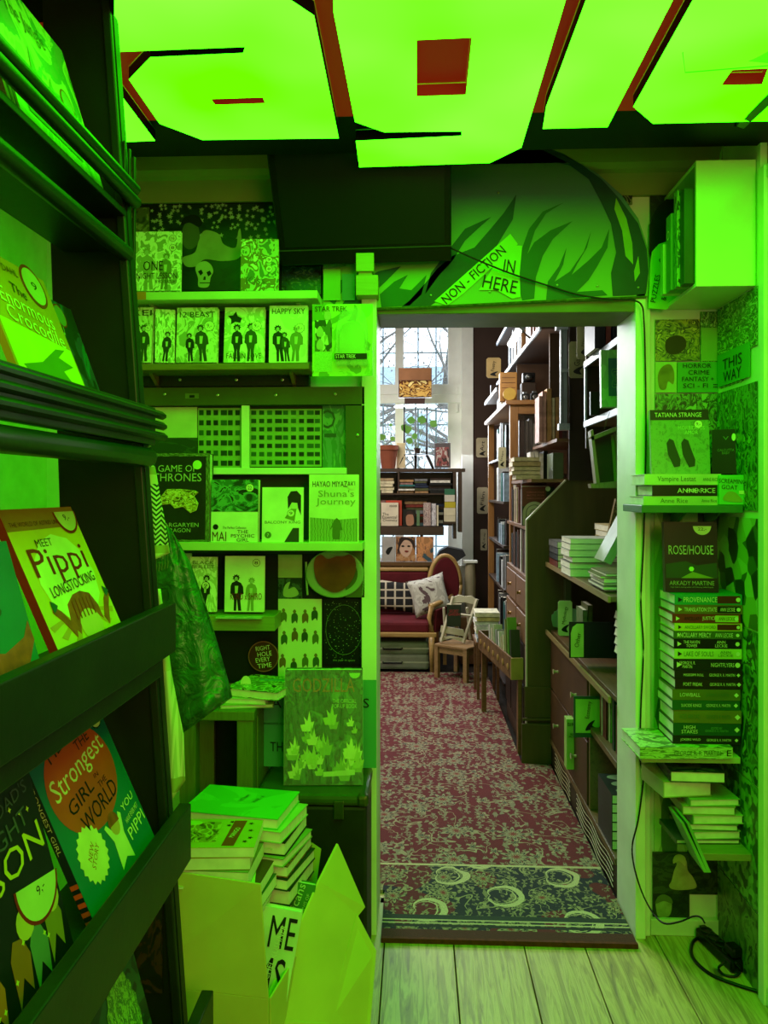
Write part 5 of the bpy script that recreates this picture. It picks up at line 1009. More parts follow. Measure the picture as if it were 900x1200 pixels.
# books of the niche
SHP = mat('#2f6a34', .4, 0, .15, 6)
def nshelf(label, py, px0, px1, m, th=.02, Yf=2.42):
    a = V(px0, py, Yf); b = V(px1, py, Yf); r = thing('niche_shelf', label, 'shelf', ((a.x+b.x)/2, 2.55, a.z-th)); mb = MB(); mb.box(a.x, min(b.x, XS-.008), Yf, YN-.001, a.z-th, a.z); mb.build('board', m, r, bevel=.002)
    for x in (.86, .97): mb = MB(); mb.prism([(x, YN-.001, a.z-th-.06), (x, YN-.001, a.z-th), (x, Yf+.08, a.z-th)], (.008, 0, 0)); mb.build('bracket', mat('#5c8a4c', .3, .5), r)
    return a.z
za = nshelf('dark green painted shelf under the three lying vampire novels', 592, 752, 884, SHP, .024)
def vstack(specs, z, x0, Y, L, dep):
    """lying hardbacks, spines to the room; specs listed from the bottom"""
    out = []
    for (t, lab, cv, texts, dx, yw) in specs:
        r = book(lab, dep, L, t, T(x0+L/2+dx, Y+dep/2, z+t) @ RZ(90+yw) @ RXm(-90) @ T(0, 0, -L/2), cv); z += t+.0006
        for (s, pos, wd, hh, c) in texts: letters(r, s, spineframe(r, dep, L*(1-pos), t), L*wd, t*hh, c, 'spine_title')
        out.append(r)
    return z, out
GT = mat('#3f6a2c', .5)
k_ = 2.44/900
zb, o_ = vstack([(.028, 'pale green vampire novel at the bottom of the three on the dark green shelf', mat('#a9c278', .4), [('Anne Rice', .4, .36, .5, GT), ('Anne Rice', .86, .2, .35, GT)], -.005, 0), (.034, 'dark brown spined novel in the middle of the three on the dark green shelf', mat('#1c1a10', .4), [('ANNE RICE', .58, .5, .45, mat('#cfdcae', .4)), ('MERRICK', .6, .3, .28, mat('#cfdcae', .4))], .02, 1), (.034, 'pale spined novel on top of the three on the dark green shelf', mat('#b5cc86', .4), [('Vampire Lestat', .42, .5, .6, GT), ('ANNE RICE', .86, .2, .3, GT)], .0, -1)], za, V(756, 0, 2.44).x, 2.44, .235, .16)
ob = o_
a = V(843, 592, 2.425); b = V(880, 557, 2.425); mb = MB(); gx = thing('gift_box', 'small green boxed toy reading screaming goat beside the vampire novels', 'toy box', (0, 0, 0), M=T((a.x+b.x)/2, 2.44, za+.001))
mb.box(a.x, b.x-.012, 2.425, 2.475, za+.001, za+.001+(b.z-a.z)); mb.build('carton', mat('#5cc24a', .35, 0, .1), gx, bevel=.002)
ptext(gx, 'SCREAMING', 858, 564, 2.4235, 30, 5, INK, -3); ptext(gx, 'GOAT', 855, 571, 2.4235, 18, 5, INK, -3)
blob(gx, [(848, 586), (852, 577), (858, 576), (864, 579), (870, 588)], 2.4235, mat('#8a9a3c', .5), 'printed_animal'); panel('printed_bubble', None, None, 866, 575, 876, 579, 2.4235, CREAM, .0006, parent=gx)
# two standing books on top of them
r, w_, h_ = pstand('green hardback with two dark footprint shapes standing on the vampire novels', 764, 474, 832, 550, 2.50, .022, art(155, ['#3f7a2c', '#5c9a3c', '#4c8a34'], 6, 'fine'), 6, yaw=-3)
r.location.z = zb+.001; WM[r.name] = T(r.location.x, r.location.y, zb+.001) @ RZ(-3) @ RXm(-6)
shape(r, front(r, 0, 0, -.0005), [(-w_/2, h_*.84), (w_/2, h_*.84), (w_/2, h_), (-w_/2, h_)], mat('#14200f', .4), 'title_band'); letters(r, 'TATIANA STRANGE', front(r, w_*-.02, h_*.92), w_*.8, h_*.07, CREAM, 'author'); letters(r, 'MORBIDOUS\nAMOR', front(r, w_*.2, h_*.68), w_*.45, h_*.13, mat('#a9d67a', .4), 'title')
for s in (-.13, .12): shape(r, front(r, w_*s, h_*.1, -.0008), [(x*w_, y*h_) for x, y in [(.02, 0), (.12, .02), (.13, .12), (.06, .3), (.02, .42), (-.05, .45), (-.1, .38), (-.08, .2), (-.02, .08)]], mat('#1c3314', .5), 'printed_footprint')
sticker(r, w_*.32, h_*.77, .014, '9,-')
r, w_, h_ = pstand('black paperback angled beside the footprint hardback with its pale page edge showing', 837, 497, 868, 550, 2.46, .03, mat('#0a0d09', .35), 3, yaw=-22)
r.location = Vector((V(852, 0, 2.48).x, 2.49, zb+.001)); WM[r.name] = T(*r.location) @ RZ(-22) @ RXm(-3); 
letters(r, 'CALCUTTA\nBABY', front(r, 0, h_*.5), w_*.6, h_*.12, mat('#5c7a4c', .4), 'title'); letters(r, 'V', front(r, 0, h_*.8), w_*.2, h_*.08, mat('#5c7a4c', .4), 'emblem')
shape(r, front(r, w_*.28, h_*.82, -.001), disc_pts(.006, 16, 0, .012), CREAM, 'price_sticker')
# stack of fifteen
zs = zz_(886, 2.42)
zsh = nshelf('pale lower shelf board under the tall stack of fifteen science fiction books', 886, 752, 868, mat('#9fb56a', .5), .02)
zq, oo = vstack([(.036, 'pale patterned hardback lying alone under the tall stack of fifteen', art(156, ['#8fb05c', '#a9cc74', '#5c7a3c'], 5), [('GEORGE R. R. MARTIN', .62, .5, .4, GT), ('E', .96, .05, .5, INK)], 0, 2)], zsh, V(748, 0, 2.40).x, 2.40, .285, .19)
T1 = lambda h: mat(h, .4)
LT = mat('#c9d6a9', .4); BRN = T1('#5a1c12')
names15 = [  # top to bottom
 ('PROVENANCE', 'teal green', '#1f8a5a', .032, [('PROVENANCE', .38, .5, .5, LT), ('ANN LECKIE', .8, .26, .4, BRN)], 1), ('TRANSLATION STATE', 'olive brown', '#6a5a24', .028, [('TRANSLATION STATE', .38, .48, .45, LT), ('ANN LECKIE', .78, .22, .42, CREAM)], 1), ('JUSTICE', 'brick red', '#7a2414', .028, [('ANCILLARY', .3, .25, .4, INK), ('JUSTICE', .54, .2, .5, LT), ('ANN LECKIE', .8, .24, .4, INK)], 1), ('ANCILLARY', 'bright yellow', '#b5c22c', .024, [('ANCILLARY SWORD', .38, .46, .42, GT), ('ANN LECKIE', .8, .22, .4, BRN)], 1), ('MERCY', 'mottled green', '#3f5a24', .024, [('ANCILLARY MERCY', .3, .5, .6, LT), ('ANN LECKIE', .74, .26, .55, LT)], 1),
 ('RAVEN', 'black', '#0c0f0b', .030, [('THE RAVEN\nTOWER', .26, .24, .7, LT), ('ANN\nLECKIE', .7, .18, .7, LT)], 1), ('SOULS', 'pale lime', '#a9cc5c', .031, [('LAKE OF SOULS', .36, .44, .5, GT), ('ANN\nLECKIE', .76, .22, .6, GT)], 1), ('MARTIN', 'charcoal', '#141a12', .036, [('GEORGE R. R.\nMARTIN', .2, .24, .6, LT), ('NIGHTFLYERS', .72, .34, .36, LT)], 1), ('MISS', 'dark brown', '#1f1812', .026, [('MISSISSIPPI ROLL', .28, .3, .3, LT), ('GEORGE R. R. MARTIN', .7, .38, .34, LT)], 1), ('FORT FREAK', 'dark umber', '#26180f', .031, [('FORT FREAK', .26, .28, .35, LT), ('GEORGE R. R. MARTIN', .7, .38, .3, LT)], 1),
 ('LOW', 'moss', '#5c641c', .034, [('LOWBALL', .26, .3, .35, LT), ('GEORGE R. R. MARTIN', .66, .34, .28, GT)], 1), ('SUICIDE', 'forest green', '#1c5228', .030, [('SUICIDE KINGS', .28, .3, .32, LT), ('GEORGE R. R. MARTIN', .68, .36, .3, LT)], 1), ('ACES', 'ochre green', '#6c6a1c', .040, [('ACES ABROAD', .24, .3, .34, GT), ('GEORGE R. R. MARTIN', .66, .36, .3, GT)], 1), ('HIGH', 'deep green', '#144a24', .038, [('HIGH\nSTAKES', .24, .24, .66, LT), ('EDITED BY\nGEORGE R. R. MARTIN', .64, .34, .4, mat('#5c9a5c', .4))], 1), ('JOKERS', 'very dark brown', '#1a1a10', .026, [('JOKERS WILD', .26, .3, .36, LT), ('GEORGE R. R. MARTIN', .68, .36, .3, LT)], 1)]
tot = sum(n[3]+.0006 for n in names15); avail = zz_(695, 2.42)-zq; kk = avail/tot
sp15 = []
rnd = random.Random(3)
for i, n in enumerate(reversed(names15)):
    idx = 14-i; posn = 'on top of' if idx == 0 else ORD[idx]+' from the top of'
    sp15.append((n[3]*kk, '%s spined book %s the tall stack of fifteen' % (n[1], posn), mat(n[2], .4), n[4], rnd.uniform(-.004, .006), rnd.uniform(-1, 1)))
x15 = V(789, 0, 2.43).x
zt_, books15 = vstack(sp15, zq, x15, 2.43, .207, .15)
for i, r in enumerate(reversed(books15)):
    t = names15[i][3]*kk
    if i in (0, 1, 2, 3): 
        B = spineframe(r, .15, .207*.2, t); c = ['#5a1c12', '#0c0f0b', '#a9c24c', '#5a1c12'][i]
        mb = MB(); mb.box(-.035, .035, -t*.36, t*.36, -.0006, -.0002, 0, B); mb.build('author_panel', mat(c, .4), r, bevel=0)
    B = spineframe(r, .15, .207*.06, t); shape(r, B, disc_pts(t*.22, 4 if i > 7 else 12), LT, 'publisher_mark')
    if i < 8: shape(r, spineframe(r, .15, .207*.93, t), disc_pts(t*.28, 3), INK if i in (0, 3, 6) else LT, 'spine_mark')
r, w_, h_ = pstand('black hardback titled rose house standing on top of the tall stack', 780, 612, 842, 694, 2.47, .024, mat('#0d120d', .35, 0, .05), 5, yaw=-2)
r.location.z = zt_+.001; WM[r.name] = T(r.location.x, r.location.y, zt_+.001) @ RZ(-2) @ RXm(-5)
letters(r, 'ROSE/HOUSE', front(r, 0, h_*.6), w_*.84, h_*.13, mat('#a9b890', .4), 'title'); letters(r, 'ARKADY MARTINE', front(r, 0, h_*.13), w_*.84, h_*.06, mat('#8fa06a', .4), 'author'); letters(r, 'Hugo Award winning author of A Memory Called Empire', front(r, 0, h_*.07), w_*.8, h_*.022, mat('#8fa06a', .4), 'subtitle')
shape(r, front(r, 0, 0, -.0005), [(-w_*.48, h_*.2), (w_*.48, h_*.2), (w_*.48, h_*.42), (w_*.1, h_*.38), (-w_*.1, h_*.44), (-w_*.48, h_*.4)], mat('#1c3a1c', .5), 'printed_hills'); shape(r, front(r, 0, 0, -.0008), [(-w_*.2, h_*.2), (w_*.42, h_*.2), (w_*.02, h_*.29)], mat('#7a8a24', .5), 'printed_path'); shape(r, front(r, 0, h_*.33, -.0011), disc_pts(w_*.05, 6), mat('#a9e05c', .4), 'printed_house')
shape(r, front(r, w_*.22, h_*.94, -.001), half_disc(w_*.17, 180, 360, 20), CREAM, 'price_sticker'); letters(r, '22,-', front(r, w_*.22, h_*.895, -.002), w_*.16, h_*.05, INK, 'price')
# lower niche
zc = zz_(1000, 2.40); zc2 = nshelf('raw wood plank shelf lowest in the right niche', 1000, 820, 892, wood('#6c6a34', '#8c8a4c', 0), .022, 2.36)
z = zz_(997, 2.4)+.0; zp = zc2
def low(label, px0, px1, t, cv, yw=0, Y=2.42, dep=.15, z=0, tilt=0):
    a = V(px0, 0, Y); b = V(px1, 0, Y); return book(label, b.x-a.x, dep, t, T((a.x+b.x)/2, Y, z+t) @ RZ(yw) @ RYm(tilt) @ RXm(-90), cv)
hts = [.022, .02, .03, .02, .028, .026]; z = zp+.0005
for i, (t, (x0, x1), cn, cv) in enumerate(zip([.018, .03, .024, .032, .032, .026], [(792, 868), (812, 869), (804, 865), (812, 872), (800, 862), (808, 868)], ['thin dark', 'cream paged', 'grey green', 'pale', 'buff', 'light green'], ['#33471f', '#8fa06a', '#5c6f44', '#a9b87c', '#9a9a5c', '#86a85c'])):
    low('%s book %s the short stack on the raw wood plank' % (cn, 'at the bottom of' if i == 0 else ('on top of' if i == 5 else ORD[i]+' from the bottom of')), x0, x1, t*.84, mat(cv, .4), rnd.uniform(-5, 5), z=z); z += t*.84+.0008
a = low('thick pale book under the dark hardback in the lower niche', 776, 836, .05, mat('#9aa65c', .4), 8, z=z+.001, Y=2.43, dep=.16); z += .052
low('dark hardback with a curved drawing on top of the lower niche pile', 786, 850, .034, art(160, ['#101a0c', '#1c2a14', '#4c5c34'], 3), -2, z=z+.001, Y=2.41, dep=.16)
mb = MB()
for k, (x0, lab) in enumerate(((783, 'thin comic leaning outermost against the low stack in the niche'), (789, 'second thin comic leaning against the low stack in the niche'))):
    P = [V(x0, 945, 2.46), V(x0+3, 945, 2.46), V(812+k*4, 1000, 2.43), V(808+k*4, 1000, 2.43)]; mb = MB(); mb.prism(P, (0, -.12, 0)); o = mb.build('comic', mat('#6c9a4c', .4)); tag(o, lab, 'comic')
p3_ = panel('poster', 'old photograph print of a blonde woman in a fur low beside the door frame', 'poster', 765, 1000, 842, 1047, YN-.001, art(161, ['#10140a', '#1c2412', '#33401f', '#26301a'], 3))
blob(p3_, [(787, 1032), (790, 1020), (793, 1012), (788, 1008), (795, 1004), (804, 1008), (806, 1020), (812, 1028), (816, 1040), (800, 1043), (788, 1042), (784, 1038)], YN-.0022, mat('#a9a86c', .5, 0, .2, 20), 'printed_figure'); blob(p3_, [(789, 1012), (790, 1004), (796, 1001), (803, 1005), (803, 1015), (796, 1009)], YN-.003, mat('#c9c47a', .5), 'printed_hair')
p4_ = panel('poster', 'dark photograph print of a face in a knitted cap just above the floor', 'poster', 765, 1048, 808, 1075, YN-.001, art(162, ['#10180c', '#1c2a14'], 3))
blob(p4_, [(769, 1066), (769, 1056), (777, 1050), (786, 1055), (787, 1066), (783, 1074), (772, 1074)], YN-.002, mat('#8a9a5c', .5, 0, .2, 30), 'printed_face'); blob(p4_, [(768, 1059), (771, 1051), (778, 1048), (786, 1052), (788, 1059), (778, 1056)], YN-.003, mat('#5c6a3c', .5), 'printed_cap')
trim(7, PAINT2, .789, XS-.002, 2.625, 2.649, 0, .055)
# plank side upright + glazed cabinet at the right edge
gc = thing('glass_cabinet', 'tall glass fronted cabinet with a green frame at the right edge', 'cabinet', (1.2, 2.0, 0))
for nm, a, m_ in (('frame_post', (XS-.008, XS+.03, 2.28, 2.318, 0, 2.45), PAINT), ('frame_post', (XS+.0, XS+.03, 1.25, 1.28, 0, 2.45), PAINT), ('top_rail', (XS, XS+.03, 1.281, 2.279, 2.41, 2.45), PAINT), ('bottom_rail', (XS, XS+.03, 1.281, 2.279, .0, .06), PAINT), ('back_panel', (1.56, 1.585, 1.26, 2.3, 0, 2.45), mat('#6a4a34', .7))):
    mb = MB(); mb.box(*a); mb.build(nm, m_, gc, bevel=.002)
mb = MB(); mb.box(XS+.01, XS+.015, 1.281, 2.279, .061, 2.409); mb.build('glass_pane', glass('cabinet_glass', '#b9d6a0', .16, .05), gc)
for z in (.35, .85, 1.32, 1.8, 2.15): mb = MB(); mb.box(XS+.04, 1.555, 1.27, 2.28, z, z+.02); mb.build('shelf', mat('#7a5a3c', .6), gc)
rnd = random.Random(12)
for j, z in enumerate((.37, .87, 1.34, 1.82)):
    for k in range(4):
        y = 2.0-.22*k; cn, ch = rnd.choice([('brown', '#7a5236'), ('grey', '#8a8a80'), ('tan', '#a5865c'), ('dark', '#33291f')]); t = rnd.uniform(.12, .2); h = rnd.uniform(.12, .3)
        mb = MB(); mb.box(1.16, 1.42, y, y+t, z+.0005, z+h, 0); o = mb.build('storage_box', mat(ch, .6, 0, .2), bevel=.004); tag(o, '%s box %s from the far end on the %s shelf of the glass cabinet' % (cn, ORD[k], ['lowest', 'second lowest', 'third', 'upper'][j]), 'box', 'boxes inside the glass cabinet')
sl = thing('plastic_sleeve', 'crumpled clear plastic sheet hanging in front of the glowing sign at the top right', 'plastic sheet', V(860, 60, 1.75))
SLV = glass('clear_sheet', '#6fc23a', .42, .2)
def shf(u, v):
    a = (800+8*u, 86-0*u); P = [(800, 62), (803, 84), (900, 76)]
    x0 = 860-60*v; y0 = -20+84*v; x1 = 960; y1 = -30+110*v
    return V(x0*(1-u)+x1*u, y0*(1-u)+y1*u, 1.8+.03*math.sin(u*9+v*5)+.02*math.sin(v*14))
mb = MB(); mb.grid(shf, 14, 12); mb.build('sheet', SLV, sl, smooth=True, solid=.001)
mb = MB(); mb.tube([V(860, -10, 1.78), V(800, 62, 1.78), V(803, 85, 1.78), V(900, 77, 1.78)], .0012, 5); mb.build('folded_hem', mat('#5c9a2c', .4), sl)
br = thing('cabinet_lamp', 'slanting green metal lamp hood above the glass cabinet corner', 'lamp', V(880, 120, 2.1))
mb = MB(); mb.prism([V(862, 148, 2.15), V(866, 118, 2.15), V(915, 60, 1.9), V(918, 95, 1.9)], (.03, .02, 0)); mb.build('hood', mat('#3f6a1c', .3, .2), br, bevel=.003)
mb = MB(); mb.tube([V(862, 149, 2.15), V(864, 118, 2.15), V(912, 62, 1.9)], .004, 6); mb.build('edge_strip', BLK, br)
# ================================================================= REAR ROOM: shell
WR = mat('#cfc9ba', .8, 0, .06, 3)
BROWN = mat('#3a2820', .7, 0, .1, 4)
sbox('wall_rear_left', WR, -2.5, -2.4, 2.79, 7.6, -.02, 3.6); sbox('wall_rear_right', BROWN, 1.30, 1.40, 2.79, 7.6, -.02, 3.6)
sbox('wall_front_return', WR, -2.5, -1.30, 2.65, 2.79, -.02, 3.6); sbox('wall_front_top', WR, -1.42, 1.72, 2.66, 2.79, 3.08, 3.6)
sbox('ceiling_rear', WR, -2.5, 1.40, 2.79, 7.6, 3.6, 3.7)
sbox('floor_rear', mat('#4a3424', .7), -2.5, -1.7, 2.6, 7.6, -.06, -.022)
YW = 7.40; wx0, wx1, wz0, wz1 = -1.15, V(541, 0, YW).x, .78, 3.35
sbox('wall_rear_back_left', WR, -2.5, wx0, YW, 7.6, -.02, 3.6); sbox('wall_rear_back_right', BROWN, wx1+.11, 1.40, YW, 7.6, -.02, 3.6)
sbox('wall_rear_back_lower', WR, wx0, wx1+.11, YW, 7.6, -.02, wz0); sbox('wall_rear_back_upper', WR, wx0, wx1+.11, YW, 7.6, wz1, 3.6)
sbox('trim_8', WHITE, wx1, wx1+.109, YW-.015, 7.6, wz0, wz1)
win = struct(thing('window_1', '', '', (-.4, 7.5, wz0))); del win['label']; del win['category']; LABELS.pop('', None)
def wbar(nm, px0, px1, py0, py1, Y=7.46, th=.06):
    a = V(px0, py1, Y); b = V(px1, py0, Y); mb = MB(); mb.box(a.x, b.x, Y, Y+th, a.z, b.z); return mb.build(nm, WHITE, win, bevel=.004)
wbar('window_frame', 525, 541, 330, 668); wbar('window_mullion', 463, 473, 330, 668); wbar('window_frame', 345, 360, 330, 668)
wbar('window_transom', 345, 541, 450, 473, 7.45, .08); wbar('window_frame', 345, 541, 330, 377-0, 7.455); wbar('window_frame', 345, 541, 655, 668, 7.455)
wbar('window_rail', 345, 541, 461, 463, 7.44, .01)
mb = MB(); a = V(345, 668, 7.49); b = V(541, 330, 7.49); mb.box(a.x, b.x, 7.50, 7.504, a.z, b.z); mb.build('window_pane', glass('window_glass', '#dfeef5', .06, .02), win)
for y in (458, 478): wbar('window_hinge', 534, 537, y-5, y+5, 7.44, .012)
gb = thing('window_guard', 'blue grey iron guard bars outside the rear window', 'guard', (-.3, 7.56, wz0))
for px in (372, 398, 425, 449, 490, 511, 533):
    a = V(px, 668, 7.56); b = V(px, 335, 7.56); mb = MB(); mb.tube([a, b], .008, 6); mb.build('bar', mat('#6f8794', .5), gb)
for py in (345, 414, 498, 585, 640):
    mb = MB(); q_ = V(450, py, 7.56).z; mb.tube([(wx0-.01, 7.56, q_), (wx1+.01, 7.56, q_)], .007, 6); mb.build('crossbar', mat('#6f8794', .5), gb)
# outside
sbox('ground', mat('#8a8f88', .9), -14, 14, 8.0, 34, -.6, -.5)
def tree(label, x, y, h, seed, n=26):
    rnd = random.Random(seed); r = thing('bare_tree', label, 'tree', (x, y, -.5)); mb = MB(); mb.tube([(x, y, -.5), (x+.1, y, h*.3), (x-.1, y+.1, h*.6), (x+.15, y, h)], [.13, .11, .08, .03], 7); mb.build('trunk', mat('#4c4640', .9), r)
    mb = MB()
    for k in range(n):
        z = rnd.uniform(.2, .95)*h; a = rnd.uniform(0, 6.28); L = rnd.uniform(.8, 2.2); d = Vector((math.cos(a), .3*math.sin(a), rnd.uniform(.1, .9))); p = Vector((x, y, z)); P = [p]
        for q in range(5): d = (d+Vector([rnd.uniform(-.3, .3) for _ in range(3)])).normalized(); P.append(P[-1]+d*L/5)
        mb.tube(P, [.03, .024, .018, .012, .008, .004], 5, close=False)
        for q in range(4):
            s = P[1+q]; e = Vector([rnd.uniform(-1, 1) for _ in range(3)]).normalized(); mb.tube([s, s+e*.25+Vector((0, 0, .1)), s+e*.5], [.007, .005, .002], 4, close=False)
            for t in range(3): c = s+e*.5+Vector([rnd.uniform(-.2, .2) for _ in range(3)]); mb.poly([c, c+Vector((.03, 0, .015)), c+Vector((.01, 0, .05))], [(0, 1, 2)])
    q = mb.build('branches', mat('#6a6460', .9), r); q['kind'] = 'stuff'
tree('bare branched tree standing nearest outside the rear window', -.9, 10.2, 4.6, 5, 40); tree('bare branched tree further off to the right outside the rear window', .6, 12.5, 5.4, 8, 30)
bd = thing('building', 'pale house across the yard beyond the rear window', 'building', (-1.5, 24, -.5)); mb = MB(); mb.box(-5, 4, 24, 26, -.5, 4.4); mb.build('wall', mat('#dfe8ee', .8), bd); mb = MB(); mb.prism([(-5.2, 23.8, 4.4), (4.2, 23.8, 4.4), (4.2, 26, 5.6), (-5.2, 26, 5.6)], (0, 0, .1)); mb.build('roof', mat('#8a9aa6', .8), bd)
for x in (-4, -2.2, -.4, 1.4): 
    for z in (.9, 2.8): mb = MB(); mb.box(x, x+.8, 23.95, 24, z, z+1.1); mb.build('window', mat('#9fb4c4', .3), bd)
# ================================================================= rear wall furniture
DW = wood('#2c1c12', '#3f2a1a', 0); OAK = wood('#7a4f24', '#9a6a34', 2); OAKX = wood('#7a4f24', '#9a6a34', 0); MID = wood('#4c3018', '#63421f', 0)
def pb(label, px0, py0, px1, py1, Y, dep, m, cat='book', name=None, face='-y', group=None, mats=None):
    a = V(px0, py1, Y); b = V(px1, py0, Y)
    if cat == 'book':
        return mini(label, a.x, b.x, Y, Y+dep, a.z, b.z, m, face, group)
    mb = MB(); mb.box(a.x, b.x, Y, Y+dep, a.z, b.z); o = mb.build(name or cat.replace(' ', '_'), m, bevel=.002); tag(o, label, cat, group); return o
YC = 7.0
bc = thing('open_bookcase', 'dark wooden open bookcase crammed with books in front of the rear window', 'bookcase', V(440, 628, YC))
xl = -1.0; xr = V(531, 0, YC).x; zt = zz_(549, YC); zb_ = zz_(617, YC)
for nm, a in (('top_board', (xl, xr+.11, YC, YC+.22, zt-.03, zt)), ('shelf', (xl, xr, YC, YC+.2, zz_(578, YC)-.015, zz_(578, YC))), ('shelf', (xl, V(520, 0, YC).x, YC-.02, YC+.22, zz_(627, YC), zb_)), ('side_panel', (xr, xr+.03, YC, YC+.22, zb_-.11, zt-.031)), ('side_panel', (xr+.05, xr+.08, YC-.01, YC+.22, zb_-.05, zt-.031)), ('side_panel', (xl, xl+.03, YC, YC+.22, zb_, zt-.031)), ('divider', (-.17, -.155, YC+.01, YC+.2, zz_(578, YC), zt-.031)), ('post', (xr-.30, xr-.27, YC+.12, YC+.2, .905, zz_(627, YC)-.001)), ('back_board', (xl+.03, xr, YC+.201, YC+.21, zb_, zt-.031))):
    mb = MB(); mb.box(*a); mb.build(nm, DW, bc)
zA = zz_(578, YC)+.0005; xk = lambda p: V(p, 0, YC).x
stack_z('the leftmost pile, bookcase top shelf', -.33, xk(461), YC+.01, YC+.15, zA, 5, (.026, .03), [('cream', '#cfc3a0'), ('tan', '#a58c6a')])
stack_z('the second pile, bookcase top shelf', xk(467), xk(485), YC+.02, YC+.15, zA, 6, (.018, .025))
stack_z('the third pile, bookcase top shelf', xk(487), xk(501), YC+.02, YC+.15, zA, 6, (.018, .028))
stack_z('the right pile, bookcase top shelf', xk(503), xk(529), YC+.02, YC+.15, zA, 6, (.02, .027), [('black', '#141416'), ('dark brown', '#2e1c14'), ('charcoal', '#2c2c2e'), ('white', '#d9d6cb')])
zB = zb_+.0005; 
def sequ(z, n, x0, x1, place, **k): return stack_z(place, x0, x1, YC+.08, YC+.19, z, n, **k)
sequ(zB, 8, -.33, xk(464), 'the left back pile, bookcase middle shelf', tr=(.027, .034))
sequ(zB, 9, xk(475), xk(501), 'the central back pile, bookcase middle shelf', tr=(.026, .031))
sequ(zB, 8, xk(504), xk(520), 'the right back pile, bookcase middle shelf', tr=(.022, .028), pal=[('navy', '#1c2740'), ('blue', '#24406c'), ('white', '#d9d6cb'), ('dark brown', '#2e1c14')])
r = pb('cream front facing paperback about a linguist at the left of the bookcase middle shelf', 446.5, 589, 467, 616.2, YC+.005, .02, mat('#d9cdb4', .5)); 
for i, s in enumerate(('READER', 'The', 'Essential', 'Chomsky')): ptext(r, s, (461, 452, 456.5, 457)[i], (593, 602.5, 606, 610)[i], YC+.003, (9, 7, 17, 17)[i], (2.4, 3.4, 3.4, 3.6)[i], INK)
pb('orange red book behind the cream linguist paperback', 452, 586.5, 471, 616, YC+.035, .02, mat('#b5402c', .5))
r = pb('dark book with a woman portrait cover on the bookcase middle shelf', 472, 597, 487, 616.2, YC+.005, .02, mat('#17140f', .5)); blob(r, [(476, 613), (476, 604), (480, 601), (484, 604), (485, 613), (482, 616), (478, 616)], YC+.003, mat('#a5765c', .6), 'printed_face'); blob(r, [(475, 606), (477, 600), (482, 599), (486, 604), (483, 603), (478, 603)], YC+.002, mat('#33201a', .6), 'printed_hair')
pb('small green edged book right of the woman portrait book', 488, 598, 492, 616.2, YC+.008, .02, mat('#5c7a54', .5))
pb('pink and grey illustrated book upright in the middle of the bookcase', 496, 589, 505, 616.2, YC+.005, .025, art(201, ['#6a5c64', '#b5a09c', '#8a6c6c', '#c9bcb5'], 5))
pb('pale figure covered book beside the pink illustrated book', 505.5, 590, 511, 616.2, YC+.005, .03, art(202, ['#a9a4ac', '#cfcad2', '#7a7078'], 5)); pb('plain cream upright book right of the pale figure book', 511.5, 592, 514, 616.2, YC+.005, .04, mat('#cfc6ac', .5))
bxs = [('green', '#2f6a4c', 573, 580), ('white', '#c9c4b5', 580, 588), ('yellow', '#b5a82c', 588.3, 595), ('cream speckled', '#cfc6a9', 595.3, 604), ('cream', '#c9c0a4', 604.3, 611.5)]
for cn, ch, y0, y1 in bxs: pb('%s small boxed set in the right hand pile of boxes on the bookcase' % cn, 521-.6*(y0 > 590), y0, 533+.8*(y0 > 587), y1-.05, YC-.045, .04, mat(ch, .5), 'box', 'small_box')
mb = MB(); mb.box(xk(519), xk(534), YC-.05, YC-.001, zz_(613.5, YC), zz_(611.8, YC)); mb.build('ledge', DW, bc)
# ledge and cane cabinet
cc = thing('cane_cabinet', 'oak radiator cabinet with woven cane doors under the rear window', 'cabinet', (-.3, YC+.1, 0))
zl = zz_(658, YC); mb = MB(); mb.box(xl, xk(522), YC-.04, 7.39, zl-.04, zl); mb.build('top_ledge', MID, cc, bevel=.004); 
xe = xk(514)
def cane():
    m, nt, b = newmat('woven_cane'); v = coords(nt, 'Object', (70, 70, 70)); s = nt.nodes.new('ShaderNodeSeparateXYZ'); nt.links.new(v, s.inputs[0])
    a = math_(nt, 'FRACT', math_(nt, 'ADD', s.outputs[0], s.outputs[2])); c = math_(nt, 'FRACT', math_(nt, 'SUBTRACT', s.outputs[0], s.outputs[2]))
    k = math_(nt, 'MAXIMUM', math_(nt, 'LESS_THAN', a, .4), math_(nt, 'LESS_THAN', c, .4)); nt.links.new(mix(nt, k, lin('#2a1c10'), lin('#a98a5c')), b.inputs['Base Color']); return m
for x0, x1 in ((-.55, -.13), (-.125, xe)):
    d = None; mb = MB(); 
    for a in ((x0, x1, YC, YC+.02, zl-.1, zl-.041), (x0, x1, YC, YC+.02, .06, .12), (x0, x0+.06, YC, YC+.02, .12, zl-.1), (x1-.06, x1, YC, YC+.02, .12, zl-.1)): mb.box(*a)
    d = mb.build('door', OAKX, cc); mb = MB(); mb.box(x0+.06, x1-.06, YC+.008, YC+.012, .12, zl-.1); mb.build('cane_panel', cane(), d); mb = MB(); mb.lathe([(.012, 0), (.006, .012), (.012, .02)], 10, (0, 0, 0), 0, T(x1-.03, YC-.001, .6) @ RXm(90)); mb.build('knob', MID, d)
mb = MB(); mb.box(xl, -.56, YC, YC+.02, 0, zl-.041); mb.build('side_board', OAKX, cc); mb = MB(); mb.box(xe-.02, xe, YC+.021, 7.38, 0, zl-.041); mb.build('side_board', OAKX, cc)
r = pb('grey front facing book with a small bird at the left of the cabinet ledge', 447.5, 629, 463, 657.8, YC-.02, .02, mat('#a5a09c', .5)); blob(r, [(452, 647), (455, 642), (460, 641), (458, 646), (455, 650)], YC-.022, INK, 'printed_bird')
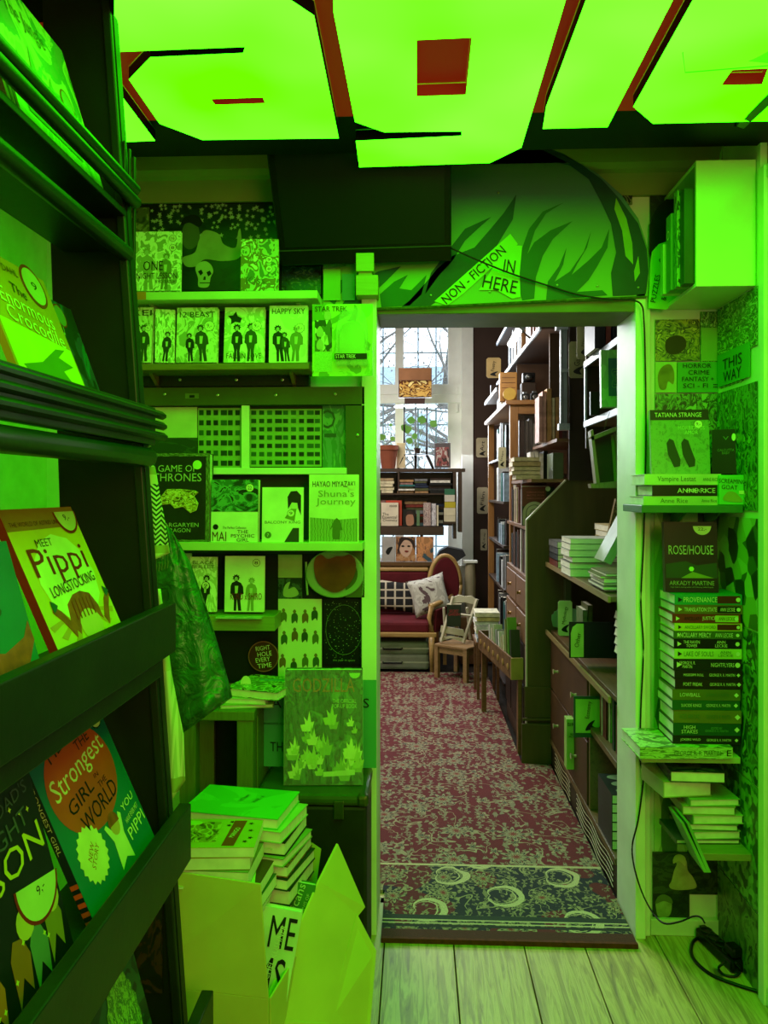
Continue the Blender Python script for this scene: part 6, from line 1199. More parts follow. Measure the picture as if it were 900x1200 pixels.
r = pb('book with a large pale face on an orange cover on the cabinet ledge', 464, 629, 487, 657.8, YC-.02, .02, art(210, ['#5c3a28', '#a5714a', '#b58a64'], 2)); blob(r, [(468, 643), (470, 634), (476, 631), (482, 634), (483, 643), (480, 650), (476, 653), (471, 650)], YC-.022, mat('#c9a58f', .6), 'printed_face'); blob(r, [(466, 650), (468, 632), (474, 629.5), (484, 633), (486, 645), (481, 635), (474, 633), (469, 640)], YC-.023, mat('#2c1c18', .6), 'printed_hair'); blob(r, [(474, 646), (476, 645), (479, 646), (476.5, 647.5)], YC-.024, mat('#7a2c24', .6), 'printed_lips')
for x in (472, 479): blob(r, [(x-2, 640), (x, 639), (x+2, 640), (x, 641)], YC-.024, INK, 'printed_eye')
pb('teal topped book with a copper glow at the right of the cabinet ledge', 487.5, 629, 508, 657.8, YC-.02, .02, art(211, ['#2f4a5a', '#a5714a', '#c98a5c', '#8a5a44'], 1.6))
mb = MB(); P = [(508, 660), (515, 646), (524, 641), (543, 645), (546, 651), (530, 662)]; mb.prism([V(x, y, YC-.06) for x, y in P], (0, .18, 0)); o = mb.build('folded_case', mat('#26242c', .5, 0, .2)); tag(o, 'dark folded leather case lying on the end of the cabinet ledge', 'case')
# things on the bookcase top
YT = YC+.08; zt0 = zt
ps = thing('plant_stand', 'round glass topped dark wooden stand on the bookcase before the window', 'stand', (V(487, 0, YT+.05).x, YT+.05, zt))
c = V(487, 0, YT+.06); kx = (YT+.06)/900; ztop = zz_(476, YT+.06); HM = mat('#1c1410', .4)
mb = MB(); mb.lathe([(.03, 0), (25*kx, 0), (25*kx, .008), (.03, .008)], 32, (c.x, YT+.06, ztop-.008)); mb.build('glass_top', glass('stand_glass', '#8aa5a5', .6, .05), ps, smooth=False)
for a in (200, 340, 90):
    x = c.x+14*kx*math.cos(R(a)); y = YT+.06+14*kx*.4*math.sin(R(a)); mb = MB(); zl_ = zz_(533, YT)
    mb.tube([(x, y, ztop-.009), (x, y, ztop-.1), (x, y, zl_)], [.010, .007, .011], 8); ox = (x-c.x)*.75; mb.tube([(x, y, zl_), (x+ox*.2, y, zl_-.03), (x+ox*.5, y, zl_-.08), (x+ox*.75, y, zt+.001)], [.014, .017, .016, .012], 8); mb.build('leg', HM, ps, smooth=True)
mb = MB(); mb.lathe([(14*kx, 0), (14.5*kx, .004), (14*kx, .008), (13*kx, .004)], 28, (c.x, YT+.06, zz_(533, YT)-.004), 0); mb.build('ring', HM, ps)
r = pb('copper tinted framed picture of a reflecting sphere standing on the glass top', 467, 431, 506, 466, YT+.05, .02, mat('#4c2c18', .3), 'picture', 'framed_picture')
panel('picture_sheet', None, None, 468, 446, 505.5, 465, YT+.048, art(215, ['#2c140a', '#8a5a24', '#c99a4c', '#5c2c14', '#e0c47a'], 2.2, rough=.15), .001, parent=r); panel('copper_band', None, None, 467.5, 431, 505.5, 445.5, YT+.048, mat('#a5714f', .3, .5), .001, parent=r)
r = pb('dark ribbed block under the copper picture on the stand', 474, 466.3, 498, 475.3, YT+.045, .04, mat('#3a1c10', .5), 'block', 'wood_block')
def leafshape(mb, c, s, tilt, m=0):
    pts = [(0, 0), (.45, .25), (.55, .6), (.25, .9), (0, 1.05), (-.25, .9), (-.55, .6), (-.45, .25)]
    M = T(*c) @ RYm(tilt) @ RXm(15); mb.prism([Vector((x*s, 0, z*s)) for x, z in pts], (0, .0012, 0), m, M)
GRN = mat('#6fa84c', .5, 0, .15); 
def pplant(label, cx, base_py, pot, leaves, Y, potm, name='potted_plant', potp=None):
    p = V(cx, base_py, Y); r = thing(name, label, 'plant', p); mb = MB()
    R0, H0 = pot; mb.lathe([(R0*.7, 0), (R0*.98, H0*.8), (R0*1.08, H0*.8), (R0*1.08, H0), (R0*.95, H0), (R0*.9, H0*.85)], 24, tuple(p)); mb.build('pot', potm, r, smooth=False)
    mb = MB()
    for (x, y, s, t) in leaves: q = V(x, y, Y); mb.tube([p+Vector((0, 0, H0*.9)), (p+q)/2+Vector((.01, 0, .04)), q], .0022, 5)
    mb.build('stem', mat('#5c7a3c', .6), r)
    for (x, y, s, t) in leaves: mb = MB(); leafshape(mb, V(x, y, Y), s*Y/900, t); mb.build('leaf', GRN, r)
    return r
pplant('small glass potted vine with heart shaped leaves inside the plant stand', 489, 531.5, (.035, .05), [(481, 497, 9, 10), (479, 508, 10, -20), (478, 520, 8, 30), (494, 497, 10, 5), (505, 500, 9, 40), (483, 513, 7, 60), (477, 503, 8, -60)], YT+.06, mat('#3a2c24', .4))
pplant('terracotta potted seedling at the left end of the bookcase top', 455, 549.5, (.088, .215), [(450, 516, 8, -30), (459, 517, 6, 20), (458, 500, 4, 0)], YT, mat('#8a4a34', .8, 0, .1))
r = pb('small grey framed triangle picture right of the plant stand', 509, 519, 528, 548.3, YT, .02, mat('#5c5456', .5), 'picture', 'framed_picture'); panel('print', None, None, 511, 524, 526, 546, YT-.001, art(216, ['#2a2226', '#8a4044', '#b5a9a4'], 2.5), .0008, parent=r)
pb('cream card leaning between the terracotta pot and the plant stand', 465, 519, 475, 548.3, YT+.03, .01, mat('#cfbd96', .5), 'card', 'card')
# ================================================================= settee, cushions, cases
VEL = mat('#5c121c', .85, 0, .18, 8, .2); GOLD = wood('#8a6a3a', '#b08c54', 0, .4)
se = thing('settee', 'gilt wooden settee with dark red upholstery and an oval back end', 'sofa', (-.35, 6.6, 0))
xs0, xs1 = -1.1, V(503, 0, 6.35).x
mb = MB(); mb.box(xs0, xs1, 6.32, 6.86, .32, .42); mb.build('seat', VEL, se, bevel=.025)
mb = MB(); mb.box(xs0, xs1+.06, 6.30, 6.33, .295, .335); mb.build('front_rail', GOLD, se, bevel=.008)
for x in (xs0+.02, xs1+.02): 
    for y in (6.31, 6.82): mb = MB(); mb.tube([(x, y, 0), (x, y, .15), (x, y, .30)], [.014, .02, .026], 8); mb.build('leg', GOLD, se, smooth=True)
mb = MB(); mb.box(xs0, xs1, 6.86, 6.92, .36, .78); mb.build('back_pad', VEL, se, bevel=.02)
mb = MB(); mb.box(xs0, xs1, 6.855, 6.925, .78, .81); mb.build('back_rail', GOLD, se, bevel=.008)
oc = V(522, 686, 6.62); ow, oh = 17.5*6.62/900, 33*6.62/900; MR = T(oc.x, 6.62, oc.z) @ RZ(14)
mb = MB(); mb.prism([(ow*math.cos(t*math.pi/16), 0, oh*math.sin(t*math.pi/16)) for t in range(32)], (0, .05, 0), 0, MR); mb.build('oval_back_pad', VEL, se, bevel=.012)
mb = MB(); mb.tube([MR @ Vector((ow*1.08*math.cos(t*math.pi/16), .02, oh*1.05*math.sin(t*math.pi/16))) for t in range(33)], .02, 10); mb.build('oval_back_frame', GOLD, se, smooth=True)
for x in (oc.x-.02, oc.x+.08): mb = MB(); mb.box(x, x+.03, 6.63, 6.66, 0, .5); mb.build('leg', GOLD, se)
ay = zz_(708, 6.4); mb = MB(); mb.tube([(xs1+.01, 6.34, ay-.01), (xs1+.06, 6.42, ay), (xs1+.16, 6.55, ay+.02), (xs1+.2, 6.64, ay+.04)], [.024, .022, .02, .018], 10); mb.build('arm', GOLD, se, smooth=True)
mb = MB(); mb.tube([(xs1+.02, 6.335, .32), (xs1+.0, 6.33, ay-.1), (xs1+.02, 6.34, ay-.01)], [.028, .02, .022], 10); mb.build('arm_post', GOLD, se, smooth=True)
mb = MB(); mb.prism([(xs1+.03, 6.36, .33), (xs1+.17, 6.56, .33), (xs1+.17, 6.56, ay-.02), (xs1+.04, 6.37, ay-.04)], (.02, -.02, 0)); mb.build('arm_pad', VEL, se, bevel=.008)
def cushion(label, c, w, h, d, m, M):
    mb = MB()
    def f(u, v, s):
        x = (u-.5)*2; y = (v-.5)*2; k = (1-x**4)*(1-y**4); pin = 1-.10*(1-abs(x)**2)*abs(y)**3-0; pin2 = 1-.10*(1-abs(y)**2)*abs(x)**3
        return M @ Vector((x*w/2*pin2*1, s*d/2*max(k, 0)**.5, y*h/2*pin))
    for s in (-1, 1): mb.grid(lambda u, v: f(u, v, s), 14, 14)
    o = mb.build('cushion', m, smooth=True); tag(o, label, 'cushion'); return o
def checkmat():
    m, nt, b = newmat('windowpane_check'); v = coords(nt, 'Generated', (6, 1, 4.5)); s = nt.nodes.new('ShaderNodeSeparateXYZ'); nt.links.new(v, s.inputs[0])
    k = math_(nt, 'MAXIMUM', math_(nt, 'LESS_THAN', math_(nt, 'FRACT', s.outputs[0]), .2), math_(nt, 'LESS_THAN', math_(nt, 'FRACT', s.outputs[2]), .2)); nt.links.new(mix(nt, k, lin('#131114'), lin('#b5a894')), b.inputs['Base Color']); b.inputs['Roughness'].default_value = .9; return m
cushion('dark cushion with a pale windowpane check on the red settee', 0, .46, .27, .12, checkmat(), T(V(462, 0, 6.72).x, 6.72, .58) @ RYm(6) @ RXm(-14))
cushion('pale cushion with a dark red floral print against the oval settee back', 0, .33, .32, .13, art(220, ['#5a4448', '#b5b0a8', '#c5c1b9', '#a9a49c'], 3.5, rough=.9), T(V(503, 0, 6.52).x, 6.52, zz_(697, 6.52)) @ RZ(10) @ RYm(-14) @ RXm(-12))
for k, (y0, y1, lab, c) in enumerate(((753, 766.5, 'pale green old suitcase on top under the settee', '#8f9a84'), (767, 785, 'white edged grey suitcase at the bottom under the settee', '#9a9a92'))):
    a = V(430, y1, 6.42); b = V(503, y0, 6.42); r = thing('suitcase', lab, 'suitcase', ((a.x+b.x)/2, 6.6, max(a.z, .001))); mb = MB(); mb.box(a.x, b.x, 6.42, 6.80, max(a.z, .001), b.z); mb.build('shell', mat(c, .5, 0, .15), r, bevel=.025)
    mb = MB(); mb.box(a.x+.002, b.x-.002, 6.416, 6.425, (max(a.z, 0)+b.z)/2-.006, (max(a.z, 0)+b.z)/2+.006); mb.build('seam', mat('#d0cfc4', .4), r); xm = V(460, 0, 6.42).x
    mb = MB(); zc_ = (max(a.z, 0)+b.z)/2; mb.tube([(xm-.08, 6.42, zc_), (xm-.075, 6.385, zc_), (xm+.075, 6.385, zc_), (xm+.08, 6.42, zc_)], .008, 6); mb.build('handle', INK, r)
# ================================================================= low table with the small white chair
tb = thing('low_table', 'small low wooden table carrying a white folding stand', 'table', (.36, 6.16, 0)); TW = wood('#7a5c3a', '#9a7850', 0)
Pq = [Vector(p) for p in ((.157, 6.136, 0), (.385, 5.97, 0), (.557, 6.19, 0), (.33, 6.356, 0))]; cq = sum(Pq, Vector())/4
mb = MB(); mb.prism([cq+(p-cq)*1.08+Vector((0, 0, .262)) for p in Pq], (0, 0, .018)); mb.build('table_top', TW, tb, bevel=.003)
for p in Pq: mb = MB(); mb.box(-.017, .017, -.017, .017, .0125, .261, 0, T(*(cq+(p-cq)*.96)) @ RZ(-36)); mb.build('leg', TW, tb)
for i in range(4): a, b = cq+(Pq[i]-cq)*.94, cq+(Pq[(i+1) % 4]-cq)*.94; n = (b-a).normalized().cross(Vector((0, 0, 1)))*.006; mb = MB(); mb.prism([a+Vector((0, 0, .212))-n, b+Vector((0, 0, .212))-n, b+Vector((0, 0, .212))+n, a+Vector((0, 0, .212))+n], (0, 0, .049)); mb.build('apron', TW, tb)
ch = thing('folding_stand', 'tiny white wooden folding chair standing on the low table', 'chair', (.36, 6.16, .281)); WW = mat('#c9c0a8', .6, 0, .08)
def bar(p, q, w_, nm='bar', m=WW, par=ch): mb = MB(); mb.tube([p, q], w_, 4); return mb.build(nm, m, par)
G = lambda x, y, Y=6.14: V(x, y, Y)
bar(G(517, 752), G(531, 699), .014, 'side_leg'); bar(G(543, 753), G(559, 702), .014, 'side_leg'); bar(G(522, 749, 6.26), G(520, 712, 6.2), .011, 'rear_leg'); bar(G(551, 749, 6.26), G(547, 712, 6.2), .011, 'rear_leg')
mb = MB(); mb.prism([G(529, 707), G(531, 700), (G(538, 697)), G(545, 699), G(552, 698), G(559, 703), G(557, 709), G(545, 706)], (0, .014, 0)); mb.build('top_rail', WW, ch, bevel=.003)
mb = MB(); mb.prism([G(517, 733), G(543, 738), G(545, 746), G(516, 741)], (0, .012, 0)); mb.build('seat', WW, ch); mb = MB(); mb.prism([G(515, 748), G(528, 745), G(543, 748), G(543, 752.5), G(528, 748), G(515, 751.5)], (0, .012, 0)); mb.build('bottom_rail', WW, ch); bar(G(525, 718), G(556, 722), .008, 'cross_rail'); bar(G(524, 708), G(541, 708), .006, 'cross_rail')
r = pb('small dark red and green covered booklet propped on the tiny white chair', 523.5, 709, 540, 734, 6.09, .008, mat('#26301f', .5)); ptext(r, 'SECRET\nGARDEN', 532, 718, 6.087, 13, 7, mat('#a52c34', .5))
mb = MB(); p = V(551, 700, 6.75); mb.lathe([(.03, 0), (.045, .02), (.05, .3), (.042, .44), (.03, .46)], 16, (p.x, 6.75, .41)); o = mb.build('tall_vase', mat('#8a8068', .6, 0, .1)); tag(o, 'tall beige jar on the wooden crate behind the tiny white chair', 'vase')
mb = MB(); mb.box(p.x-.09, p.x+.12, 6.66, 6.88, .001, .409); o = mb.build('wooden_crate', MID, bevel=.004); tag(o, 'dark wooden crate in the corner between the settee and the shelves', 'crate')
mb = MB(); mb.box(p.x-.06, p.x+.06, 6.70, 6.80, .8715, .89, 0); o = mb.build('paper_pad', mat('#c9c9c0', .6)); tag(o, 'white paper pad lying over the tall beige jar', 'paper')
# ================================================================= RIGHT HAND BOOKCASES of the rear room
# --- far oak cabinet (open shelves to the aisle, glazed end to the viewer)
Y0, Y1_, XF = 5.2, 6.8, .63
oc_ = thing('oak_cabinet', 'tall oak cabinet with a glazed end and open side shelves along the right wall', 'cabinet', (.85, 6, 0)); ztp = 2.107
PW = wood('#7d8794', '#98a3ad', 1, .35)  # daylight highlight put into the wood colour of edges and mouldings
for nm, a, m_ in (('top_board', (XF-.03, 1.25, Y0-.03, Y1_, ztp-.03, ztp), OAKX), ('corner_post', (XF, XF+.055, Y0, Y0+.05, 0, ztp-.03), OAK), ('corner_post', (XF, XF+.05, Y1_-.05, Y1_, 0, ztp-.03), OAK), ('corner_post', (1.20, 1.25, Y0, Y0+.05, 0, ztp-.03), OAK), ('end_rail', (XF+.055, 1.2, Y0, Y0+.04, ztp-.09, ztp-.03), OAKX), ('back_panel', (1.255, 1.275, Y0, Y1_, 0, ztp-.03), DW), ('inner_panel', (XF+.06, 1.24, Y0+.38, Y0+.39, 0, ztp-.03), MID)):
    mb = MB(); mb.box(*a); mb.build(nm, m_, oc_, bevel=.003)
mb = MB(); mb.box(XF+.055, 1.2, Y0+.015, Y0+.018, 1.45, ztp-.09); mb.build('glass_pane', glass('cabinet_pane', '#5c6668', .05, .04), oc_)
LZ = (.10, .45, .78, 1.10, 1.42, 1.75)
for z in LZ: mb = MB(); mb.box(XF+.002, 1.25, Y0+.4, Y1_-.051, z-.018, z); mb.build('shelf', DW, oc_)
mb = MB(); mb.box(XF+.055, 1.2, Y0+.05, Y0+.37, 1.60, 1.615); mb.build('glass_shelf', mat('#4a3a2a', .4), oc_)
row_x('behind the glazed end of the oak cabinet', XF+.07, V(640, 0, Y0).x, Y0+.06, 1.6155, .2, (.33, .38), (.022, .04), [('weathered grey', '#6a625a'), ('dark brown', '#3f2c20'), ('grey brown', '#554a40'), ('pale worn', '#8f8676')])
for j, z in enumerate(LZ[1:]):
    nm = ['lowest', 'second lowest', 'middle', 'fourth', 'top'][j]
    row_y('%s aisle shelf of oak cabinet' % nm, Y0+.42, Y0+1.05, XF+.005, z+.0005, .17, (.19, .27) if j != 2 else (.14, .2), (.05, .085), [('white', '#c9ccd0'), ('pale blue', '#8fa5b8'), ('grey', '#77777a'), ('cream', '#cfc3a0'), ('black', '#141416'), ('dark brown', '#2e1c14'), ('teal', '#2f6a66')])
# tag cards standing out from the shelves
def tagcard(label, px0, py0, px1, py1, Y, s='~~', m=None):
    r = thing('tag_card', label, 'sign', V((px0+px1)/2, py1, Y)); a = V(px0, py1, Y); b = V(px1, py0, Y); w_ = b.x-a.x; h_ = b.z-a.z; c = .12*w_
    mb = MB(); mb.prism([(a.x, Y, a.z+c), (a.x+c, Y, a.z), (b.x-c, Y, a.z), (b.x, Y, a.z+c), (b.x, Y, b.z-c), (b.x-c, Y, b.z), (a.x+c, Y, b.z), (a.x, Y, b.z-c)], (0, .003, 0)); mb.build('card', m or mat('#b5a98a', .6), r)
    k = 900/Y; ptext(r, s, (px0+px1)/2, py0+(py1-py0)*.42, Y-.001, (py1-py0)*.5, (px1-px0)*.3, INK, 82); blob(r, [(px0+(px1-px0)*x, py0+(py1-py0)*y) for x, y in ((.25, .82), (.5, .72), (.8, .68), (.6, .8), (.7, .9), (.4, .88))], Y-.0012, INK, 'ink_doodle'); return r
tagcard('cream paper tag lettered art low on the far dark wall', 558, 513, 572.5, 536, 7.392, 'Art'); tagcard('cream paper tag lettered film beneath the art tag', 559, 571, 572, 602, 7.392, 'Film')
tagcard('tan paper tag lettered poetry high on the far shelves under the lamp', 570, 419, 587, 443, 6.0, 'Poetry', mat('#b59a64', .6)); tagcard('small pale tag lettered stage on the white papered shelf edge', 584, 524, 593, 549, 5.1, 'Stage', mat('#cfc9a4', .6)); tagcard('pale tag low on the far shelves above the white paper tray', 563, 620, 571, 645, 7.392, 'Law')
# top of the oak cabinet
a = V(586, 468, 5.25); r = thing('wooden_box', 'honey coloured wooden box with a tape roll leaning on the oak cabinet top', 'box', (a.x+.06, 5.25, ztp)); mb = MB(); mb.box(V(586, 0, 5.25).x, V(606, 0, 5.25).x, 5.25, 5.33, ztp+.001, zz_(437, 5.25)); mb.build('body', mat('#b5803c', .5, 0, .15), r, bevel=.004)
for k in range(3): panel('carved_line', None, None, 588, 442+k*6, 604, 442.8+k*6, 5.248, mat('#6a3f14', .6), .001, parent=r)
mb = MB(); c = V(597, 461.5, 5.2); mb.lathe([(.012, 0), (.042, 0), (.042, .03), (.012, .03)], 24, (0, 0, 0), 0, T(c.x, 5.22, ztp+.043) @ RXm(90)); o = mb.build('tape_roll', mat('#c9a23c', .5)); tag(o, 'yellow tape roll standing in front of the honey coloured box', 'tape')
for k, (px, w_, h_, lab) in enumerate(((616, 9, 9, 'chrome and black folding camera lowest on the oak cabinet top'), (627, 8, 10, 'black camera with a lens right on the oak cabinet top'))):
    p = V(px, 0, 5.25); z = ztp+.001; kx = 5.25/900; r = thing('camera', lab, 'camera', (p.x, 5.3, z)); mb = MB(); mb.box(p.x-w_*.5*kx, p.x+w_*.5*kx, 5.26, 5.32, z, z+h_*kx); mb.build('body', mat('#14130f', .35), r, bevel=.004); mb = MB(); mb.lathe([(.018, 0), (.018, .03), (.012, .03)], 16, (0, 0, 0), 0, T(p.x, 5.26, z+h_*.45*kx) @ RXm(90)); mb.build('lens', mat('#8f8f8c', .2, .9), r, smooth=True); mb = MB(); mb.box(p.x-.012, p.x+.012, 5.27, 5.31, z+h_*kx, z+h_*kx+.014); mb.build('viewfinder', mat('#6f6f6c', .3, .8), r)
p = V(620, 0, 5.4); r = thing('camera', 'old black bellows camera on its case behind the two small cameras', 'camera', (p.x, 5.45, ztp)); mb = MB(); mb.box(p.x-.05, p.x+.05, 5.40, 5.50, ztp+.001, ztp+.15); mb.build('case', mat('#3a2a1c', .6), r, bevel=.006); mb = MB(); mb.box(p.x-.04, p.x+.045, 5.41, 5.48, ztp+.151, ztp+.22); mb.build('body', mat('#0f0f0d', .35), r, bevel=.006); mb = MB(); mb.lathe([(.03, 0), (.026, .02), (.022, .04), (.014, .045)], 18, (0, 0, 0), 0, T(p.x, 5.41, ztp+.185) @ RXm(90)); mb.build('lens', mat('#4f4f4c', .2, .8), r, smooth=True)
# --- high shelf with white papers above
hs = thing('high_shelf', 'high shelf with white lit edges packed with books under the rear room ceiling', 'shelf', (1.0, 5.0, 2.44))
for nm, a, m_ in (('front_edge', (.714, .7255, 4.5, 6.9, 2.435, 2.462), PW), ('front_edge', (.714, .7255, 4.5, 6.9, 2.795, 2.822), PW), ('board', (.726, 1.29, 4.5, 6.9, 2.44, 2.46), DW), ('board', (.726, 1.29, 4.5, 6.9, 2.80, 2.82), DW), ('upright', (.73, 1.29, 5.38, 5.41, 2.461, 2.799), OAK), ('upright', (.73, 1.29, 4.5, 4.53, 2.461, 2.799), DW), ('board', (.62, 1.29, 5.9, 6.9, 2.14+.13, 2.29), DW), ('front_edge', (.61, .6195, 5.9, 6.9, 2.265, 2.292), PW), ('upright', (.66, 1.29, 6.86, 6.9, 2.291, 2.439), DW)):
    mb = MB(); mb.box(*a); mb.build(nm, m_, hs)
row_y('on the high shelf under the ceiling', 4.56, 5.36, .74, 2.4605, .2, (.2, .3), (.05, .08), [('white', '#a9b2bc'), ('slate blue', '#5c7286'), ('brown', '#6a4024'), ('dark brown', '#33201a')])
row_y('on the far half of the high shelf', 5.42, 6.3, .74, 2.4605, .2, (.2, .3), (.06, .09), [('slate blue', '#5c7286'), ('grey', '#6a6f76'), ('tan', '#8a6a44'), ('dark brown', '#33201a')])
row_y('at back of oak cabinet top', 5.62, 6.5, .66, ztp+.0005, .15, (.12, .155), (.045, .07), [('white', '#c9d2dc'), ('pale blue', '#9fb5c9'), ('grey', '#8a8f96'), ('cream', '#cfc3a0')])
# reading lamp
lm = thing('clip_lamp', 'bright white tubular reading lamp clipped to the high shelf', 'lamp', V(610, 388, 4.75)); A1, A2 = V(598, 405, 4.72), V(608, 387, 4.75)
mb = MB(); mb.tube([A1, A2], .021, 16); mb.build('bulb', emis('lamp_white', (1, .97, .9), 9), lm, smooth=True); d = (A2-A1).normalized(); mb = MB(); mb.tube([A2, A2+d*.035], [.032, .03], 16); mb.build('socket', mat('#3a4038', .3, .5), lm, smooth=True); mb = MB(); mb.tube([A2+d*.03, V(616, 392, 4.8), V(621, 396, 4.85)], .006, 6); mb.build('arm', mat('#4a3a28', .4, .5), lm)
l = bpy.data.lights.new('reading_lamp_light', 'POINT'); l.energy = 9; l.color = (1, .93, .82); l.shadow_soft_size = .05; o = bpy.data.objects.new('reading_lamp_light', l); col.objects.link(o); o.location = A1+Vector((-.06, -.06, -.06))
# dark wardrobe side behind
mb = MB(); mb.box(V(606, 0, 5.7).x, 1.25, 5.72, 5.74, ztp+.0+.001, 2.435); o = mb.build('thin_board', mat('#4f3826', .6, 0, .12, 3)); tag(o, 'brown wooden board standing at the back of the oak cabinet top', 'board')
mb = MB(); mb.box(V(621, 0, 4.6).x+.12, 1.29, 4.62, 4.64, 2.0, 2.438); o = mb.build('thin_board', mat('#4a3422', .6, 0, .12, 3)); tag(o, 'dark brown board under the high shelf behind the narrow glazed door', 'board')
# --- middle unit E between the oak cabinet and the desk panel
ME = wood('#5c3a20', '#75502e', 0); me_ = thing('writing_cabinet', 'brown writing cabinet with drawers and a sloping olive side panel facing the doorway', 'cabinet', (.9, 4.7, 0))
YP = 4.27; xa = V(617, 0, YP).x; OLV = mat('#4a3f1c', .55, 0, .12, 3, .1, 0, (6, 6, .8))
P = [(617, 886), (617, 610), (663, 563), (700, 562), (740, 562), (740, 886)]; mb = MB(); mb.prism([V(x, y, YP) for x, y in P], (0, .025, 0)); mb.build('side_panel', OLV, me_)
mb = MB(); mb.prism([V(616.4, 886, YP-.002), V(616.4, 610, YP-.002), V(618, 610.5, YP-.002), V(618, 886, YP-.002)], (0, .03, 0)); mb.prism([V(616.4, 609.4, YP-.002), V(662.6, 562, YP-.002), V(663.5, 563.5, YP-.002), V(617.4, 611, YP-.002)], (0, .03, 0)); mb.build('pale_edge', mat('#a9a48a', .5), me_)
for nm, a in (('base_moulding', (xa-.012, .76, YP-.012, YP-.001, .25, .42)), ('base_moulding', (xa-.025, .76, YP-.025, YP-.0125, .235, .25)), ('plinth', (xa-.03, .74, YP-.03, YP-.0125, .0, .22))): mb = MB(); mb.box(*a); mb.build(nm, OLV, me_, bevel=.003)
zE = (1.02, 1.30, 1.565, 1.79)
for z, x0 in zip(zE, (xa+.0, xa, xa+.03, xa+.17)): mb = MB(); mb.box(x0, 1.29, YP+.026, 5.19, z-.018, z); mb.build('shelf', ME, me_)
mb = MB(); mb.box(xa+.4, xa+.42, YP+.026, 5.19, .3, 2.0); mb.build('back_board', DW, me_)
mb = MB(); mb.box(xa+.0, xa+.39, YP+.026, 5.19, .001, .62); mb.build('lower_body', DW, me_)
for k, (z0, z1) in enumerate(((.64, .80), (.82, .995))):
    for (y0, y1) in ((YP+.04, 4.68), (4.70, 5.18)):
        d = None; mb = MB(); mb.box(xa-.004, xa+.02, y0, y1, z0, z1); d = mb.build('drawer', ME, me_, bevel=.004); mb = MB(); mb.lathe([(.012, 0), (.007, .01), (.013, .022)], 10, (0, 0, 0), 0, T(xa-.004, (y0+y1)/2, (z0+z1)/2) @ RYm(-90)); mb.build('knob', mat('#8f6a34', .4, .5), d)
for y0 in (YP+.05, 4.6, 4.9): mb = MB(); mb.box(xa-.012, xa-.001, y0, y0+.26, .12, .40); mb.build('carved_panel', mat('#2f1c14', .6, 0, .3, 30, .8), me_, bevel=.004)
row_y('above the drawers of the writing cabinet', YP+.06, 5.1, xa+.01, 1.0205, .17, (.18, .26), (.045, .08), [('dark red', '#4a1c1c'), ('brown', '#4c2c1c'), ('black', '#141416'), ('white', '#c9c4b8'), ('grey', '#6a6460')])
row_y('behind the arch covered hardback', 4.62, 5.12, xa+.01, 1.3005, .17, (.2, .245), (.02, .04), [('white', '#c9c4b8'), ('brown', '#5c3220'), ('black', '#141416'), ('cream', '#cfc3a0')])
r, w_, h_ = pstand('dark red hardback with pale concentric arches behind the sloping panel', 612, 567, 650, 612.3, 4.42, .03, mat('#241a1c', .4), 3)
r.location.z = 1.3008; WM[r.name] = T(r.location.x, r.location.y, 1.3008) @ RXm(-3)
shape(r, front(r, 0, 0, -.0005), [(-w_/2, h_*.5), (w_*.25, h_*.5), (w_*.25, h_), (-w_/2, h_)], mat('#5c1820', .4), 'cover_field'); 
for k, (q, c) in enumerate(((.36, '#a9a48a'), (.27, '#6a6654'), (.24, '#a9a48a'), (.14, '#6a6654'), (.11, '#a9a48a'))): shape(r, front(r, -w_*.12, 0, -.0008-.0004*k), [(w_*q, .002)]+[(x, y+h_*.32) for x, y in half_disc(w_*q, 0, 180)]+[(-w_*q, .002)], mat(c, .5), 'printed_arch', .0002)
for k in range(3): letters(r, ('CREATIVE', 'ACTS FOR', 'CURIOUS PEOPLE')[k], front(r, -w_*.08, h_*(.86-.08*k), -.002), w_*.55, h_*.045, mat('#b5505a', .5), 'title')
sticker(r, w_*.3, h_*.95, .016)
stack_z('the cream pile above the arch hardback', V(602, 0, 4.5).x, V(633, 0, 4.5).x, 4.5, 4.68, 1.5655, 5, (.022, .03), [('cream', '#cfbd9a'), ('buff', '#b59a74')])
r = pb('tall grey green folder standing right of the cream pile', 648, 531, 661, 0, 4.5, .2, mat('#5c6a4c', .5), 'folder') if False else None
mb = MB(); a = V(648, 0, 4.5); b = V(660.5, 0, 4.5); mb.box(a.x, b.x, 4.5, 4.7, 1.5655, zz_(531, 4.5)); o = mb.build('folder', mat('#5c6a4c', .5), bevel=.002); tag(o, 'tall grey green folder standing right of the cream pile', 'folder')
row_x('on the shelf left of the grey green folder', V(622, 0, 4.78).x, V(645, 0, 4.78).x, 4.78, 1.5655, .17, (.16, .19), (.02, .03), [('white', '#c9c4b8'), ('black', '#141416'), ('pale green', '#8a9a84')])
row_x('on the upper shelf beside the narrow glazed door', V(632, 0, 4.6).x, V(662, 0, 4.6).x, 4.6, 1.7905, .17, (.26, .33), (.014, .03), [('pink', '#b58a80'), ('cream', '#cfc39a'), ('tan', '#a57f4c'), ('yellow', '#b5a04c'), ('dark red', '#5c2420')])
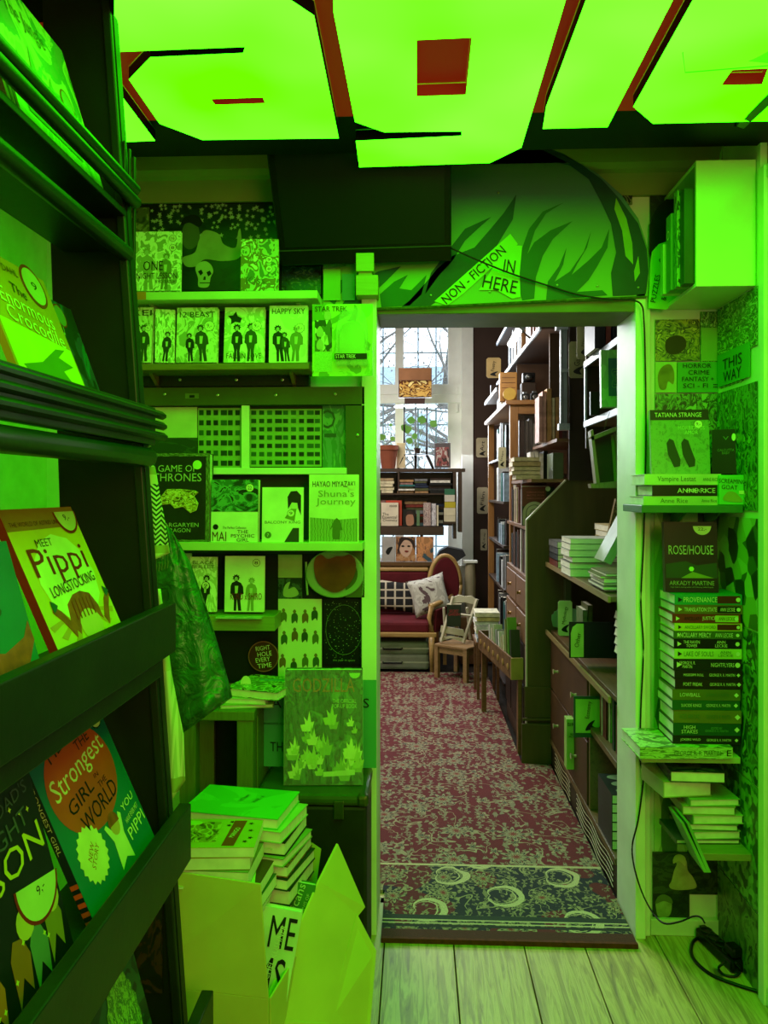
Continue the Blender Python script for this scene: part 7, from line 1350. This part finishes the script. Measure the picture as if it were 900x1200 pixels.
# narrow glazed door
gd = thing('glazed_door', 'narrow open glazed cupboard door with white lit mouldings', 'door', V(661, 505, 4.25)); 
def gp(nm, x0, x1, y0, y1, m_, Y=4.22, th=.03): a = V(x0, y1, Y); b = V(x1, y0, Y); mb = MB(); mb.box(a.x, b.x, Y, Y+th, a.z, b.z); return mb.build(nm, m_, gd, bevel=.002)
gp('stile', 657, 659, 384, 500, PW); gp('stile', 665, 667, 378, 500, DW); gp('pane', 659, 665, 386, 500, mat('#8f9da6', .15, .2), 4.23, .01); gp('cross_rail', 657, 666, 432, 436, PW, 4.215); gp('base_moulding', 655, 668, 496, 504, PW, 4.21, .05); gp('top_moulding', 652, 666, 376, 386, PW, 4.21, .05)
mb = MB(); a = V(667, 0, 4.25); mb.box(a.x, 1.25, 4.25, 4.266, zz_(563, 4.25), 2.75); o = mb.build('dark_board', mat('#2a2014', .6, 0, .15, 4)); tag(o, 'dark board closing the end of the near shelves behind the hanging tags', 'board')
tagcard('olive green tag lettered nature and science hanging high beside the near shelf', 676, 375, 695.5, 421, 3.75, 'Nature &\nScience', mat('#8f8f64', .6)); tagcard('lower olive green tag with an ink drawing half hidden behind the nature tag', 666.5, 400, 688, 443, 3.85, 'Garden', mat('#7f8058', .6))
# magazine trough
M2 = T(.533, 4.35, 0) @ RZ(math.degrees(math.atan(.11/.82)))
tr2 = thing('magazine_trough', 'long carved wooden trough of large books fixed along the drawers', 'rack', (.5, 4.7, .434)); CV = mat('#6a4c2a', .6, 0, .35, 26, .7)
for nm, a, m_ in (('end_board', (0, .07, 0, .014, .434, .556), mat('#8a7a3c', .5)), ('side_board', (0, .012, .0145, .86, .434, .556), CV), ('bottom_board', (.0125, .07, .0145, .86, .434, .446), ME), ('end_board', (0, .07, .8605, .874, .434, .556), ME)): mb = MB(); mb.box(*a, 0, M2); mb.build(nm, m_, tr2)
for k in range(7): mb = MB(); mb.lathe([(.018, 0), (.02, .004), (.01, .007), (.004, .008)], 10, (0, 0, 0), 0, M2 @ T(-.0002, .07+.12*k, .495) @ RYm(-90)); mb.build('carved_rosette', mat('#9a7a44', .5), tr2)
# support leg
mb = MB(); mb.box(.02, .05, .84, .87, .0125, .433, 0, M2); mb.build('leg', ME, tr2); mb = MB(); mb.box(.045, .068, .02, .05, .001, .433, 0, M2); mb.build('leg', ME, tr2)
rnd = random.Random(20); y = .03; 
for k, (t, h, cn, ch_) in enumerate(((.03, .26, 'dark covered green edged', '#26301f'), (.02, .32, 'bright green edged tall', '#5c8a2c'), (.025, .30, 'olive', '#7a7a4c'), (.02, .20, 'cream papered', '#cfc9a9'), (.02, .18, 'buff', '#b5a98a'), (.03, .2, 'white', '#c9cac0'), (.03, .2, 'grey', '#8a8a84'), (.02, .22, 'pale green', '#a9b58f'), (.03, .19, 'cream striped', '#bfb79a'), (.03, .2, 'weathered white', '#c0bfb5'))):
    mb = MB(); M = M2 @ T(.013, y, .4465) @ RXm(-8); mb.box(.0, .053, 0, .002, 0, h, 0, M); mb.box(0, .053, t-.002, t, 0, h, 0, M); mb.box(0, .002, .002, t-.002, 0, h, 0, M); mb.box(.002, .052, .002, t-.002, .001, h-.002, 1, M); o = mb.build('book', [mat(ch_, .5), PAGE]); tag(o, '%s large book %s from the near end of the carved trough' % (cn, ORD[k]), 'book', 'large books in the carved trough'); y += t+.034
stack_z('the pale pile behind the carved trough', xa-.0+.0, xa+.0+.001+.0, 5.2, 5.3, 0, 0) if False else None
pt = thing('low_stool', 'small stool at the far end of the carved trough', 'stool', (.5, 5.6, 0)); mb = MB(); mb.box(.42, .6, 5.48, 5.8, .40, .42); mb.build('seat', ME, pt)
for x in (.43, .57): 
    for yy in (5.49, 5.77): mb = MB(); mb.box(x, x+.02, yy, yy+.02, .001, .399); mb.build('leg', ME, pt)
stack_z('the paper pile on the stool', .43, .59, 5.5, 5.72, .4205, 7, (.025, .035), [('white', '#c9cac4'), ('cream', '#cfc9a9'), ('pale blue', '#8f9fb0'), ('yellow', '#b5a86a')])
# --- near bookcase
NB = wood('#4f3a1e', '#6a5228', 1); NBE = wood('#7a6438', '#8f7a48', 1); nb_ = thing('near_bookcase', 'dark brown bookcase just beyond the doorway on the right', 'bookcase', (1.0, 3.5, 0))
XB = .735
for nm, a, m_ in (('upper_shelf', (.80, 1.29, 2.86, 3.66, 2.085, 2.105), NB), ('upper_shelf', (.80, 1.29, 2.86, 3.66, 1.80, 1.825), NB), ('end_panel', (.80, 1.29, 3.662, 3.68, 1.70, 2.75), DW), ('shelf', (XB-.02, 1.29, 2.86, 4.235, 1.09, 1.11), NB), ('shelf', (XB, 1.29, 2.86, 4.235, .72, .74), NB), ('shelf', (XB, 1.29, 2.86, 3.29, .475, .50), NB), ('plinth_top', (XB-.005, 1.29, 2.86, 4.235, .12, .145), NB), ('plinth', (XB+.005, XB+.03, 2.86, 4.235, .0, .119), mat('#3a2c1a', .6)), ('divider', (XB, 1.28, 3.292, 3.31, .146, .719), NB), ('back_board', (1.275, 1.292, 2.86, 4.24, 0, 2.75), DW), ('near_panel', (.84, 1.27, 2.845, 2.858, 0, 2.75), DW)):
    mb = MB(); mb.box(*a); mb.build(nm, m_, nb_, bevel=.002)
for z, x, y1 in ((2.105, .80, 3.66), (1.825, .80, 3.66)): mb = MB(); mb.box(x-.012, x-.0005, 2.86, y1, z-.028, z+.002); mb.build('pale_shelf_edge', PW, nb_, bevel=.002)
for z in (1.11, .74): mb = MB(); mb.box(XB-.03, XB-.0205, 2.86, 4.235, z-.022, z+.001); mb.build('pale_shelf_edge', NBE, nb_)
mb = MB(); mb.box(.79, .80, 3.64, 3.66, 1.83, 2.076); mb.build('pale_upright', PW, nb_)
for k in range(5):      # scrolled grille lines on the plinth
    mb = MB(); z = .02+.021*k; mb.tube([(XB-.002, 2.9+.05*q, z+.008*math.sin(q*1.1)) for q in range(14)], .002, 5); mb.build('scroll_line', mat('#9a9068', .5), nb_)
    mb = MB(); mb.tube([(XB-.002, 3.7+.05*q, z+.008*math.sin(q*1.1)) for q in range(9)], .002, 5); mb.build('scroll_line', mat('#9a9068', .5), nb_)
# drawers of the far half
for k, (z0, z1) in enumerate(((.15, .42), (.43, .70))):
    mb = MB(); mb.box(XB-.004, XB+.014, 3.33, 4.22, z0, z1); d = mb.build('drawer', mat('#4a3018', .5, 0, .15), nb_, bevel=.003)
    for yy in (3.55, 4.0): mb = MB(); mb.lathe([(.008, 0), (.006, .012), (.014, .026)], 10, (0, 0, 0), 0, T(XB-.004, yy, (z0+z1)/2) @ RYm(-90)); mb.build('knob', mat('#a9a07a', .4), d)
row_x('on the topmost near shelf', V(697, 0, 3.3).x, 1.2, 3.3, 2.1055, .2, (.28, .34), (.012, .028), [('black', '#15151a'), ('white', '#b5b5ac'), ('dark brown', '#33201a'), ('charcoal', '#2c2c2e'), ('brick red', '#6a2c24')])
r, w_, h_ = pstand('bright green patterned frame book standing on the second near shelf', 705, 415, 738, 483, 3.02, .03, art(230, ['#4fa02c', '#5cb534'], 5, 'voronoi'), 4, yaw=-3)
r.location.z = 1.8255; WM[r.name] = T(r.location.x, r.location.y, 1.8255) @ RZ(-3) @ RXm(-4)
shape(r, front(r, w_*.06, h_*.52, -.0006), [(-w_*.3, -h_*.33), (w_*.34, -h_*.33), (w_*.34, h_*.33), (-w_*.3, h_*.33)], mat('#0f5a44', .4), 'cover_panel'); 
for q in (.2, .14, .08): mb = MB(); B = front(r, w_*.08, h_*.5, -.0014); mb.tube([B @ Vector((w_*q*(1+.2*math.cos(5*t))*math.cos(t), h_*q*(1+.2*math.cos(5*t))*math.sin(t), 0)) for t in [k*math.pi/20 for k in range(41)]], .0008, 4); mb.build('printed_curl', mat('#4fa02c', .4), r)
o = pb('small dark framed photograph left of the green frame book', 692, 463, 703, 491, 3.35, .02, mat('#1c1c14', .4), 'picture', 'framed_photo'); o.location.z = 1.8255
# leaning wooden display frame
fb = thing('display_box', 'tilted empty wooden display frame hanging below the second near shelf', 'frame', V(712, 572, 3.2)); FW = wood('#6a5c3c', '#857650', 2)
for nm, P in (('frame_side', [(692, 505), (695, 503), (703, 566), (699, 568)]), ('frame_top', [(692, 512), (722, 500), (722, 505), (694, 516)]), ('frame_side', [(722, 500), (725, 500), (732, 565), (728, 566)]), ('frame_bottom', [(692, 567), (732, 563), (731, 572), (693, 572)])): mb = MB(); mb.prism([V(x, y, 3.1) for x, y in P], (0, .05, 0)); mb.build(nm, FW, fb)
mb = MB(); mb.prism([V(x, y, 3.16) for x, y in [(694, 514), (722, 503), (731, 566), (700, 568)]], (0, .004, 0)); mb.build('backing', mat('#3f3a1c', .6), fb); mb = MB(); mb.prism([V(x, y, 3.15) for x, y in [(716, 510), (722, 508), (728, 564), (720, 565)]], (0, .004, 0)); mb.build('pale_strip', mat('#7a8a3c', .6), fb)
mb = MB(); mb.tube([V(708, 503, 3.12), V(712, 490, 3.1), V(715, 482, 3.08)], .001, 4); mb.build('hanging_wire', mat('#8a8a80', .4, .8), fb)
# shelf at 1.11
z1 = 1.1105
X = lambda px, Y: V(px, 0, Y).x
stack_z('the dark pile, waist high near shelf', .70, .84, 3.9, 4.15, z1, 4, (.03, .036), face='-x', seq=[('brick red', '#6a2a20'), ('dark grey', '#33353a'), ('grey', '#4c4c50'), ('pewter', '#6a6a68')])
stack_z('the bright pile, waist high near shelf', X(669, 3.52), X(669, 3.52)+.22, 3.52, 3.74, z1, 6, (.024, .034), face='+x', pal=[('grey', '#6c6c66'), ('white', '#c9c9c0'), ('dark green', '#24381f')])
stack_z('the thin magazine pile, waist high shelf', .725, .95, 2.98, 3.22, z1, 6, (.008, .018), face='+x', pal=[('grey', '#6c6c66'), ('white', '#c9c9c0'), ('olive', '#6a6a34')], jit=.02)
mb = MB(); M = T(.86, 3.16, z1+.09) @ RYm(28); r = book('white spined book leaning steeply on the near magazines', .035, .24, .17, T(.80, 3.26, z1+.085) @ RYm(28), mat('#a9b5a4', .4))
o = pb('golden brown ornate book standing behind the leaning white book', 712, 586, 737, 632, 3.75, .03, art(233, ['#5c4a2c', '#8f7a4c', '#3a2c1c'], 8, 'fine')); o.rotation_euler = (0, R(12), 0)
stack_z('the yellowed rear pile, waist high shelf', .93, 1.15, 3.8, 4.1, z1, 7, (.03, .034), [('yellow ochre', '#a58c3c'), ('pale yellow', '#b5a45c'), ('cream', '#c9b98a')])
o = pb('green cloth fragment book behind the near jamb on the waist high shelf', 729, 600, 742, 640, 3.4, .03, mat('#3f8a24', .5))
# under it: z .74 to 1.09
row_x('standing behind the mythology tag', X(683, 3.62), X(700, 3.62), 3.62, .7405, .15, (.2, .235), (.018, .026), [('olive', '#5c5c34'), ('grey green', '#6a7a54')])
tagcard('green lit tag lettered mythology standing in the near bookcase', 654, 704, 670.5, 745, 3.85, 'Mythology', mat('#b5c48a', .6))
bb = mb = MB(); a = V(667, 771, 3.38); b = V(700, 729, 3.38); mb.box(a.x, b.x+.1, 3.38, 3.386, a.z, b.z); o = mb.build('divider_board', mat('#0f1c1c', .4)); tag(o, 'dark divider board lettered other across the near bookcase', 'sign')
P = [(669, 770), (669, 742), (671, 735), (676, 731), (684, 731), (684, 770)]; q = MB(); q.prism([V(x, y, 3.378) for x, y in P], (0, .0012, 0)); q.build('paper_label', mat('#a9c46c', .6), o); ptext(o, 'Other', 677, 750, 3.376, 17, 5, INK, 80)
pl = thing('potted_plant', 'small pale succulent in a pot at the far end of the near bookcase', 'plant', (.80, 4.1, .7405)); mb = MB(); mb.lathe([(.03, 0), (.04, .06), (.042, .06), (.03, .055)], 16, (.79, 4.1, .7405)); mb.build('pot', mat('#6a4a34', .6), pl)
for k in range(9): mb = MB(); leafshape(mb, (.79, 4.1, .80), .09, -60+15*k); mb.build('leaf', mat('#6f9a74', .5), pl)
mb = MB(); mb.box(.80, .83, 4.16, 4.22, .7405, 1.02); o = mb.build('picture', mat('#3f4a24', .5)); tag(o, 'tall olive picture frame edge against the olive panel', 'frame')
# tilted pile near
tl = [('grey green', '#6a7a54'), ('dark green', '#24381f'), ('olive', '#5c5c34'), ('forest green', '#1c4a24'), ('pale green', '#8fa86c')]
z = .7415
for k, (cn, ch_) in enumerate(tl):
    x0 = .79; M = T(.92, 3.0, z+.085-.0) @ RYm(14); mb = MB(); t = .03; mb.box(-.14, .1, -.09, .09, 0, .002, 0, M); mb.box(-.14, .1, -.09, .09, t-.002, t, 0, M); mb.box(-.139, .099, -.089, .089, .002, t-.002, 1, M); o = mb.build('book', [mat(ch_, .5), PAGE]); tag(o, '%s book %s in the slanting pile of the near bookcase' % (cn, 'lowest' if k == 0 else ('topmost' if k == 4 else ORD[k]+' from the bottom')), 'book', 'slanting pile in the near bookcase'); z += .034
# z .5 level: books + economy tag, plus upright black book
row_y('on the knee high near shelf', 2.90, 3.24, XB+.02, .5005, .16, (.17, .20), (.022, .035), [('black', '#101210'), ('dark green', '#1f3a24'), ('brown red', '#5c241c'), ('pale green', '#8fa86c')])
eb = MB(); a = V(682, 864, 3.285); b = V(703, 816, 3.285); eb.box(XB-.07, XB+.05, 3.282, 3.288, a.z, b.z); o = eb.build('divider_board', mat('#1c4a34', .4)); tag(o, 'green divider board lettered economy in the lower near bookcase', 'sign'); 
q = MB(); P = [(XB-.062, 0, a.z+.02), (XB-.062, 0, b.z-.012), (XB+.04, 0, b.z-.012), (XB+.04, 0, a.z+.05), (XB+.02, 0, a.z+.02)]; q.prism([Vector((x, 3.2805, z)) for x, _, z in P], (0, .0012, 0)); q.build('paper_label', mat('#8fb854', .6), o)
ptext(o, 'Economy', 690, 832, 3.278, 20, 6, INK, 82); blob(o, [(686, 856), (690, 848), (697, 844), (694, 850), (698, 853), (692, 855)], 3.2785, INK, 'ink_doodle')
o = pb('pale green magazine box reading bird against the near drawers', 664, 843, 679, 902, 3.6, .06, mat('#8fb854', .6), 'magazine file', 'magazine_file'); o.location.z = max(o.location.z, .146); ptext(o, 'BIRD', 671, 849, 3.598, 11, 4, INK); ptext(o, 'PRESS\nARCHIVE', 671, 862, 3.598, 9, 5, INK)
# soft toys and lids on the drawer top -> stand on shelf .74? (far half stands on drawers at .72)
for k, (px, py, s, lab, c) in enumerate(((663, 772, .045, 'pale green lidded tin on the far part of the near bookcase', '#7aa86c'),)):
    mb = MB(); mb.lathe([(s, 0), (s, .07), (s*1.05, .07), (s*1.05, .085), (.01, .09)], 20, (.80, 3.75, .7405)); o = mb.build('tin', mat(c, .4)); tag(o, lab, 'tin')
# bottom shelf: set of boxed novels and green book
zp = .1455; zz = zp
for k in range(6):
    mb = MB(); M = T(.7365, 2.93, zz); t = .034; mb.box(0, .15, 0, .22, 0, .002, 0, M); mb.box(0, .15, 0, .22, t-.002, t, 0, M); mb.box(0, .002, 0, .22, .002, t-.002, 0, M); mb.box(.003, .149, .001, .219, .002, t-.002, 1, M); o = mb.build('book', [mat('#2a3030', .4), PAGE]); pos = 'lowest' if k == 0 else ('topmost' if k == 5 else ORD[k]+' from the bottom'); tag(o, 'charcoal book %s in the pile on the bottom near shelf' % pos, 'book', 'charcoal pile on the bottom near shelf'); zz += t+.0006
    if k == 5:
        for q in range(3): shape_ = MB(); shape_.prism([(.7365+.075+.05*math.cos(a*math.pi/9), 2.97+.07*q+.028*math.sin(a*math.pi/9), zz-.0004) for a in range(18)], (0, 0, .0006)); shape_.build('printed_oval', mat('#8fa88a', .5), o)
r = pb('green and white book reading to the standing before the charcoal pile', 728, 921, 748, 976, 2.875, .012, mat('#2f7a3c', .4)); r.location.z = .1456; ptext(r, 'To\nTo', 735, 934, 2.873, 9, 12, CREAM)
# dark green things: mythology top etc
# duplicate label check
dup = {k: v for k, v in LABELS.items() if len(v) > 1}
for k in LABELS:
    if len(k.replace('-', ' ').split()) > 16: print('LONG', k)
for k, v in dup.items(): print('DUP', k, v)
print('things', len(LABELS))
